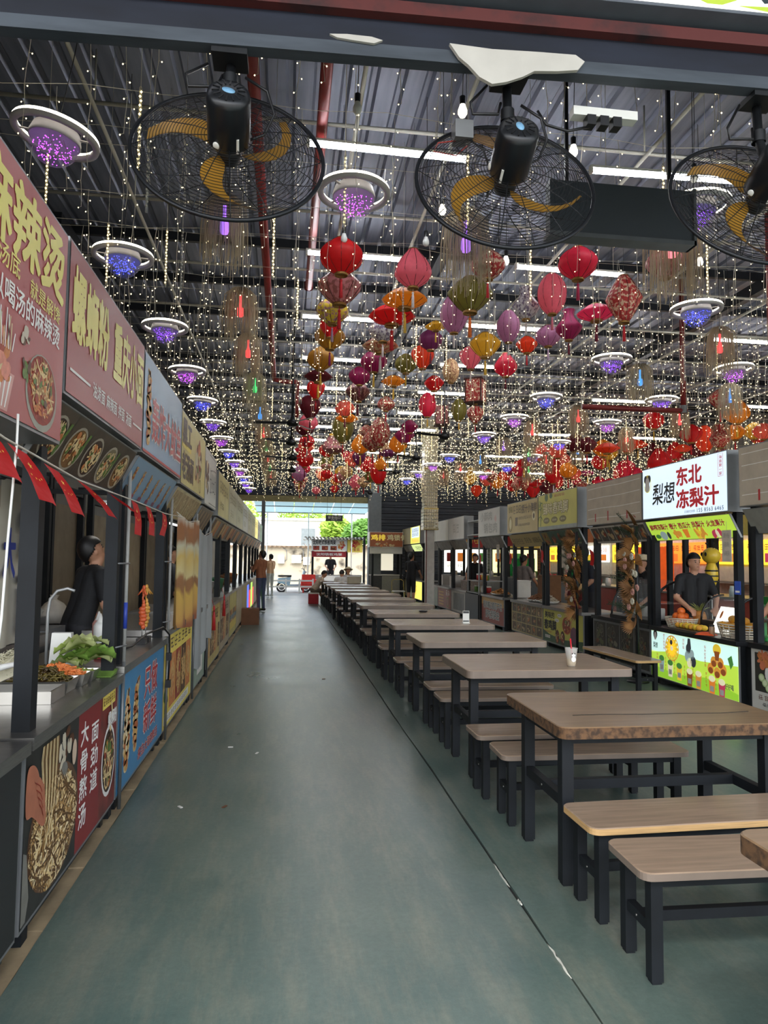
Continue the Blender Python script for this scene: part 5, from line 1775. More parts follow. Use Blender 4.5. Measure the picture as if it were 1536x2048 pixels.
def lprof(shape):
    """(radius, height) from bottom to top for a lantern of width 1"""
    n = 12
    T = [i / n for i in range(n + 1)]
    if shape == 'globe':
        return [(max(.14, .5 * math.sin(PI * (.06 + .88 * t)) ** .8), .80 * (t - .5)) for t in T]
    if shape == 'egg':
        return [(max(.15, .5 * math.sin(PI * (.05 + .9 * t)) ** .62), 1.35 * (t - .5)) for t in T]
    if shape == 'bicone':
        return [(.13 + .37 * max(0, 1 - abs(t - .55) / (.55 if t < .55 else .45)) ** .75, .72 * (t - .5)) for t in T]
    if shape == 'bicone_tall':
        return [(.13 + .37 * max(0, 1 - abs(t - .5) / .5) ** .8, 1.3 * (t - .5)) for t in T]
    if shape == 'saucer':
        return [(.12 + .38 * max(0, 1 - abs(t - .42) / (.42 if t < .42 else .58)) ** .7, .40 * (t - .5)) for t in T]
    if shape == 'onion':
        return [(.13 + .37 * (math.sin(PI * min(1, t / .72) ** 1.0 * .5 + 0) if t < .36 else max(0, math.cos(PI / 2 * (t - .36) / .64)) ** 1.1), 1.02 * (t - .5)) if t >= .36 else (.13 + .37 * math.sin(PI / 2 * t / .36), 1.02 * (t - .5)) for t in T]
    if shape == 'drop':
        return [(.13 + .37 * (math.sin(PI / 2 * t / .66) ** 1.15 if t < .66 else max(.0, math.cos(PI / 2 * (t - .66) / .36)) ** .6 if t < 1 else .25), .98 * (t - .5)) for t in T]
    if shape == 'vase':
        return [(.13 + .37 * (math.sin(PI / 2 * t / .42) if t < .42 else max(.18, 1 - ((t - .42) / .40) * .95)) if t < 1 else .24, 1.15 * (t - .5)) for t in T]
    return []


LMESH = {}
LTOP = {}


def lantern(x, y, z, w, shape, c, tc, label, group):
    t = thing('lantern', label, 'lantern', (x, y, z), rnd.uniform(0, 6), group)
    t.scale = (w, w, w)
    k = shape
    if k not in LMESH:
        if shape == 'box':
            b = MB()
            b.box(-.42, .42, -.42, .42, -.6, .6)
            rb = MB()
            for sx in (-.43, .43):
                for sy in (-.43, .43):
                    rb.box(sx - .03, sx + .03, sy - .03, sy + .03, -.64, .64)
            rb.box(-.5, .5, -.5, .5, .6, .66).box(-.5, .5, -.5, .5, -.66, -.6)
            z0, z1 = -.66, .66
        else:
            pr = lprof(shape)
            n = 20
            b = MB().lathe(pr, n, wob=lambda q: 1.0 if q % 2 else .965, smooth=True)
            rb = MB()
            for q in range(1, n, 2):
                a = 2 * PI * q / n
                rb.tube([((r + .004) * math.cos(a), (r + .004) * math.sin(a), h) for r, h in pr[::2]], .008, 3, cap=False)
            z0, z1 = pr[0][1], pr[-1][1]
        col, col2 = MB(), MB()
        if shape != 'box':
            col.lathe([(.15, z0 - .05), (.16, z0 - .02), (.14, z0 + .01), (0, z0 + .01)], 14)
            col2.lathe([(0, z1 + .02), (.14, z1 + .02), (.15, z1 - .01)], 14)
        else:
            col.lathe([(0, z0 - .1), (.1, z0 - .06), (.1, z0), (0, z0)], 10)
            col2.lathe([(0, z1 + .04), (.1, z1 + .02), (.1, z1), (0, z1)], 10)
        cord = MB().tube([(0, 0, 0), (0, 0, 1)], .004, 4)
        LTOP[k] = z1
        tas = MB().ball((0, 0, z0 - .16), .035, n=8, m=6).tube([(0, 0, z0 - .05), (0, 0, z0 - .2)], .008, 4).lathe([(.02, z0 - .18), (.035, z0 - .24), (.045, z0 - .55), (0, z0 - .56)], 8)
        LMESH[k] = [q.build(nm, None, None) for q, nm in ((b, 'lm_body'), (rb, 'lm_ribs'), (col, 'lm_collar'), (col2, 'lm_collar2'), (cord, 'lm_cord'), (tas, 'lm_tassel'))]
        for o in LMESH[k]:
            o.data.materials.append(None)
            COL.objects.unlink(o)
    for o, nm, mt in zip(LMESH[k], ('shade', 'ribs', 'bottom_collar', 'top_collar', 'cord', 'tassel'), (lmat(c), ribm, brass, brass, blackp, M('tassel_' + tc, TC[tc], .7, 0, .15, 40))):
        ob = link(nm, o.data, t)
        ob.material_slots[0].link = 'OBJECT'
        ob.material_slots[0].material = mt
        if nm == 'cord':
            ob.location.z = LTOP[k]
            ob.scale.z = (ROOF_Z - z) / w - LTOP[k] - .01


def add_lantern(x, y, z, w, shape, c, tc, where):
    key = '%s %s lantern with %s tassel %s' % (CN[c], SN[shape], tc, where)
    lantern(x, y, z, w, shape, c, tc, key, key)


FRONT = [(0.46,6.56,4.4,0.42,'globe','red','red'), (0.50,7.34,4.4,0.49,'bicone','pinkfloral','red'), (0.47,8.07,4.4,0.38,'globe','yellowfloral','lilac'), (0.48,8.66,4.4,0.26,'drop','red','yellow'), (0.50,9.03,4.4,0.40,'globe','ochre','magenta'), (0.43,10.09,4.4,0.40,'globe','ochre','yellow'), (0.44,11.06,4.4,0.46,'saucer','maroon','yellow'), (0.44,12.01,4.4,0.32,'drop','red','red'), (0.39,13.46,4.4,0.44,'drop','maroon','maroon'), (0.40,14.81,4.4,0.40,'onion','pink','maroon'), (1.18,6.73,4.4,0.37,'onion','pink','white'), (1.23,7.54,4.4,0.51,'saucer','orange','yellow'), (1.17,8.09,4.4,0.56,'saucer','red','red'), (1.14,8.65,4.4,0.36,'globe','whitefloral','white'), (1.19,9.28,4.4,0.50,'saucer','coralfloral','white'), (1.20,10.09,4.4,0.39,'globe','magenta','yellow'), (1.08,10.95,4.4,0.35,'globe','magenta','maroon'), (1.16,12.03,4.4,0.45,'bicone','maroonfloral','maroon'), (1.05,13.42,4.4,0.38,'globe','coral','maroon'), (1.17,14.34,4.4,0.47,'saucer','orange','yellow'), (1.77,12.88,4.4,0.33,'globe','redfloral','red'), (1.65,11.16,4.4,0.40,'saucer','orange','yellow'), (1.91,7.32,4.4,0.51,'bicone','olive','orange'), (1.88,7.93,4.4,0.33,'egg','mauve','white'), (1.88,6.53,4.4,0.34,'globe','redfloral','red'), (1.76,8.39,4.4,0.27,'saucer','gold','yellow'), (1.81,8.95,4.4,0.33,'globe','plum','maroon'), (1.86,9.76,4.4,0.33,'drop','orangered','white'), (1.68,10.14,4.4,0.34,'globe','olive','yellow'), (2.42,10.40,4.4,0.27,'egg','creamfloral','white'), (2.33,11.21,4.4,0.34,'bicone','red','red'), (2.54,12.82,4.4,0.33,'egg','crimson','yellow'), (2.57,9.04,4.4,0.44,'bicone','gold','yellow'), (2.54,9.69,4.4,0.32,'drop','pink','white'), (2.64,8.26,4.4,0.29,'egg','mauve','white'), (2.59,7.47,4.4,0.31,'vase','whitefloral','white'), (2.77,7.15,4.4,0.32,'egg','pink','pink'), (2.72,6.35,4.4,0.38,'globe','crimson','crimson'), (3.48,7.61,4.4,0.45,'saucer','hotpink','maroon'), (3.34,8.08,4.4,0.32,'vase','magenta','maroon'), (3.59,7.16,4.4,0.39,'bicone_tall','redfloral','red'), (3.53,6.20,4.4,0.36,'globe','pinkfloral','white'), (3.11,8.94,4.4,0.30,'bicone','orangered','red'), (3.25,8.53,4.4,0.33,'globe','mauve','lilac'), (3.13,9.93,4.4,0.34,'onion','crimson','maroon'), (3.14,11.62,4.4,0.32,'box','redfloral','red'), (3.65,13.55,4.4,0.34,'drop','redfloral','red'), (3.22,13.15,4.4,0.31,'egg','olive','yellow'), (3.02,13.77,4.4,0.30,'box','pinkfloral','red'), (7.48,11.39,4.4,0.44,'bicone','redfloral','red'), (8.38,12.25,4.4,0.47,'onion','orange','yellow'), (10.03,14.08,4.4,0.44,'globe','gold','yellow'), ]
for a in FRONT:
    add_lantern(*a, 'hung over the tables and aisle' if a[0] < 6 else 'hung beyond the juice stall signs')
# glow inside the nearest lanterns that are switched on
shapes = ['globe', 'bicone', 'saucer', 'onion', 'drop', 'egg', 'vase', 'globe', 'bicone', 'globe']
colk = ['red', 'red', 'crimson', 'hotpink', 'pink', 'magenta', 'maroon', 'gold', 'orange', 'orangered', 'coral', 'olive', 'redfloral', 'pinkfloral', 'creamfloral', 'mauve', 'plum', 'redfloral', 'ochre']
tk = ['red', 'yellow', 'white', 'maroon', 'red', 'yellow']
r2 = random.Random(21)
for X0, ys, ye in ((.42, 15.6, 27), (1.12, 15.2, 27), (1.75, 13.8, 27), (2.45, 14.0, 27)):
    y = ys
    while y < ye:
        add_lantern(X0 + r2.uniform(-.1, .1), y, 4.3 + r2.uniform(-.35, .3), r2.uniform(.33, .5), r2.choice(shapes), r2.choice(colk), r2.choice(tk), 'hung towards the hall end')
        y += r2.uniform(.85, 1.15)
colr = ['red', 'red', 'red', 'crimson', 'magenta', 'maroon', 'orangered', 'gold', 'orange', 'redfloral', 'coral', 'plum', 'redfloral']
for X0, ys in ((7.6, 12.6), (8.5, 13.2), (9.4, 13.0), (10.3, 14.4), (11.2, 15.0), (12.1, 16.0), (6.7, 14.0)):
    y = ys
    while y < 26.5:
        add_lantern(X0 + r2.uniform(-.15, .15), y, 4.3 + r2.uniform(-.45, .35), r2.uniform(.38, .55), r2.choice(shapes), r2.choice(colr), r2.choice(tk), 'hung beyond the juice stall signs')
        y += r2.uniform(.9, 1.35)

# ------------------------------------------------------------------ icicle fairy lights: wires and bulbs nobody could count
wirem = M('fairy_wire', (206, 200, 186), .5, 0, .1, 9)
fairym = M('fairy_glow', (255, 232, 180), .5, 0, 0, es=3.4, ecol=(255, 230, 176), nosample=True)
wb, lb2 = MB(), MB()
rf = random.Random(5)


def octa(mb, x, y, z, s_):
    mb.add([(x - s_, y, z), (x + s_, y, z), (x, y - s_, z), (x, y + s_, z), (x, y, z - s_ * 1.3), (x, y, z + s_ * 1.3)], [(0, 2, 5), (2, 1, 5), (1, 3, 5), (3, 0, 5), (2, 0, 4), (1, 2, 4), (3, 1, 4), (0, 3, 4)])


y = 3.25
while y < 27.5:
    zt = 4.72 + rf.uniform(-.1, .12)
    x0, x1 = -2.4, 12.8
    n = 30
    wb.tube([(x0 + (x1 - x0) * k / n, y + rf.uniform(-.03, .03), zt + rf.uniform(-.03, .03)) for k in range(n + 1)], .0022, 3, cap=False, smooth=False)
    x = x0 + rf.uniform(0, .3)
    near = y < 9
    while x < x1:
        if not (x > 3.0 + y * .55 and y < 9):
            L = rf.choice((.35, .55, .75, .5, .9))
            px, py = x, y
            pts = [(px, py, zt)]
            z = zt
            side = 1
            while z > zt - L:
                z -= .10 if near else .135
                px += rf.uniform(-.012, .012)
                py += rf.uniform(-.012, .012)
                pts.append((px, py, z))
                d = side * .018
                side = -side
                octa(lb2, px + d, py, z - .008, .0045 if y < 6 else .0058 if y < 11 else .0075)
                if near:
                    wb.tube([(px, py, z), (px + d, py, z - .006)], .0016, 3, cap=False, smooth=False)
            wb.tube(pts if near else pts[::2] + [pts[-1]], .0021 if near else .0024, 3, cap=False, smooth=False)
        x += rf.uniform(.20, .36) if y > 7 else rf.uniform(.26, .5)
    y += .42 if y > 7 else .5
fl = thing('fairy_lights', 'curtains of warm white icicle fairy lights hung across the whole roof', 'fairy lights', (0, 3, 4.7))
fl['kind'] = 'stuff'
part(wb, 'wires', wirem, fl)['kind'] = 'stuff'
part(lb2, 'tiny_bulbs', fairym, fl)['kind'] = 'stuff'

# ------------------------------------------------------------------ meteor tubes
met = M('meteor_glow', (255, 228, 160), .4, 0, 0, es=2.5, nosample=True)
mtube = M('meteor_tube', (214, 214, 210), .15, 0, 0, alpha=.3)
mt0 = thing('meteor_tube', 'slim clear tube light with a string of warm beads', 'tube light', (0, 0, 0), 0, 'meteor tubes')
MB().tube([(0, 0, 0), (0, 0, -.55)], .009, 8).build('tube', mtube, mt0)
mb = MB()
for k in range(18):
    octa(mb, .003 * (-1) ** k, 0, -.03 - .028 * k, .008)
mb.build('led_strip', met, mt0)['kind'] = 'stuff'
MB().tube([(0, 0, 0), (0, 0, 1.0)], .0018, 4).build('wire', wirem, mt0)
first = True
rm = random.Random(31)
for k in range(88):
    y = 4.2 + 20 * rm.random() ** 1.2
    x = rm.uniform(-2, 7.5)
    if x > 2.2 + y * .5:
        continue
    o = mt0 if first else copy_tree(mt0)
    first = False
    o.location = (x, y, 4.35 + rm.uniform(-.1, .25))
    lit = rm.random() < .72
    for ch in o.children:
        if ch.name.startswith('wire'):
            ch.scale.z = ROOF_Z - o.location.z - .005
    if not lit:
        for ch in o.children:
            if ch.name.startswith('led_strip') and o is not mt0:
                ch.material_slots[0].link = 'OBJECT'
                ch.material_slots[0].material = wirem
        o['label'] = 'slim clear tube light hanging unlit among the fairy lights'
        o['group'] = 'unlit meteor tubes'
    else:
        o['label'] = 'slim clear tube light with a string of glowing warm beads'

# ------------------------------------------------------------------ outside beyond the open end
grd = struct(MB().box(-40, 45, HALL_END, 90, -0.2, -0.02).build('ground', M('pale_concrete', (150, 150, 146), .8, 0, .15, .6)))
struct(MB().box(-40, 45, -40, -3.5, -0.2, -0.02).build('ground_front', M('pale_concrete')))
oldwall = two_tone('stained_plaster', (176, 166, 144), (70, 64, 54), 1.5, .8, .52, .68, bump=.1)
wy = 38.0
gw = struct(MB().box(-9, 12, wy, wy + .25, 0, 2.15).build('wall_garden', oldwall))
tilem = two_tone('roof_tiles', (176, 120, 92), (222, 206, 190), 6, .8, .45, .6)
for k in range(84):
    x_ = -8.9 + k * .25
    if k == 0:
        tl0 = part(MB().lathe([(.12, -.28), (.12, .28)], 10, mx=Matrix.Translation((x_, wy + .12, 2.17)) @ Matrix.Rotation(PI / 2, 4, 'X')), 'coping_tile', tilem, gw)
    else:
        c_ = tl0.copy(); COL.objects.link(c_); c_.location.x = k * .25
for x_, z_, w_, h_ in ((-.28, 1.42, .34, .40), (.52, 1.45, .5, .42), (1.05, 1.35, .34, .4)):
    mbx = thing('meter_box', 'white meter box on the stained garden wall', 'box', (x_, wy - .1, z_), 0, 'meter boxes')
    part(MB().box(x_ - w_ / 2, x_ + w_ / 2, wy - .16, wy - .002, z_ - h_ / 2, z_ + h_ / 2), 'box_body', whitep, mbx)
    part(MB().tube([(x_ + w_ / 2, wy - .03, z_ - .1), (x_ + w_ / 2 + .12, wy - .03, z_), (x_ + w_ / 2 + .1, wy - .03, z_ + .5), (x_ + w_ / 2 - .1, wy - .03, z_ + .62)], .018, 6), 'conduit', greyal, mbx)
bld = thing('house', 'white low house behind the garden wall', 'building', (0, 46, 0))
part(MB().box(-9, 3.6, 46, 52, 0, 3.9), 'wall', M('white_house', (226, 224, 216), .8), bld)
part(MB().box(-9.2, 3.8, 45.8, 52.2, 3.9, 4.05), 'roof_edge', M('white_house'), bld)
for x_ in (-5.5, -2.5, .9):
    part(MB().box(x_, x_ + .9, 45.97, 46.0, 2.3, 3.4), 'window', M('house_window', (120, 128, 130), .3), bld)
    part(MB().box(x_ - .08, x_ + .98, 45.9, 45.99, 2.2, 2.28), 'sill', M('white_house'), bld)
leafm = [M('leaf_bright', (150, 180, 70), .6, 0, .3, 2, sss=.4), M('leaf_mid', (96, 140, 56), .6, 0, .3, 2, sss=.4)]


def tree(name, label, x, y, h, cr, n, m, seed, zc=None):
    r = random.Random(seed)
    t = thing(name, label, 'tree', (x, y, -.02), 0, None)
    MB().tube([(0, 0, 0), (.05, 0, h * .4), (-.05, .1, h * .75)], [.16, .12, .06], 8).tube([(.03, 0, h * .4), (cr * .5, .2, h * .7)], [.07, .03], 6).build('trunk', inkbrown, t)
    mb = MB()
    for _ in range(n):
        a, b, q = r.uniform(0, 2 * PI), r.uniform(-1, 1), r.random() ** .4
        c = Vector((cr * q * math.cos(a) * math.sqrt(1 - b * b), cr * q * math.sin(a) * math.sqrt(1 - b * b), h * .72 + cr * .85 * q * b))
        c += Vector((math.sin(c.z * 3), math.cos(c.x * 3), math.sin(c.x * 2 + c.y))) * cr * .12
        s_ = r.uniform(.10, .22)
        u = Vector((r.uniform(-1, 1), r.uniform(-1, 1), r.uniform(-.6, .6))).normalized()
        v = u.orthogonal().normalized() * s_ * .45
        u = u * s_
        mb.add([c - u, c + v, c + u, c - v], [(0, 1, 2, 3)])
    o = mb.build('crown', m, t)
    o['kind'] = 'stuff'
    return t


tree('leafy_tree', 'bright feathery tree above the white house', 1.4, 58, 6.4, 2.6, 2600, leafm[0], 1)
tree('leafy_tree', 'yellow-green tree at the side of the white house by the lamp row', -4.0, 56, 6.2, 2.4, 2400, leafm[0], 2)
tree('leafy_tree', 'slim tree behind the exit sign', 3.0, 44, 4.6, 1.0, 1300, leafm[0], 3)
tree('leafy_tree', 'round clipped green tree beside the grey hall column', 4.4, 42, 3.9, 1.25, 2400, leafm[1], 4)
tree('leafy_tree', 'tall tree behind the garden wall past the stalls', -9.6, 57, 6, 2.0, 1800, leafm[1], 5)

# canopy of pale blue sheets just outside
aw = thing('awning', 'pale blue translucent awning on thin steel posts outside the hall', 'awning', (1, 31, 3.7))
for k in range(6):
    x_ = -1.4 + k * .85
    q = [(x_, 29.7, 3.95), (x_ + .82, 29.7, 3.95), (x_ + .82, 33, 3.62), (x_, 33, 3.62)]
    part(MB().hexa(q + [(a, b, c + .02) for a, b, c in q]), 'sheet', M('blue_sheet', (186, 206, 210), .4, 0, 0, sss=.6), aw)
for y_ in (29.8, 31.2, 32.9):
    part(MB().tube([(-1.4, y_, 3.9 - (y_ - 29.8) * .1), (3.6, y_, 3.9 - (y_ - 29.8) * .1)], .025, 6), 'cross_bar', greyal, aw)
for x_ in (-.9, .98, 2.98):
    part(MB().tube([(x_, 32.9, -.02), (x_, 32.9, 3.6)], .028, 8), 'post', whitep, aw)

# outdoor grill stall
st = thing('food_stall', 'white signed outdoor grill stall with a red banner beyond the hall', 'food stall', (2.4, 33.6, -.02))
part(MB().box(1.14, 2.78, 33.0, 33.1, 1.85, 2.39), 'sign_box', inkwhite, st)
part(MB().box(2.80, 3.5, 33.0, 33.1, 1.8, 2.39), 'side_sign', inkyellow, st)
part(MB().box(1.16, 2.76, 33.02, 33.06, 1.57, 1.83), 'banner', M('banner_red', (150, 34, 40), .6), st)
mb = MB()
for k in range(17):
    mb.lathe([(.08, 0), (.08, 1.6)], 8, mx=Matrix.Translation((.85 + k * .17, 32.85, 2.43)) @ Matrix.Rotation(-PI / 2, 4, 'X'))
rf_ = part(mb, 'corrugated_roof', greyal, st)
for x_ in (1.2, 2.78, 3.6):
    part(MB().box(x_ - .05, x_ + .05, 33.1, 33.2, -.02, 2.4), 'post', darkpost, st)
part(MB().box(1.3, 3.5, 33.2, 33.9, -.02, .74), 'counter', steel, st)
part(MB().box(1.5, 3.0, 33.19, 33.2, .05, .7), 'front_panel', whitep, st)
pr = Print((1.14, 33.0, 1.85), (1, 0, 0), (0, 0, 1))
pr.text('沈阳老式铁板鸡架', .05, .29, 1.12, .52, inkblack, .03)
for k in range(3):
    pr.rect(.07 + k * .4, .04, .36 + k * .4, .23, meat[0], 1.4); pr.blobs(.21 + k * .4, .13, .11, .07, [meat[1], meat[4], inkred], 8, .04, 2, k)
pr.blobs(1.38, .28, .18, .2, [inkorange, meat[1], inkred, meat[3]], 22, .07, 2, 5)
o_ = pr.build('sign_print', st); o_.matrix_parent_inverse = wl(st).inverted()
pr = Print((1.16, 33.02, 1.57), (1, 0, 0), (0, 0, 1))
pr.text('沈阳铁板鸡架', .2, .06, 1.4, .20, inkwhite, .01)
o_ = pr.build('banner_print', st); o_.matrix_parent_inverse = wl(st).inverted()
pr = Print((2.8, 33.0, 1.8), (1, 0, 0), (0, 0, 1))
pr.blobs(.35, .4, .22, .16, [inkred, inkorange], 14, .08, 2, 5); pr.scrib(3, .08, .05, .6, .2, inkred, 2, 3)
o_ = pr.build('side_print', st); o_.matrix_parent_inverse = wl(st).inverted()

# white road rail
rl = thing('road_rail', 'low white railing outside the open end of the hall', 'railing', (-.5, 31.5, -.02))
for z_ in (.22, .48):
    part(MB().box(-2.4, 1.2, 31.48, 31.53, z_, z_ + .07), 'rail', whitep, rl)
for k in range(7):
    part(MB().box(-2.4 + k * .59, -2.33 + k * .59, 31.47, 31.54, -.02, .6), 'post', whitep, rl)

# scooter
sc = thing('scooter', 'pale blue electric scooter parked behind the white railing', 'scooter', (.35, 32.4, -.02), 0)
tyre = M('tyre', (30, 30, 30), .7)
for x_ in (-.55, .55):
    n_ = 20
    wh = MB().tube([(x_ + .2 * math.cos(2 * PI * k / n_), 0, .22 + .2 * math.sin(2 * PI * k / n_)) for k in range(n_)], .045, 8, closed=True).build('wheel', tyre, sc)
    MB().lathe([(0, -.03), (.13, -.03), (.13, .03), (0, .03)], 16, mx=Matrix.Translation((x_, 0, .22)) @ Matrix.Rotation(PI / 2, 4, 'X')).build('hub', greyal, wh)
pb = M('pale_blue_paint', (150, 184, 200), .3)
MB().hexa([(-.35, -.14, .25), (.35, -.14, .25), (.35, .14, .25), (-.35, .14, .25), (-.35, -.14, .36), (.25, -.14, .34), (.25, .14, .34), (-.35, .14, .36)]).build('footboard', pb, sc)
MB().hexa([(.2, -.15, .3), (.75, -.12, .42), (.75, .12, .42), (.2, .15, .3), (.15, -.14, .68), (.72, -.12, .62), (.72, .12, .62), (.15, .14, .68)]).build('body_shell', pb, sc)
rounded_slab(.12, .72, -.13, .13, .68, .76, .06).build('saddle', blackp, sc)
MB().hexa([(-.42, -.16, .3), (-.3, -.16, .3), (-.3, .16, .3), (-.42, .16, .3), (-.5, -.12, .95), (-.42, -.12, .95), (-.42, .12, .95), (-.5, .12, .95)]).build('front_shield', pb, sc)
MB().tube([(-.55, 0, .22), (-.5, 0, .6), (-.45, 0, 1.02)], .03, 8).build('fork', greyal, sc)
MB().tube([(-.38, -.28, 1.05), (-.46, 0, 1.02), (-.38, .28, 1.05)], .016, 6).build('handlebar', blackp, sc)
for y_ in (-.22, .22):
    MB().tube([(-.42, y_, 1.04), (-.46, y_, 1.16)], .008, 5).ball((-.46, y_, 1.2), (.02, .05, .035)).build('mirror', blackp, sc)
MB().ball((-.53, 0, .9), (.05, .07, .06)).build('headlamp', whitep, sc)
sc.rotation_euler.z = PI + .15
bx = thing('red_crate_box', 'red carton with a white lid used as a seat at the end table', 'box', (.92, 24.05, 0))
MB().box(-.17, .17, -.15, .15, 0, .33).build('carton', M('carton_red', (178, 36, 48), .6), bx)
MB().box(-.175, .175, -.155, .155, .33, .37).build('lid', whitep, bx)
bx = thing('red_armchair', 'red plastic tub chair outside by the scooter', 'chair', (1.0, 31.9, -.02))
rp = M('red_plastic', (214, 52, 42), .4)
MB().box(-.28, .28, -.25, .25, .2, .42).build('seat', rp, bx)
MB().box(-.3, .3, .2, .3, .2, .8).build('backrest', rp, bx)
for s_ in (-1, 1):
    MB().box(s_ * .3 - .05, s_ * .3 + .05, -.25, .25, .2, .58).build('armrest', rp, bx)
    for y_ in (-.2, .2):
        MB().box(s_ * .24 - .03, s_ * .24 + .03, y_ - .03, y_ + .03, 0, .2).build('leg', rp, bx)

# exit sign
ex = thing('exit_sign', 'dark hanging exit sign near the open end', 'sign', (1.83, 28, 3.1))
part(MB().box(1.50, 2.17, 27.98, 28.02, 2.98, 3.22), 'board', M('exit_board', (44, 46, 50), .4), ex)
for x_ in (1.56, 2.1):
    part(MB().tube([(x_, 28, 3.22), (x_, 28, ROOF_Z - .005)], .006, 5), 'hanger', blackm, ex)
pr = Print((1.50, 27.98, 2.98), (1, 0, 0), (0, 0, 1))
pr.text('安全出口', .08, .09, .59, .21, inkwhite, .01)
pr.text('EXIT', .22, .02, .46, .085, inkwhite, .01)
o_ = pr.build('lettering', ex); o_.matrix_parent_inverse = wl(ex).inverted()

# ------------------------------------------------------------------ food and gear on the noodle stall
trayst = M('tray_steel', (176, 174, 168), .28, .9, .06, 6)


def tray(x0, x1, y0, y1, z, h, label, foodm, seed, n=150, kind='shreds', heap=.05):
    t = thing('food_tray', label, 'tray', ((x0 + x1) / 2, (y0 + y1) / 2, z))
    i = .018
    mb = MB()
    o = [(x0 + i, y0 + i), (x1 - i, y0 + i), (x1 - i, y1 - i), (x0 + i, y1 - i)]
    u = [(x0, y0), (x1, y0), (x1, y1), (x0, y1)]
    w = [(x0 + .006, y0 + .006), (x1 - .006, y0 + .006), (x1 - .006, y1 - .006), (x0 + .006, y1 - .006)]
    vs = [p + (z,) for p in o] + [p + (z + h,) for p in u] + [p + (z + h,) for p in w] + [(p[0] + (.004 if p[0] < (x0 + x1) / 2 else -.004), p[1] + (.004 if p[1] < (y0 + y1) / 2 else -.004), z + .004) for p in o]
    fs = [(3, 2, 1, 0)]
    for k in range(4):
        j = (k + 1) % 4
        fs += [(k, j, 4 + j, 4 + k), (4 + k, 4 + j, 8 + j, 8 + k), (8 + k, 8 + j, 12 + j, 12 + k)]
    fs.append((12, 13, 14, 15))
    mb.add(vs, fs)
    part(mb, 'pan', trayst, t)
    r = random.Random(seed)
    fb = MB()
    cx, cy, rx, ry = (x0 + x1) / 2, (y0 + y1) / 2, (x1 - x0) / 2 - .03, (y1 - y0) / 2 - .025
    fb.box(x0 + .02, x1 - .02, y0 + .02, y1 - .02, z + .006, z + h * .75)
    for _ in range(n):
        a, b = r.uniform(-1, 1), r.uniform(-1, 1)
        zz = z + h * .75 + heap * max(0, 1 - a * a * .9 - b * b * .7) * r.uniform(.7, 1.1)
        p = Vector((cx + rx * a, cy + ry * b, zz))
        th = r.uniform(0, PI)
        L = r.uniform(.012, .03)
        d = Vector((math.cos(th) * L, math.sin(th) * L, r.uniform(-.4, .6) * L))
        fb.tube([p - d, p + Vector((0, 0, .004)), p + d], .0042, 4, smooth=True)
    f = part(fb, 'shredded_food', foodm, t)
    f['kind'] = 'stuff'
    return t


pickle = two_tone('pickled_greens', (96, 84, 30), (60, 44, 18), 30, .35, .4, .6)
tray(-1.43, -1.09, 3.86, 4.06, .836, .065, 'steel tray heaped with dark pickled greens at the counter edge', pickle, 3, 420, heap=.075)
tray(-1.40, -1.07, 4.075, 4.22, .836, .065, 'steel tray of orange shredded carrot beside the pickled greens', M('carrot_shreds', (220, 128, 66), .4, 0, .15, 30), 4, 330, heap=.06)
tray(-1.38, -1.06, 4.235, 4.36, .836, .06, 'steel tray of chopped greens in front of the lettuce', M('chopped_greens', (150, 160, 80), .5, 0, .2, 20), 5, 160, heap=.02)
ft = thing('food_tray', 'empty steel tray standing in front of the pickled greens', 'tray', (-1.28, 3.72, .836))
part(MB().box(-1.48, -1.10, 3.62, 3.84, .836, .846).box(-1.48, -1.10, 3.62, 3.628, .846, .896).box(-1.48, -1.10, 3.832, 3.84, .846, .896).box(-1.108, -1.10, 3.628, 3.832, .846, .896).box(-1.48, -1.472, 3.628, 3.832, .846, .896), 'pan', trayst, ft)

# lettuce heap: each leaf its own part
let = thing('lettuce_pile', 'heap of green lettuce leaves on the noodle counter', 'lettuce', (-1.22, 4.38, .84))
letm = [M('lettuce_light', (176, 196, 106), .45, 0, .2, 12, sss=.3), M('lettuce_mid', (128, 164, 74), .45, 0, .25, 12, sss=.3), M('lettuce_pale', (206, 214, 150), .45, 0, .15, 12, sss=.3)]
r = random.Random(8)
for k in range(17):
    L, w = r.uniform(.16, .24), r.uniform(.05, .075)
    base = Vector((-1.36 + r.uniform(0, .22), 4.40 + r.uniform(-.05, .07), .87 + .10 * r.random() + .004 * k))
    th = r.uniform(-.5, .5) - .1
    mb = MB()
    vs = []
    n = 8
    for i in range(n + 1):
        q = i / n
        ww = w * math.sin(PI * (.12 + .85 * q)) ** .7 * (.6 + .5 * q)
        for j in (-2, -1, 0, 1, 2):
            x = L * q
            y = ww * j / 2
            z = .03 * (abs(j) / 2) ** 1.5 + .05 * math.sin(q * 2.6) + (.012 * math.sin(i * 2.1 + j) if abs(j) == 2 else 0)
            vs.append(base + Vector((x * math.cos(th) - y * math.sin(th), x * math.sin(th) + y * math.cos(th), z)))
    mb.add(vs, [(i * 5 + j, i * 5 + j + 1, i * 5 + j + 6, i * 5 + j + 5) for i in range(n) for j in range(4)], None, True)
    part(mb, 'leaf', letm[k % 3], let)
bs = thing('bean_sprouts', 'tangled heap of white bean sprouts behind the steel trays', 'sprouts', (-1.5, 4.3, .84))
mb = MB()
mb.lathe([(.02, .14), (.1, .1), (.17, .03), (.18, 0)], 16, (-1.52, 4.28, .84))
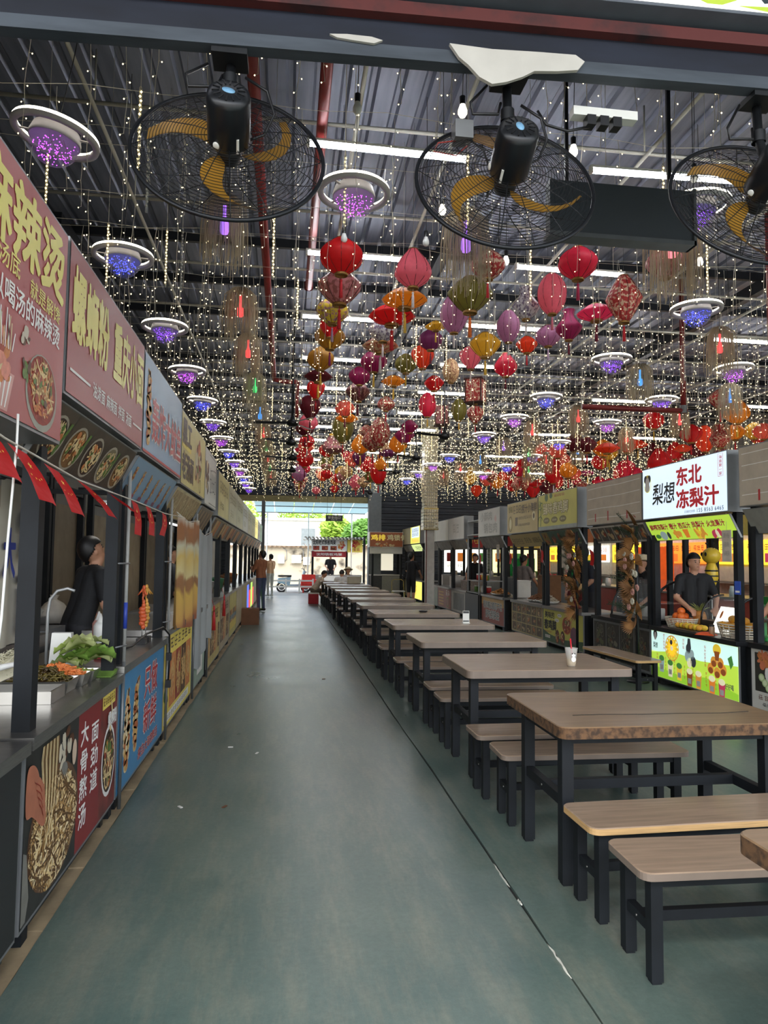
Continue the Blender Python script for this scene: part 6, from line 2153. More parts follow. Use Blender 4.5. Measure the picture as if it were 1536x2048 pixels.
for k in range(420):
    a, q = r.uniform(0, 2 * PI), math.sqrt(r.random())
    p = Vector((-1.52 + .17 * q * math.cos(a), 4.28 + .15 * q * math.sin(a), .84 + .15 * (1 - q ** 1.6) + r.uniform(0, .02)))
    d = Vector((r.uniform(-1, 1), r.uniform(-1, 1), r.uniform(-.4, .5))).normalized() * .03
    mb.tube([p - d, p + Vector((r.uniform(-.01, .01), 0, .008)), p + d], .0025, 3)
part(mb, 'sprouts', M('sprout_white', (214, 208, 180), .5, 0, .1, 20), bs)['kind'] = 'stuff'
bl = thing('banana_leaf', 'folded green banana leaf strip under the lettuce', 'leaf', (-1.05, 4.42, .84))
part(MB().hexa([(-1.25, 4.37, .838), (-1.0, 4.37, .838), (-1.0, 4.5, .838), (-1.25, 4.5, .838), (-1.25, 4.37, .842), (-1.0, 4.37, .842), (-.99, 4.5, .87), (-1.25, 4.5, .87)]), 'blade', letm[1], bl)
wr = thing('serving_tongs', 'plastic-wrapped serving spoons lying across the trays', 'utensil', (-1.36, 4.1, .93))
part(MB().tube([(-1.62, 4.02, .93), (-1.5, 4.06, .945), (-1.4, 4.1, .965)], [.014, .018, .012], 8), 'handle', whitep, wr)
part(MB().ball((-1.37, 4.11, .975), (.05, .03, .018)), 'bowl', whitep, wr)
# white dispenser with a bent tube
dp = thing('dispenser', 'white plastic dispenser with a bent metal tap beside the post', 'dispenser', (-1.28, 4.52, .836))
part(MB().hexa([(-1.40, 4.52, .836), (-1.26, 4.52, .836), (-1.26, 4.58, .836), (-1.40, 4.58, .836), (-1.385, 4.525, 1.08), (-1.275, 4.525, 1.08), (-1.275, 4.575, 1.08), (-1.385, 4.575, 1.08)]), 'body', whitep, dp)
part(MB().tube([(-1.42, 4.55, .84), (-1.42, 4.55, 1.2), (-1.41, 4.55, 1.28), (-1.37, 4.55, 1.33), (-1.31, 4.55, 1.345), (-1.27, 4.55, 1.33)], .009, 8), 'tap', M('tap_grey', (170, 172, 172), .3, .4), dp)
# pot on the entrance stall
pt = thing('stock_pot', 'tall steel stock pot with a lid on the entrance stall counter', 'pot', (-1.20, 2.62, .832))
MB().lathe([(0, 0), (.13, 0), (.135, .01), (.135, .23), (.142, .24), (.142, .25), (0, .25)], 28).build('pot_body', steel, pt)
MB().lathe([(0, .31), (.04, .30), (.12, .265), (.14, .25)], 28).build('lid', steel, pt)
MB().lathe([(0, .35), (.02, .345), (.018, .31)], 12).build('lid_knob', blackp, pt)
for s_ in (-1, 1):
    MB().tube([(s_ * .13, -.05, .16), (s_ * .18, -.04, .17), (s_ * .18, .04, .17), (s_ * .13, .05, .16)], .009, 6).build('handle', blackp, pt)

# prep cabinet with leaf and red cloth
pc = thing('prep_cabinet', 'grey steel prep cabinet inside the noodle stall', 'cabinet', (-1.85, 5.0, 0))
part(MB().box(-2.38, -1.72, 4.62, 5.5, 0, .90), 'body', M('cabinet_steel', (126, 128, 128), .35, .7, .08), pc)
part(MB().box(-2.40, -1.70, 4.60, 5.52, .90, .98), 'rim', steel, pc)
for z_ in (.62, .66, .70):
    part(MB().box(-1.722, -1.718, 4.8, 4.95, z_, z_ + .015), 'vent_slot', blackp, pc)
tag(MB().hexa([(-2.2, 4.62, .985), (-1.72, 4.62, .985), (-1.72, 5.2, .985), (-2.2, 5.2, .985), (-2.2, 4.62, 1.0), (-1.72, 4.62, .99), (-1.74, 5.2, 1.06), (-2.2, 5.2, 1.1)]).build('banana_leaf', M('dark_leaf', (66, 88, 34), .45, 0, .2, 8)), 'dark green banana leaf sheet on the prep cabinet', 'leaf')
tag(MB().lathe([(0, .09), (.1, .08), (.22, .03), (.27, 0), (0, 0)], 16, (-2.1, 4.3, .985), wob=lambda k: 1 + .08 * math.sin(k * 2.2)).build('red_cloth', M('red_cloth', (150, 52, 48), .8, 0, .2, 10)), 'crumpled red cloth beside the banana leaf sheet', 'cloth')
tag(MB().box(-2.4, -1.72, 4.0, 4.6, .9, .98).build('shelf_board', steel), 'steel shelf beside the prep cabinet holding the red cloth', 'shelf')
tag(MB().lathe([(0, 0), (.17, 0), (.21, .13), (.225, .135), (.215, .125), (.165, .012), (0, .012)], 28, (-2.05, 5.75, .99)).build('basin', M('basin_white', (196, 194, 186), .5)), 'white plastic basin inside the squid stall', 'basin')
tag(MB().box(-2.35, -1.75, 5.55, 6.05, 0, .985).build('side_counter', greyal), 'grey side counter carrying the white basin', 'counter')

# hanging cloth sign inside
ct = thing('cloth_sign', 'white hanging cloth with blue characters behind the noodle stall post', 'cloth sign', (-1.66, 4.85, 1.0))
mb = MB()
vs = []
for i in range(9):
    for j in (0, 1):
        vs.append((-1.68 + .02 * math.sin(i * 1.3), 4.45 + i * .075, .99 if j == 0 else 2.0))
mb.add(vs, [(2 * i, 2 * i + 2, 2 * i + 3, 2 * i + 1) for i in range(8)], None, True)
part(mb, 'cloth', M('cloth_cream', (190, 184, 168), .8, 0, .08, 5), ct)
part(MB().tube([(-1.68, 4.42, 2.0), (-1.68, 5.1, 2.0)], .012, 6), 'rod', blackm, ct)
pr = Print((-1.655, 4.45, 1.0), (0, 1, 0), (0, 0, 1))
pr.text('炸面', .26, .05, .52, .95, inkblue, .03, 2, True)
pr.text('大', .0, .4, .2, .75, inkblue, .03, 2, True)
o_ = pr.build('lettering', ct); o_.matrix_parent_inverse = wl(ct).inverted()
for k, (x_, y_, w_, h_, lab) in enumerate(((-2.25, 6.5, .3, 1.0, 'tall brown cardboard sheet leaning inside the squid stall'), (-2.3, 5.6, .25, .8, 'folded cardboard leaning behind the prep cabinet'))):
    tag(MB().hexa([(x_ - .02, y_, 1.0), (x_ + .02, y_, 1.0), (x_ + .02, y_ + w_, 1.0), (x_ - .02, y_ + w_, 1.0), (x_ - .1, y_, 1.0 + h_), (x_ - .06, y_, 1.0 + h_), (x_ - .06, y_ + w_, 1.0 + h_), (x_ - .1, y_ + w_, 1.0 + h_)]).build('cardboard_sheet', M('cardboard', (150, 114, 76), .8, 0, .15, 6)), lab, 'cardboard')
tag(MB().box(-2.38, -2.1, 6.1, 7.2, 0, 1.0).build('rear_counter', greyal), 'grey rear counter under the cardboard sheet', 'counter')
eb = thing('electric_box', 'white electric socket box fixed on the back board of the squid stall', 'socket box', (-2.42, 6.6, 1.75))
part(MB().box(-2.455, -2.4, 6.5, 6.75, 1.65, 1.95), 'box_body', whitep, eb)
for z_ in (1.72, 1.80, 1.88):
    part(MB().box(-2.4, -2.395, 6.55, 6.61, z_ - .025, z_ + .025), 'socket', blackp, eb)
eb = thing('electric_box', 'grey meter box fixed behind the noodle stall flags', 'meter box', (-2.42, 3.6, 1.75))
part(MB().box(-2.455, -2.35, 3.5, 3.8, 1.6, 1.95), 'box_body', whitep, eb)
part(MB().box(-2.35, -2.345, 3.6, 3.74, 1.72, 1.88), 'window', inkgrey, eb)

# squid stall gear
sc2 = thing('kitchen_scale', 'small red and white scale on the squid stall counter', 'scale', (-1.16, 4.92, .876))
MB().hexa([(-.07, -.05, 0), (.07, -.05, 0), (.07, .05, 0), (-.07, .05, 0), (-.055, -.04, .06), (.055, -.04, .06), (.055, .04, .06), (-.055, .04, .06)]).build('scale_body', M('scale_red', (190, 40, 40), .4), sc2)
rounded_slab(-.06, .06, -.045, .045, .06, .075, .015, 3).build('scale_plate', whitep, sc2)
for k, (y_, m_, cn) in enumerate(((5.66, M('skewer_red', (190, 84, 44), .5, 0, .25, 40), 'red'), (5.80, M('skewer_yellow', (206, 150, 66), .5, 0, .25, 40), 'yellow'))):
    sk = thing('skewer_model', '%s fried squid skewer standing in a black base' % cn, 'skewer', (-1.08, y_, .876))
    MB().box(-.035, .035, -.045, .045, 0, .045).build('base', blackp, sk)
    MB().tube([(0, 0, .04), (0, 0, .16)], .003, 5).build('stick', steel, sk)
    mb = MB()
    rr = random.Random(k)
    for j in range(12):
        mb.ball((rr.uniform(-.008, .008), rr.uniform(-.008, .008), .13 + j * .027), (.016 + .012 * math.sin(j * .55) + rr.uniform(0, .006), .016 + .012 * math.sin(j * .55), .021), n=8, m=6)
    for j in range(4):
        mb.tube([(0, 0, .42), (rr.uniform(-.04, .04), rr.uniform(-.04, .04), .37)], [.01, .004], 5)
    mb.build('battered_squid', m_, sk)
for k, (x_, y_, m_, lab) in enumerate(((-1.36, 5.55, whitep, 'white sauce bottle on the squid stall counter'), (-1.42, 5.75, M('pink_bottle', (206, 150, 140), .4), 'pink sauce bottle on the squid stall counter'))):
    b = thing('sauce_bottle', lab, 'bottle', (x_, y_, .876))
    MB().lathe([(0, 0), (.045, 0), (.047, .15), (.035, .17), (.03, .175), (0, .175)], 16).build('bottle_body', m_, b)
    MB().lathe([(.03, .175), (.022, .19), (.006, .24), (0, .24)], 12).build('nozzle', whitep, b)
cb = thing('extension_cable', 'black power cord with plugs hanging down the squid stall counter', 'cord', (-.96, 6.08, .9))
part(MB().tube([(-1.15, 5.2, .885), (-1.1, 5.4, .89), (-1.05, 5.7, .95), (-.98, 6.0, .97), (-.945, 6.1, .9), (-.94, 6.12, .7), (-.945, 6.1, .52)], .008, 6), 'cable', blackp, cb)
for z_ in (.5, .72):
    part(MB().box(-.965, -.925, 6.08, 6.13, z_ - .03, z_ + .03), 'plug', blackp, cb)

# ------------------------------------------------------------------ curtains on the closed stalls


def curtain(x, y0, y1, z0, z1, mat, name, label, seed, sag=.05, ragged=.03):
    r = random.Random(seed)
    t = thing(name, label, 'curtain', (x, (y0 + y1) / 2, z0))
    nx, nz = 26, 14
    vs = []
    ph = [r.uniform(0, 6) for _ in range(4)]
    for j in range(nz + 1):
        for i in range(nx + 1):
            q, s_ = i / nx, j / nz
            y = y0 + (y1 - y0) * q
            top = z1 - sag * math.sin(PI * q)
            bot = z0 + ragged * math.sin(5 * q + ph[0])
            fold = .022 * math.sin(16 * q + ph[1] + s_) + .014 * math.sin(29 * q + ph[2])
            vs.append((x + fold * (1 - .5 * s_), y, bot + (top - bot) * s_))
    mb = MB().add(vs, [(j * (nx + 1) + i, j * (nx + 1) + i + 1, (j + 1) * (nx + 1) + i + 1, (j + 1) * (nx + 1) + i) for j in range(nz) for i in range(nx)], None, True)
    part(mb, 'cloth', mat, t)
    part(MB().tube([(x - .01, y0 - .02, z1), (x - .01, (y0 + y1) / 2, z1 - sag), (x - .01, y1 + .02, z1)], .005, 5), 'cord', wirem, t)
    return t


# printed curtain: bands of brown, cream and yellow
pcm = M('printed_curtain', (206, 176, 110), .75, 0, 0, 3, sss=.15)
_t = pcm.node_tree
_b = _t.nodes['Principled BSDF']
_co = _t.nodes.new('ShaderNodeTexCoord')
_sx = _t.nodes.new('ShaderNodeSeparateXYZ')
_no = _t.nodes.new('ShaderNodeTexNoise'); _no.inputs['Scale'].default_value = 3.0
_ma = _t.nodes.new('ShaderNodeMath'); _ma.operation = 'MULTIPLY_ADD'; _ma.inputs[1].default_value = .35
_mr = _t.nodes.new('ShaderNodeMapRange'); _mr.inputs['From Min'].default_value = 1.05; _mr.inputs['From Max'].default_value = 2.1
_rp = _t.nodes.new('ShaderNodeValToRGB')
_rp.color_ramp.elements[0].color = lin((150, 90, 66)) + (1,)
_rp.color_ramp.elements[1].position = 1.0; _rp.color_ramp.elements[1].color = lin((214, 208, 190)) + (1,)
for p_, c_ in ((.12, (206, 160, 90)), (.32, (214, 176, 90)), (.36, (150, 104, 70)), (.42, (158, 112, 76)), (.46, (220, 206, 150)), (.62, (216, 186, 110)), (.74, (206, 206, 180)), (.80, (150, 100, 70)), (.92, (160, 104, 70))):
    e_ = _rp.color_ramp.elements.new(p_); e_.color = lin(c_) + (1,)
for a_, b_ in ((_co.outputs['Object'], _sx.inputs[0]), (_co.outputs['Object'], _no.inputs[0]), (_no.outputs[0], _ma.inputs[0]), (_sx.outputs['Z'], _ma.inputs[2]), (_ma.outputs[0], _mr.inputs[0]), (_mr.outputs[0], _rp.inputs[0]), (_rp.outputs[0], _b.inputs['Base Color'])):
    _t.links.new(a_, b_)
curtain(-.945, 6.38, 7.84, .88, 1.93, pcm, 'printed_curtain', 'brown and yellow printed curtain over the cream noodle stall', 3)
curtain(-.955, 7.93, 9.30, .42, 1.86, M('grey_cloth', (168, 172, 172), .85, 0, .08, 3, sss=.2), 'dust_cloth', 'long grey dust cloth closing the white signed stall', 5, sag=.07, ragged=.12)

# ------------------------------------------------------------------ red flag buntings
flagm = M('flag_red', (206, 30, 34), .6, 0, .05, 6, sss=.35)


def flag(parent, a, b, c, d):
    """four corners: two on the string, two hanging"""
    a, b, c, d = Vector(a), Vector(b), Vector(c), Vector(d)
    mb = MB()
    n = 6
    vs = []
    for i in range(n + 1):
        q = i / n
        l, r_ = a.lerp(d, q), b.lerp(c, q)
        off = Vector((.010 * math.sin(q * 4), 0, 0))
        vs += [l + off, (l + r_) / 2 + off * -1, r_ + off]
    mb.add(vs, [(3 * i + j, 3 * i + j + 1, 3 * i + j + 4, 3 * i + j + 3) for i in range(n) for j in range(2)], None, True)
    f = part(mb, 'flag', flagm, parent)
    u, v = (b - a), (d - a)
    st = MB()
    nrm = u.cross(v).normalized()
    if nrm.x < 0:
        nrm = -nrm

    def star(cu, cv, r_):
        o = a + u * cu + v * cv + nrm * .008
        du, dv = u.normalized(), v.normalized()
        pts = []
        for k in range(10):
            rr = r_ if k % 2 == 0 else r_ * .4
            an = PI / 2 + k * PI / 5
            pts.append(o + du * rr * math.cos(an) - dv * rr * math.sin(an))
        st.add(pts, [tuple(range(10))])
    star(.5, .30, .022)
    for k in range(4):
        star(.22 + .19 * k, .50 + .05 * math.sin(k * PI / 3), .009)
    part(st, 'stars', M('flag_gold', (236, 190, 50), .5), f)


bn = thing('flag_bunting', 'string of red flags with gold stars across the noodle and squid stalls', 'bunting', (-.86, 3, 1.85))
sx = -.865
part(MB().tube([(sx, 1.5, 1.99), (sx, 2.3, 1.905), (sx, 3.1, 1.86), (sx, 4.2, 1.86), (sx, 5.2, 1.85), (sx, 6.1, 1.87)], .0035, 6), 'string', wirem, bn)
for y0, z0, dy, L in ((1.98, 1.94, .26, .15), (2.32, 1.895, .27, .155), (2.66, 1.875, .31, .155), (3.06, 1.86, .5, .12), (3.55, 1.855, .5, .06), (4.1, 1.86, .06, .19), (4.5, 1.86, .08, .18), (5.1, 1.85, -.15, .16)):
    flag(bn, (sx, y0, z0), (sx, y0 + .17, z0 - .012), (sx + .02, y0 + .19 + dy, z0 - L - .012), (sx + .02, y0 + dy, z0 - L))
wc_ = thing('white_cable', 'white cable hanging loose in front of the entrance stall', 'cable', (-.86, 2.2, 1.9))
part(MB().tube([(sx, 2.40, 2.0), (sx, 2.40, 1.9), (sx - .01, 2.39, 1.6), (sx, 2.34, 1.35), (sx + .01, 2.28, 1.2)], .004, 6), 'cable', whitep, wc_)
# white conduits on the posts
for k, y_ in enumerate((4.575, 6.22, 7.94, 9.32)):
    cd = thing('conduit_pipe', 'white conduit strapped to the stall post beside the %s' % ('noodle counter', 'squid counter', 'printed curtain', 'grey dust cloth')[k], 'pipe', (-.93, y_, 0))
    part(MB().tube([(-.975, y_, .9), (-.975, y_, 2.1)], .011, 8), 'pipe', M('dull_conduit', (150, 150, 146), .5), cd)
    part(MB().tube([(-.975, y_, .02), (-.975, y_, .9)], .011, 8), 'lower_pipe', M('grey_coupling'), cd)
    if k == 0:
        part(MB().tube([(-.975, y_, 1.1), (-.975, y_, 1.26)], .0125, 8), 'sticker', inkblue, cd)
    for z_ in (1.0, 1.5):
        part(MB().tube([(-1.0, y_ - .12, z_), (-.96, y_, z_)], .005, 5), 'strap', greyal, cd)
# chinese knots
for k, (y_, z_) in enumerate(((9.62, .86), (11.15, .92))):
    kn = thing('knot_ornament', ['red tassel knot beside the grey dust cloth', 'red tassel knot on the photo strip counter'][k], 'ornament', (-.93, y_, z_))
    n_ = 14
    MB().tube([(0, .035 * math.cos(2 * PI * j / n_), .0 + .035 * math.sin(2 * PI * j / n_)) for j in range(n_)], .009, 6, closed=True).ball((0, 0, 0), (.015, .022, .022)).build('knot', inkred, kn)
    MB().tube([(0, 0, .03), (-.04, 0, .14)], .003, 4).build('loop', inkred, kn)
    MB().lathe([(.012, -.035), (.02, -.1), (.026, -.28), (0, -.28)], 10).build('tassel', inkred, kn)
cbx = thing('cardboard_box', 'brown cardboard carton on the floor beside the aisle stalls', 'box', (-.80, 16.7, 0), .06)
MB().box(-.2, .2, -.17, .17, 0, .37).build('carton', M('carton_brown', (118, 80, 56), .8, 0, .12, 6), cbx)
MB().box(-.03, .03, -.172, .172, .37, .374).build('tape', M('tape_brown', (150, 116, 80), .4), cbx)

# ------------------------------------------------------------------ juice stall goods
wick = M('white_basket', (214, 206, 186), .6, 0, .08, 20)


def basket(x, y, z, rx, ry, h, label):
    t = thing('basket', label, 'basket', (x, y, z))
    mb = MB()
    for j in range(6):
        q = j / 5
        n = 28
        mb.tube([((rx * (.8 + .2 * q)) * math.cos(2 * PI * k / n), (ry * (.8 + .2 * q)) * math.sin(2 * PI * k / n), .01 + h * q) for k in range(n)], .008, 5, closed=True)
    for k in range(20):
        a = 2 * PI * k / 20
        mb.tube([(rx * .8 * math.cos(a), ry * .8 * math.sin(a), 0), (rx * math.cos(a), ry * math.sin(a), h)], .006, 4)
    mb.build('wicker', wick, t)['kind'] = 'stuff'
    MB().lathe([(0, .004), (.8, .004), (.8, .02), (0, .02)], 24, mx=Matrix.Diagonal((rx, ry, 1, 1))).build('bottom', wick, t)
    return t


CZ = .722
orm = M('orange_peel', (226, 110, 40), .45, 0, .1, 60, bump=.1)
mgm = M('mango_skin', (222, 160, 50), .4, 0, .18, 6)
lem = M('lemon_skin', (232, 196, 60), .4, 0, .1, 20)


def fruit(name, label, cat, loc, r, m, group, rot=0):
    f = thing(name, label, cat, loc, rot, group)
    MB().ball((0, 0, 0), r, n=14, m=9).build('flesh', m, f)
    MB().tube([(0, 0, r[2] * .93), (.002, 0, r[2] * 1.08)], .004, 5).build('stem', inkbrown, f)


basket(4.92, 8.38, CZ, .17, .24, .11, 'white wicker basket of oranges under the pineapple leaves')
for k, (dx, dy, dz) in enumerate(((0, -.12, .05), (0, 0, .05), (0, .12, .05), (.09, -.06, .05), (.09, .07, .05), (-.09, -.06, .05), (-.09, .07, .05), (-.04, -.06, .115), (-.03, .06, .115), (.05, 0, .115), (0, 0, .18))):
    fruit('orange', 'orange heaped in the white wicker basket', 'orange', (4.92 + dx, 8.38 + dy, CZ + .025 + dz), (.05, .05, .047), orm, 'oranges in the basket')
for k in range(14):
    fruit('lemon', 'small yellow lemon on the steel tray of the juice counter', 'lemon', (4.80 + .07 * (k % 2) + rnd.uniform(-.01, .01), 7.80 + .075 * (k // 2), CZ + .05 + .0), (.034, .04, .033), lem if k % 4 else mgm, 'lemons on the juice counter', rnd.uniform(0, 3))
tag(MB().box(4.72, 4.94, 7.74, 8.32, CZ, CZ + .014).build('fruit_tray', steel), 'flat steel tray under the lemons', 'tray')
basket(4.92, 7.22, CZ, .2, .28, .14, 'white wicker basket of mangoes beside the juice stall post')
for k in range(16):
    i, j = k % 4, k // 4
    if j < 3:
        fruit('mango', 'ripe mango heaped in the white basket', 'mango', (4.82 + .095 * j - .0, 7.06 + .105 * i, CZ + .12 + .005 * ((i + j) % 2)), (.05, .062, .045), mgm, 'mangoes in the basket', rnd.uniform(-.4, .4))
    else:
        fruit('mango', 'ripe mango heaped in the white basket', 'mango', (4.90 + .03 * (i % 2), 7.11 + .08 * i, CZ + .19), (.05, .06, .045), mgm, 'mangoes in the basket', rnd.uniform(-.4, .4))
pn = thing('pineapple', 'pineapple with spiky crown behind the orange basket', 'pineapple', (5.12, 8.3, CZ))
MB().lathe([(0, 0), (.05, .01), (.075, .07), (.078, .14), (.06, .2), (.03, .22), (0, .22)], 16, wob=lambda k: 1 + .04 * (k % 2)).build('fruit_body', M('pineapple_skin', (176, 116, 50), .6, 0, .4, 40, bump=.5), pn)
mb = MB()
for k in range(22):
    a, e = rnd.uniform(0, 6.28), rnd.uniform(.2, 1.2)
    L = rnd.uniform(.1, .18)
    d = Vector((math.cos(a) * math.cos(e), math.sin(a) * math.cos(e), math.sin(e)))
    w = Vector((-math.sin(a), math.cos(a), 0)) * .009
    b = Vector((0, 0, .21))
    mb.add([b - w, b + w, b + d * L * .6 + w * .8, b + d * L + Vector((0, 0, -.02)), b + d * L * .6 - w * .8], [(0, 1, 2, 3, 4)])
mb.build('crown_leaves', M('pineapple_leaf', (140, 146, 80), .5, 0, .3, 10), pn)['kind'] = 'stuff'
ms = thing('menu_stand', 'bright white tilted menu board on the juice counter', 'menu', (4.92, 7.62, CZ))
m4 = Matrix.Rotation(-PI / 2, 4, 'Z') @ Matrix.Rotation(-.45, 4, 'X')
q = [m4 @ Vector(p) for p in ((-.16, 0, .02), (.16, 0, .02), (.16, .012, .02), (-.16, .012, .02), (-.16, 0, .34), (.16, 0, .34), (.16, .012, .34), (-.16, .012, .34))]
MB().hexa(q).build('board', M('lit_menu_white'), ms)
pr = Print(m4 @ Vector((-.16, -.001, .02)), m4.to_3x3() @ Vector((1, 0, 0)), m4.to_3x3() @ Vector((0, 0, 1)))
pr.ell(.08, .22, .022, .05, inkorange, 1); pr.scrib(4, .15, .27, .24, .29, inkgrey, 1, 2); pr.ell(.2, .12, .03, .02, inkgrey, 1); pr.scrib(3, .18, .2, .28, .21, inkgrey, 1, 3)
pr.build('menu_print', ms)
MB().box(.05, .16, -.14, .14, 0, .02).build('foot', whitep, ms)
jc = thing('juicer', 'green hand-lever juicer at the end of the juice counter', 'juicer', (5.12, 7.02, CZ))
gm = M('juicer_green', (40, 140, 60), .35)
rounded_slab(-.12, .12, -.12, .12, 0, .04, .04).build('base', gm, jc)
MB().box(-.025, .025, .06, .11, .04, .42).build('column', gm, jc)
MB().box(-.04, .04, -.08, .11, .38, .46).build('head', gm, jc)
MB().lathe([(0, .19), (.07, .19), (.09, .23), (0, .23)], 18, (0, -.02, 0)).build('cup_holder', steel, jc)
MB().tube([(.05, 0, .42), (.1, -.1, .36), (.11, -.2, .28)], .012, 8).ball((.11, -.2, .27), .02).build('lever', gm, jc)
MB().tube([(0, -.02, .23), (0, -.02, .38)], .014, 8).build('ram', steel, jc)
dm = thing('display_dome', 'clear plastic hood over drinks on the juice counter', 'display hood', (5.2, 7.85, CZ))
clear = M('clear_acrylic', (230, 238, 238), .06, 0, 0, alpha=.16)
n = 10
vs, fs = [], []
for k in range(n + 1):
    a = PI / 2 * k / n
    for y_ in (-.32, .32):
        vs.append((.16 - .3 * math.sin(a), y_, .30 * math.cos(a) + .12))
MB().add(vs, [(2 * k, 2 * k + 1, 2 * k + 3, 2 * k + 2) for k in range(n)], None, True).build('curved_pane', clear, dm)
for y_ in (-.32, .32):
    MB().tube([(.16 - .3 * math.sin(PI / 2 * k / n), y_, .30 * math.cos(PI / 2 * k / n) + .12) for k in range(n + 1)], .012, 6).build('rim', blackp, dm)
MB().box(-.15, .18, -.33, .33, 0, .12).build('base', blackp, dm)
tag(MB().lathe([(0, .03), (.05, .028), (.1, .01), (.12, 0)], 12, (4.75, 7.58, CZ), wob=lambda k: 1 + .25 * math.sin(k * 2.3)).build('orange_cloth', M('orange_cloth', (232, 92, 40), .7)), 'crumpled orange cloth at the edge of the juice counter', 'cloth')
jr = thing('drink_jar', 'small printed drink jar in front of the menu board', 'jar', (4.77, 7.5, CZ))
MB().lathe([(0, 0), (.03, 0), (.032, .09), (.025, .1)], 14).build('jar_body', M('jar_tan', (170, 140, 110), .3), jr)
MB().lathe([(.028, .1), (.028, .12), (0, .12)], 14).build('lid', blackp, jr)

# bee balloon (plain striped stick balloon)
bb_ = thing('balloon', 'yellow bee balloon with black stripes on a stick', 'balloon', (5.62, 8.82, 1.45))
ym = M('balloon_yellow', (232, 196, 60), .3)
MB().ball((0, 0, .18), (.12, .12, .11), n=16, m=10).build('head', ym, bb_)
MB().lathe([(0, -.26), (.04, -.24), (.085, -.12), (.08, 0), (.05, .08)], 16).build('body', ym, bb_)
for z_ in (-.17, -.1, -.03):
    MB().lathe([(.083, z_), (.09, z_ + .01), (.084, z_ + .02)], 16).build('stripe', blackp, bb_)
for s_ in (-1, 1):
    MB().tube([(0, s_ * .05, .27), (-.02, s_ * .08, .34)], .005, 5).ball((-.02, s_ * .08, .345), .014).build('antenna', blackp, bb_)
    MB().ball((-.11, s_ * .045, .2), (.012, .022, .028)).build('eye', blackp, bb_)
MB().tube([(0, 0, -.25), (0, 0, -1.45)], .006, 5).build('stick', whitep, bb_)

# hanging notes, post stickers
for x_, y_, z_, w_, h_, lab in ((4.70, 11.6, 1.62, .26, .40, 'handwritten paper note hanging in the lime yellow stall'), (4.66, 7.03, 1.72, .16, .34, 'plain paper note hanging under the glowing sign'), (4.68, 15.4, 1.72, .2, .32, 'pale paper note hanging in the off-white signed stall')):
    nt = thing('paper_note', lab, 'note', (x_, y_, z_))
    MB().box(-.003, .003, -w_ / 2, w_ / 2, -h_ / 2, h_ / 2).build('sheet', M('paper', (206, 196, 178), .8), nt)
    pr = Print((-.004, w_ / 2, -h_ / 2), (0, -1, 0), (0, 0, 1))
    for j in range(3):
        pr.scrib(4, .03, .06 + j * h_ * .28, w_ - .03, .06 + j * h_ * .28 + h_ * .18, inkgrey, 1, j)
    pr.build('writing', nt)
    MB().tube([(0, 0, h_ / 2), (0, 0, 2.25 - z_)], .002, 4).build('string', wirem, nt)
bs_ = thing('post_sticker', 'blue notice sticker on the juice stall post', 'sticker', (4.69, 6.9, 1.28))
MB().box(-.004, .0, -.05, .05, -.07, .07).build('sheet', M('sticker_blue', (50, 90, 190), .4), bs_)
MB().box(-.005, -.004, -.035, .035, -.05, -.03).build('white_line', inkwhite, bs_)
for k, (y_, z_) in enumerate(((16.72, 1.68), (14.40, 1.7), (12.56, 1.75), (10.42, 1.72))):
    fb = thing('hand_flag', 'small red flag with gold star hung on the %s stall post' % ('off-white signed', 'tan signed', 'lime signed', 'bare board')[k], 'flag', (4.62, y_, z_))
    flag(fb, (4.62, y_, z_), (4.62, y_ - .14, z_ - .04), (4.60, y_ - .2, z_ - .26), (4.61, y_ - .06, z_ - .24))
    part(MB().tube([(4.70, y_ + .0, z_ - .3), (4.61, y_ - .0, z_ + .03)], .005, 5), 'stick', whitep, fb)

# glass pastry case on the bare board stall
gc = thing('glass_case', 'curved glass display case with black rims on the glassware photo stall', 'display case', (4.95, 9.4, CZ))
vs = []
for k in range(n + 1):
    a = PI / 2 * k / n
    for y_ in (-.55, .55):
        vs.append((-.2 + .0 + .48 * (1 - math.cos(a)), y_, .05 + .52 * math.sin(a)))
MB().add(vs, [(2 * k, 2 * k + 1, 2 * k + 3, 2 * k + 2) for k in range(n)], None, True).build('curved_pane', clear, gc)
for y_ in (-.55, .55):
    MB().tube([(-.2 + .48 * (1 - math.cos(PI / 2 * k / n)), y_, .05 + .52 * math.sin(PI / 2 * k / n)) for k in range(n + 1)], .016, 6).build('rim', blackp, gc)
MB().box(-.22, .30, -.57, .57, 0, .05).build('base', blackm, gc)
MB().box(-.1, .28, -.52, .52, .26, .272).build('shelf', clear, gc)
for k in range(4):
    tag(MB().lathe([(0, 0), (.05, 0), (.055, .12), (.05, .14), (0, .14)], 14, (5.02, 9.05 + k * .22, CZ + .052)).build('canister', whitep), 'white canister inside the curved glass case', 'canister', 'canisters in the glass case')

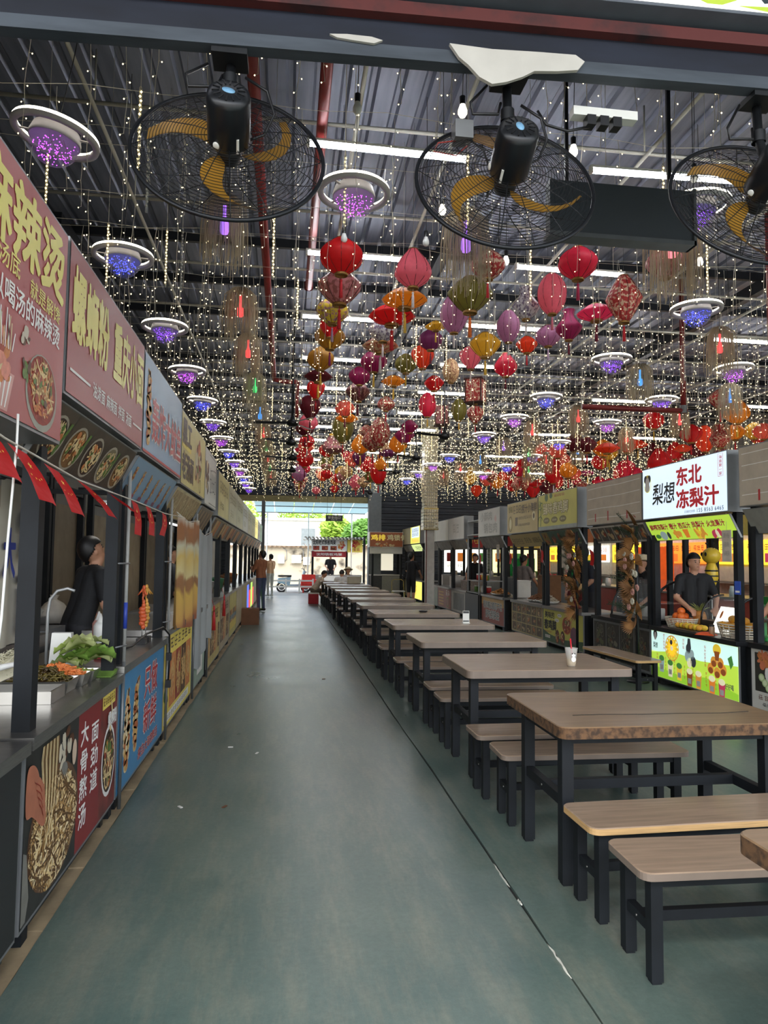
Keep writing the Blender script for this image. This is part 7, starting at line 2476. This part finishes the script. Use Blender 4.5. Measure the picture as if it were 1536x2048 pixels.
# mortar
mo_ = thing('mortar', 'big red wooden mortar with a pestle on the lime stall counter', 'mortar', (4.95, 11.75, CZ))
MB().lathe([(0, 0), (.09, 0), (.1, .02), (.06, .07), (.06, .1), (.13, .17), (.165, .3), (.17, .32), (.15, .31), (.12, .2), (0, .16)], 24).build('bowl', M('mortar_red', (110, 28, 34), .4), mo_)
MB().tube([(0, 0, .2), (.05, -.16, .42)], [.03, .02], 10).build('pestle', inktan, mo_)
for k, (x_, y_, lab) in enumerate(((4.95, 13.6, 'wide plate heaped with fried snacks on the tan stall'), (4.9, 15.9, 'steel tray heaped with fried pork on the off-white signed stall'), (4.95, 13.0, 'clear bag of snacks on the tan stall'))):
    fp = thing('snack_plate', lab, 'plate', (x_, y_, CZ))
    L = (.34, .55, .2)[k]
    MB().lathe([(0, 0), (.15, 0), (.2, .05), (.19, .05), (.14, .01), (0, .01)], 20, mx=Matrix.Diagonal((1, L / .2, 1, 1))).build('dish', whitep if k != 1 else steel, fp)
    mb = MB()
    for j in range(130):
        a, q = rnd.uniform(0, 6.28), math.sqrt(rnd.random())
        p = Vector((.17 * q * math.cos(a), L * .85 * q * math.sin(a), .04 + .12 * (1 - q)))
        d = Vector((rnd.uniform(-1, 1), rnd.uniform(-1, 1), rnd.uniform(-.3, .5))).normalized() * .03
        mb.tube([p - d, p + d], [.012, .008], 5)
    mb.build('fried_pieces', (M('fried_brown', (120, 76, 44), .6, 0, .3, 20), M('fried_gold', (176, 120, 56), .6, 0, .3, 20), M('snack_pale', (190, 180, 160), .6, 0, .2, 20))[k], fp)['kind'] = 'stuff'
for k, (x_, y_, z_, w_, h_, m_, lab) in enumerate(((5.1, 19.2, CZ, .5, .22, M('checked_cloth', (150, 140, 130), .8, 0, .4, 30), 'cloth-covered box on the white signed stall counter'), (5.1, 20.6, CZ, .5, .3, steel, 'steel warming cabinet on the faded pink stall counter'), (5.3, 13.9, CZ, .35, .5, M('brown_carton2', (130, 92, 62), .8), 'tall brown carton behind the fried snacks'), (5.2, 15.3, CZ, .3, .35, whitep, 'white rice cooker box on the off-white signed stall'), (5.2, 22.6, CZ, .5, .3, steel, 'steel cooker on the blank white signed stall'))):
    cx_ = thing('counter_box', lab, 'box', (x_, y_, z_))
    rounded_slab(-w_ / 2, w_ / 2, -w_ * .6, w_ * .6, 0, h_, .02, 3).build('box_body', m_, cx_)
    rounded_slab(-w_ / 2 - .01, w_ / 2 + .01, -w_ * .6 - .01, w_ * .6 + .01, h_, h_ + .02, .02, 3).build('lid', m_, cx_)
# goods shelves in the dark gap beside the white stall
gs = thing('goods_rack', 'wire rack of bright jars in the gap beside the white signed stall', 'rack', (4.9, 17.5, 0))
part(MB().box(4.62, 4.66, 16.85, 18.1, 0, .68), 'black_board', blackm, gs)
for z_ in (.7, 1.0, 2.15, 2.5):
    part(MB().box(4.66, 5.3, 16.95, 18.05, z_, z_ + .02), 'shelf', greyal, gs)
for y_ in (16.97, 18.03):
    for x_ in (4.68, 5.28):
        part(MB().box(x_ - .015, x_ + .015, y_ - .015, y_ + .015, 0, 2.6), 'upright', greyal, gs)
for k in range(10):
    j = thing('goods_jar', 'bright lidded jar on the wire rack beside the white stall', 'jar', (4.85 + .1 * (k % 2), 17.05 + .19 * (k // 2), .722 if k % 3 else 1.022), 0, 'jars on the wire rack')
    MB().lathe([(0, 0), (.06, 0), (.06, .13), (0, .13)], 12).build('jar_body', (inkorange, inkred, whitep, inkgreen, inkyellow)[k % 5], j)
    MB().lathe([(.062, .13), (.062, .16), (0, .16)], 12).build('lid', whitep, j)

# ------------------------------------------------------------------ dried palm flower stands
drym = [M('dried_palm', (176, 130, 80), .7, 0, .25, 8, sss=.2), M('dried_palm_dark', (130, 92, 56), .7, 0, .25, 8), M('palm_frond', (40, 62, 40), .5, 0, .3, 10)]
petal = [M('petal_pink', (226, 176, 164), .6, sss=.3), M('petal_white', (226, 222, 206), .6, sss=.3)]


def flower_stand(x, y, z0, z1, label, seed):
    r = random.Random(seed)
    t = thing('flower_stand', label, 'flower stand', (x, y, 0))
    part(MB().tube([(x, y, 0), (x, y, z1)], .022, 8), 'pole', blackm, t)
    part(MB().lathe([(0, 0), (.14, 0), (.14, .02), (0, .02)], 18, (x, y, 0)), 'foot', blackm, t)
    for k in range(30):                               # dried fan leaves
        zc = z0 + (z1 - z0) * (k + .5) / 30 + r.uniform(-.04, .04)
        a = r.uniform(PI * .45, PI * 1.55)
        d = Vector((math.cos(a) * .75, math.sin(a) * .75, r.uniform(-.7, .7))).normalized()
        sd = d.cross(Vector((1, 0, .2))).normalized()
        b = Vector((x - .03, y, zc))
        R = r.uniform(.15, .26)
        mb = MB()
        n = 9
        pts = [b]
        for i in range(n * 2 + 1):
            th = -0.75 + 1.5 * i / (2 * n)
            rr = R * (1 if i % 2 == 0 else .72)
            pts.append(b + d * rr * math.cos(th) + sd * rr * math.sin(th) + d.cross(sd) * (.012 * (-1) ** i))
        mb.add(pts, [(0, i, i + 1) for i in range(1, 2 * n + 1)])
        part(mb, 'dried_leaf', drym[k % 2], t)
    for k in range(18):                                # green fronds
        zc = z0 + (z1 - z0) * r.uniform(.1, .95)
        a = r.uniform(PI * .4, PI * 1.6)
        d = Vector((math.cos(a) * .6, math.sin(a) * .8, r.uniform(.1, .9))).normalized()
        b = Vector((x - .03, y, zc))
        L = r.uniform(.26, .38)
        sd = d.cross(Vector((1, .1, .3))).normalized()
        mb = MB().tube([b, b + d * L * .6, b + d * L + Vector((0, 0, -.03))], .004, 4)
        for i in range(12):
            q = .15 + .8 * i / 12
            for s_ in (-1, 1):
                p = b + d * L * q
                e = p + (sd * s_ + d * .8).normalized() * (.11 * (1 - .5 * q))
                w = d * .007
                mb.add([p - w, p + w, e], [(0, 1, 2)])
        part(mb, 'frond', drym[2], t)
    for k in range(11):                                # flower heads
        zc = z0 + (z1 - z0) * r.uniform(.15, .75)
        a = r.uniform(PI * .6, PI * 1.4)
        c = Vector((x + .15 * math.cos(a), y + .16 * math.sin(a), zc))
        mb = MB().ball(c, .018, n=8, m=6)
        for i in range(7):
            b2 = 2 * PI * i / 7
            mb.ball(c + Vector((-.01, .028 * math.cos(b2), .028 * math.sin(b2))), (.012, .02, .018), n=8, m=5)
        part(mb, 'flower', petal[k % 2], t)
    return t


flower_stand(4.50, 10.62, .75, 2.0, 'stand of dried palm leaves and white flowers beside the lime stall', 3)
flower_stand(4.50, 8.70, .70, 2.0, 'stand of palm fronds and pink flowers beside the glowing juice sign', 7)
fr_ = thing('folding_chair', 'gold framed folding chair beside the glowing yellow stall', 'chair', (3.72, 23.5, 0))
gd = M('gold_frame', (190, 170, 90), .35, .5)
for s_ in (-.2, .2):
    MB().tube([(s_, -.2, 0), (s_, .15, .44)], .012, 6).build('leg', gd, fr_)
    MB().tube([(s_, .2, 0), (s_, -.15, .44)], .012, 6).build('leg', gd, fr_)
MB().tube([(-.2, .15, .44), (-.2, .2, .78), (-.12, .21, .84), (.12, .21, .84), (.2, .2, .78), (.2, .15, .44)], .012, 6).build('back_frame', gd, fr_)
MB().box(-.2, .2, -.2, .18, .44, .47).build('seat', whitep, fr_)

# litter on the floor
for k, (x_, y_) in enumerate(((-.42, 6.0), (-.35, 4.6), (-.62, 4.62), (.5, 9.2), (-.2, 5.8))):
    tag(MB().box(-.02, .02, -.008, .008, 0, .004).build('paper_scrap', inkwhite if k % 2 == 0 else inkbrown, None, loc=(x_, y_, .001), rot=(0, 0, k * 1.1)), ['crumpled white scrap on the aisle floor', 'dry brown leaf scrap on the aisle floor'][k % 2], 'scrap', ['white scraps', 'brown scraps'][k % 2])

# clutter inside the aisle-side stalls
bagm = M('thin_bag', (206, 200, 188), .5, 0, .15, 8, sss=.3)
for k, (x_, y_, z_, r_, m_, lab) in enumerate(((-2.15, 4.9, 1.06, .11, bagm, 'knotted white plastic bag on the prep cabinet'), (-2.1, 6.9, 1.0, .13, bagm, 'white plastic bag on the rear counter'), (-2.2, 5.3, 1.05, .09, M('yellow_bag', (206, 170, 40), .5), 'yellow packet on the prep cabinet'), (-1.95, 7.3, .98, .12, M('lilac_bag', (150, 110, 140), .5), 'lilac bag in the cream noodle stall'))):
    b = thing('plastic_bag', lab, 'bag', (x_, y_, z_ - .08))
    MB().lathe([(0, 0), (r_, .01), (r_ * 1.1, r_ * .7), (r_ * .6, r_ * 1.4), (r_ * .15, r_ * 1.7), (r_ * .3, r_ * 2.0)], 14, wob=lambda q: 1 + .12 * math.sin(q * 2.7 + k)).build('bag_body', m_, b)
    MB().lathe([(r_ * .17, r_ * 1.66), (r_ * .19, r_ * 1.72), (r_ * .17, r_ * 1.78)], 10).build('knot', m_, b)
hook = thing('hanging_rack', 'black wall rack with ladles inside the squid stall', 'rack', (-2.3, 5.0, 1.7))
part(MB().tube([(-2.40, 4.7, 1.75), (-2.40, 5.6, 1.75)], .012, 6), 'bar', blackm, hook)
for k in range(5):
    part(MB().tube([(-2.39, 4.8 + k * .17, 1.75), (-2.38, 4.8 + k * .17, 1.45)], .006, 5), 'handle', steel, hook)
    part(MB().ball((-2.36, 4.8 + k * .17, 1.41), (.03, .04, .045), n=10, m=6), 'ladle', steel, hook)
for k, (y_, lab) in enumerate(((10.3, 'white crate of bottles on the pale yellow stall counter'), (12.2, 'steel steamer on the photo strip counter'), (14.0, 'green tub on the banded counter stall'), (15.9, 'brown basket on the plain counter stall'), (17.8, 'orange bucket on the stall by the man in brown'))):
    m_ = (whitep, steel, M('tub_green', (60, 120, 80), .5), M('basket_brown', (130, 84, 44), .6), inkorange)[k]
    b = thing('counter_tub', lab, 'tub', (-1.35, y_, .932))
    MB().lathe([(0, 0), (.14, 0), (.17, .18), (.18, .19), (.165, .18), (.135, .01), (0, .01)], 20).build('tub_body', m_, b)
    MB().lathe([(0, .22), (.1, .21), (.18, .19)], 20).build('lid', m_, b)
for k in range(3):
    tl_ = thing('under_sign_light', 'slim white strip light under the %s stall sign' % ('cream noodle', 'pale yellow', 'beige')[k], 'strip light', (-1.6, (7.0, 10.3, 12.1)[k], 2.0))
    MB().box(-.03, .03, -.5, .5, 0, .03).build('housing', whitep, tl_)
    MB().box(-.02, .02, -.48, .48, -.012, 0).build('tube', M('strip_glow'), tl_)
    MB().tube([(0, 0, .03), (0, 0, .12)], .01, 6).build('hanger', whitep, tl_)
    part(MB().box(-2.3, -1.0, tl_.location.y - .03, tl_.location.y + .03, 2.12, 2.16), 'cross_bar', darkpost, tl_)

# ------------------------------------------------------------------ people
import numpy as np


def remesh(mb, voxel):
    me = bpy.data.meshes.new('tmp_body')
    me.from_pydata(mb.v, [], mb.f)
    o = bpy.data.objects.new('tmp_body', me)
    COL.objects.link(o)
    m = o.modifiers.new('r', 'REMESH')
    m.mode = 'VOXEL'
    m.voxel_size = voxel
    m.use_smooth_shade = True
    sm = o.modifiers.new('s', 'SMOOTH')
    sm.iterations = 3
    sm.factor = .5
    dg = bpy.context.evaluated_depsgraph_get()
    out = bpy.data.meshes.new_from_object(o.evaluated_get(dg))
    bpy.data.objects.remove(o)
    bpy.data.meshes.remove(me)
    return out


def person(label, loc, rz, shirt, pants, sc=1.0, arms=None, lean=0.0, head=(0, 0), legs=None, shoe=None, long_sleeve=False, shorts=False, pelvis=.95, hair='short', voxel=.014, hold=None, skirt=False, cat='person'):
    """one continuous figure facing +Y; arms = ((elbow, wrist), (elbow, wrist)) for -x and +x, given before leaning"""
    t = thing('person', label, cat, loc, rz)
    t.scale = (sc, sc, sc)
    caps = []                                        # (material key, a, b, ra, rb)
    ph = pelvis
    up = lambda z: z - .95 + ph
    R = Matrix.Translation((0, 0, ph)) @ Matrix.Rotation(-lean, 4, 'X') @ Matrix.Translation((0, 0, -ph))

    def U(p):
        return R @ Vector((p[0], p[1], up(p[2])))
    for s_ in (-1, 1):
        caps.append(('shirt', U((s_ * .075, 0, 1.36)), U((s_ * .07, .01, 1.14)), .098, .096))
        caps.append(('shirt', U((s_ * .07, .01, 1.14)), U((s_ * .075, 0, .98)), .096, .10))
        caps.append(('pants', Vector((s_ * .075, 0, ph + .0)), Vector((s_ * .085, 0, ph - .06)), .102, .1))
    caps.append(('shirt', U((-.15, -.005, 1.415)), U((.15, -.005, 1.415)), .062, .062))
    caps.append(('skin', U((0, -.005, 1.42)), U((0, .015, 1.54)), .056, .05))
    # head
    HM = R @ Matrix.Translation((0, .01, up(1.50))) @ Matrix.Rotation(head[1], 4, 'Z') @ Matrix.Rotation(-head[0], 4, 'X')

    def Hd(p):
        return HM @ Vector(p)
    ell = [('skin', HM @ Matrix.Translation((0, .005, .125)), (.074, .092, .108)), ('skin', HM @ Matrix.Translation((0, .035, .06)), (.054, .06, .062)), ('skin', HM @ Matrix.Translation((0, .098, .095)), (.013, .02, .018)),
           ('skin', HM @ Matrix.Translation((0, .09, .12)), (.010, .012, .03)), ('skin', HM @ Matrix.Translation((-.076, 0, .11)), (.012, .02, .03)), ('skin', HM @ Matrix.Translation((.076, 0, .11)), (.012, .02, .03)), ('skin', HM @ Matrix.Translation((0, .085, .055)), (.024, .012, .011))]
    arms = arms or (((-.24, -.01, 1.13), (-.25, .06, .88)), ((.24, -.01, 1.13), (.25, .06, .88)))
    for s_, (e, w) in zip((-1, 1), arms):
        sh, e, w = U((s_ * .185, -.005, 1.40)), U(e), U(w)
        mid = sh.lerp(e, .72)
        caps.append(('shirt', sh, mid, .062, .054))
        caps.append(('shirt' if long_sleeve else 'skin', mid, e, .046, .042))
        caps.append(('shirt' if long_sleeve else 'skin', e, w, .041, .029))
        d = (w - e).normalized()
        side = d.cross(Vector((0, 0, 1)))
        side = side.normalized() if side.length > .1 else Vector((1, 0, 0))
        nrm = side.cross(d).normalized()
        palm = w + d * .075
        caps.append(('skin', w + side * .014, palm + side * .022, .026, .020))
        caps.append(('skin', w - side * .014, palm - side * .022, .026, .020))
        for k, L in enumerate((.062, .074, .07, .052)):
            b = palm + side * (.033 - .022 * k)
            m1 = b + d * L * .55 - nrm * .012
            caps.append(('skin', b, m1, .0105, .010))
            caps.append(('skin', m1, m1 + d * L * .35 - nrm * .03, .010, .0085))
        th = w + d * .02 + side * .03 * -s_
        caps.append(('skin', th, th + d * .035 + side * .028 * -s_, .014, .012))
        caps.append(('skin', th + d * .035 + side * .028 * -s_, th + d * .066 + side * .024 * -s_ - nrm * .01, .012, .010))
    legs = legs or (((-.10, .015, .50), (-.105, -.01, .09), (-.115, .15, .045)), ((.10, .015, .50), (.105, -.01, .09), (.115, .15, .045)))
    for s_, (k, a, f) in zip((-1, 1), legs):
        h, k, a, f = Vector((s_ * .09, 0, ph - .04)), Vector(k), Vector(a), Vector(f)
        caps.append(('pants', h, k, .092, .066))
        caps.append(('skin' if shorts else 'pants', k, a, .06 if not shorts else .054, .046 if not shorts else .036))
        d = (f - a)
        d.z = 0
        d.normalize()
        caps.append(('shoe', a + Vector((0, 0, -.035)) - d * .04, f, .042, .036))
    if skirt:
        caps.append(('pants', Vector((0, 0, ph)), Vector((0, 0, ph - .35)), .14, .18))
    mb = MB()
    for m, a, b, ra, rb in caps:
        d = (b - a)
        L = d.length
        d = d / L if L > 1e-6 else Vector((0, 0, 1))
        pts, rs = [], []
        for q in (-1, -.8, -.5, 0):
            pts.append(a + d * ra * q); rs.append(max(.0015, ra * math.sqrt(max(0, 1 - q * q))))
        for q in (0, .5, .8, 1):
            pts.append(b + d * rb * q); rs.append(max(.0015, rb * math.sqrt(max(0, 1 - q * q))))
        mb.tube(pts, rs, 12)
    for m, mx, r in ell:
        mb.ball((0, 0, 0), r, n=14, m=10, mx=mx)
    me = remesh(mb, voxel)
    mats = {'skin': skin, 'shirt': shirt, 'pants': pants, 'shoe': shoe or blackp}
    keys = list(mats)
    for k in keys:
        me.materials.append(mats[k])
    nf = len(me.polygons)
    if nf:
        cen = np.empty(nf * 3, dtype=np.float32)
        me.polygons.foreach_get('center', cen)
        cen = cen.reshape(-1, 3)
        best = np.full(nf, 1e9, dtype=np.float32)
        idx = np.zeros(nf, dtype=np.int32)
        for m, a, b, ra, rb in caps:
            a_, b_ = np.array(a, dtype=np.float32), np.array(b, dtype=np.float32)
            ab = b_ - a_
            tt = np.clip(((cen - a_) @ ab) / max(1e-9, float(ab @ ab)), 0, 1)
            d = np.linalg.norm(cen - (a_ + tt[:, None] * ab), axis=1) - (ra + (rb - ra) * tt)
            if m == 'shirt':
                d = d - .008
            w = d < best
            best[w] = d[w]
            idx[w] = keys.index(m)
        for m, mx, r in ell:
            inv = np.array(mx.inverted(), dtype=np.float32)
            q = cen @ inv[:3, :3].T + inv[:3, 3]
            d = (np.linalg.norm(q / np.array(r, dtype=np.float32), axis=1) - 1) * min(r)
            w = d < best
            best[w] = d[w]
            idx[w] = keys.index(m)
        me.polygons.foreach_set('material_index', idx)
        me.polygons.foreach_set('use_smooth', np.ones(nf, dtype=bool))
        me.update()
    link('body', me, t)
    # hair
    hb = MB()
    n, m = 40, 30
    vs, fs, keep = [], [], []
    for i in range(m + 1):
        for k in range(n):
            a, b = 2 * PI * k / n, PI * i / m
            p = Vector((math.sin(b) * math.cos(a), math.sin(b) * math.sin(a), math.cos(b)))
            wv = 1 + .012 * math.sin(k * 3 + i)
            vs.append(HM @ Vector((p.x * .083 * wv, p.y * .102 * wv - .006, p.z * .118 * wv + .130)))
            keep.append(p.z > (.22 if p.y > .25 else .22 - .9 * min(1, (.25 - p.y) / 1.0) if hair != 'long' else .22 - 1.4 * (.25 - p.y)))
    for i in range(m):
        for k in range(n):
            q = [i * n + k, i * n + (k + 1) % n, (i + 1) * n + (k + 1) % n, (i + 1) * n + k]
            if all(keep[j] for j in q):
                fs.append(q)
    hb.add(vs, fs, None, True)
    if hair == 'bun':
        hb.ball(HM @ Vector((0, -.1, .19)), .042, n=12, m=8)
    h_ = hb.build('hair', hairm, t)
    so = h_.modifiers.new('thick', 'SOLIDIFY')
    so.thickness = .012
    eb = MB()
    for s_ in (-1, 1):
        eb.ball(HM @ Vector((s_ * .03, .089, .118)), (.010, .006, .006), n=8, m=6)
    eb.build('eyes', inkblack, t)
    MB().ball((0, 0, 0), (.022, .006, .005), n=10, m=6, mx=HM @ Matrix.Translation((0, .0965, .055))).build('lips', M('lips', (150, 84, 76), .5), t)
    bb = MB()
    for s_ in (-1, 1):
        bb.tube([HM @ Vector((s_ * .046, .083, .138)), HM @ Vector((s_ * .018, .094, .140))], .004, 5)
    bb.build('eyebrows', inkblack, t)
    if hair == 'hat':
        ht = MB().lathe([(.17, .165), (.15, .155), (.098, .175), (.092, .22), (.07, .25), (0, .255)], 24, mx=HM)
        o = ht.build('hat', M('straw_hat', (222, 206, 170), .8), t)
        o.modifiers.new('thick', 'SOLIDIFY').thickness = .006
    return t


cl = lambda n, c: M('cloth_' + n, c, .8, 0, .12, 14)
black_tee, dark_pants, jeans = cl('black', (26, 27, 30)), cl('charcoal', (44, 44, 48)), cl('denim', (62, 78, 104))
up_arms = (((-.25, .08, 1.15), (-.10, .26, 1.16)), ((.25, .08, 1.15), (.10, .26, 1.18)))
work = (((-.26, .08, 1.15), (-.17, .30, 1.02)), ((.26, .08, 1.15), (.17, .30, 1.02)))

person('man in a brown polo and jeans reading his phone beside the aisle stalls', (-.70, 20.6, 0), .9, cl('brown', (150, 98, 66)), jeans, 1.0, (((-.25, .08, 1.15), (-.12, .26, 1.22)), ((.25, .08, 1.15), (.05, .27, 1.26))), lean=.06, head=(-.5, .1), voxel=.016)
ph_ = thing('phone', 'dark phone held by the man in the brown polo', 'phone', (-.99, 20.79, 1.30), .9)
MB().box(-.035, .035, -.005, .005, -.01, .13).build('phone_body', blackp, ph_)
person('woman with a hair bun in pale clothes near the open end', (-.62, 28.4, 0), .7, cl('peach', (222, 178, 140)), cl('pale_grey', (206, 208, 204)), .95, up_arms, hair='bun', voxel=.02, head=(-.2, 0), shoe=whitep)
person('man in a black shirt and shorts choosing at the glowing yellow stall', (3.98, 22.6, 0), -.85, black_tee, cl('black_shorts', (28, 28, 32)), 1.0, work, lean=.08, head=(-.35, .0), shorts=True, voxel=.016)
person('man in a black polo standing behind the juice counter', (5.22, 8.58, 0), PI * .93, black_tee, dark_pants, .95, work, voxel=.013, head=(-.05, .25))
person('vendor in a dark shirt bending over behind the wooden mortar', (5.45, 12.3, 0), PI * .55, cl('navy', (34, 38, 50)), dark_pants, 1.05, work, lean=.25, head=(-.3, 0), voxel=.016)
person('vendor with a grey top and dark apron straps seen from behind', (5.55, 16.2, 0), -PI * .35, cl('greytop', (132, 122, 118)), cl('apron_brown', (52, 40, 44)), .95, work, voxel=.016, hair='bun')
person('vendor in black behind the faded pink menu stall', (5.5, 20.3, 0), PI * .8, black_tee, dark_pants, .98, work, lean=.12, head=(-.3, 0), voxel=.018)
person('vendor in a pale cap behind the dried palm stand', (5.5, 10.3, 0), PI * .6, black_tee, dark_pants, .95, work, lean=.2, head=(-.3, 0), voxel=.016, hair='hat')
person('vendor in a white shirt beside the shrimp photo stall', (5.15, 6.62, 0), PI * .5, cl('whiteshirt', (214, 206, 196)), cl('tan_apron', (150, 110, 80)), .98, work, lean=.1, voxel=.016)
person('man in a black T-shirt with bowed head inside the squid stall', (-1.78, 6.45, 0), -.9, black_tee, dark_pants, 1.0, work, lean=.28, head=(-.7, 0), voxel=.013)
person('vendor in a dark shirt inside the pale yellow signed stall', (-1.75, 10.6, 0), -1.0, cl('grey_dark', (70, 72, 76)), dark_pants, .98, work, lean=.2, head=(-.4, 0), voxel=.018)
# people round the end table and grill
sit = (((-.10, .42, .46), (-.11, .40, .09), (-.12, .54, .045)), ((.10, .42, .46), (.11, .40, .09), (.12, .54, .045)))
person('seated person in pale patterned clothes bent low beside the end table', (.92, 24.10, 0), -PI * .42, cl('pattern', (206, 190, 170)), cl('brownpants', (110, 96, 84)), .95, (((-.24, .12, 1.2), (-.12, .3, 1.02)), ((.24, .12, 1.2), (.12, .3, 1.02))), lean=.65, head=(-.2, 0), legs=sit, pelvis=.50, voxel=.02)
person('seated person in a white shirt leaning over the end table', (1.75, 23.02, 0), PI * -.06, cl('white2', (222, 222, 220)), cl('sand', (170, 150, 130)), .95, (((-.25, .1, 1.15), (-.14, .32, 1.1)), ((.25, .1, 1.15), (.14, .32, 1.1))), lean=.5, legs=sit, pelvis=.50, voxel=.02)
person('seated person in a straw hat at the far side of the end table', (2.10, 24.28, 0), PI, cl('lilacgrey', (190, 190, 200)), dark_pants, .95, (((-.25, .1, 1.13), (-.1, .28, 1.12)), ((.25, .1, 1.13), (.1, .28, 1.14))), legs=sit, pelvis=.50, voxel=.02, hair='hat', head=(-.3, 0))
person('cook in a dark shirt standing behind the outdoor grill', (2.1, 34.25, 0), PI, black_tee, dark_pants, 1.0, work, voxel=.022)

bpy.data.objects.remove(_to)
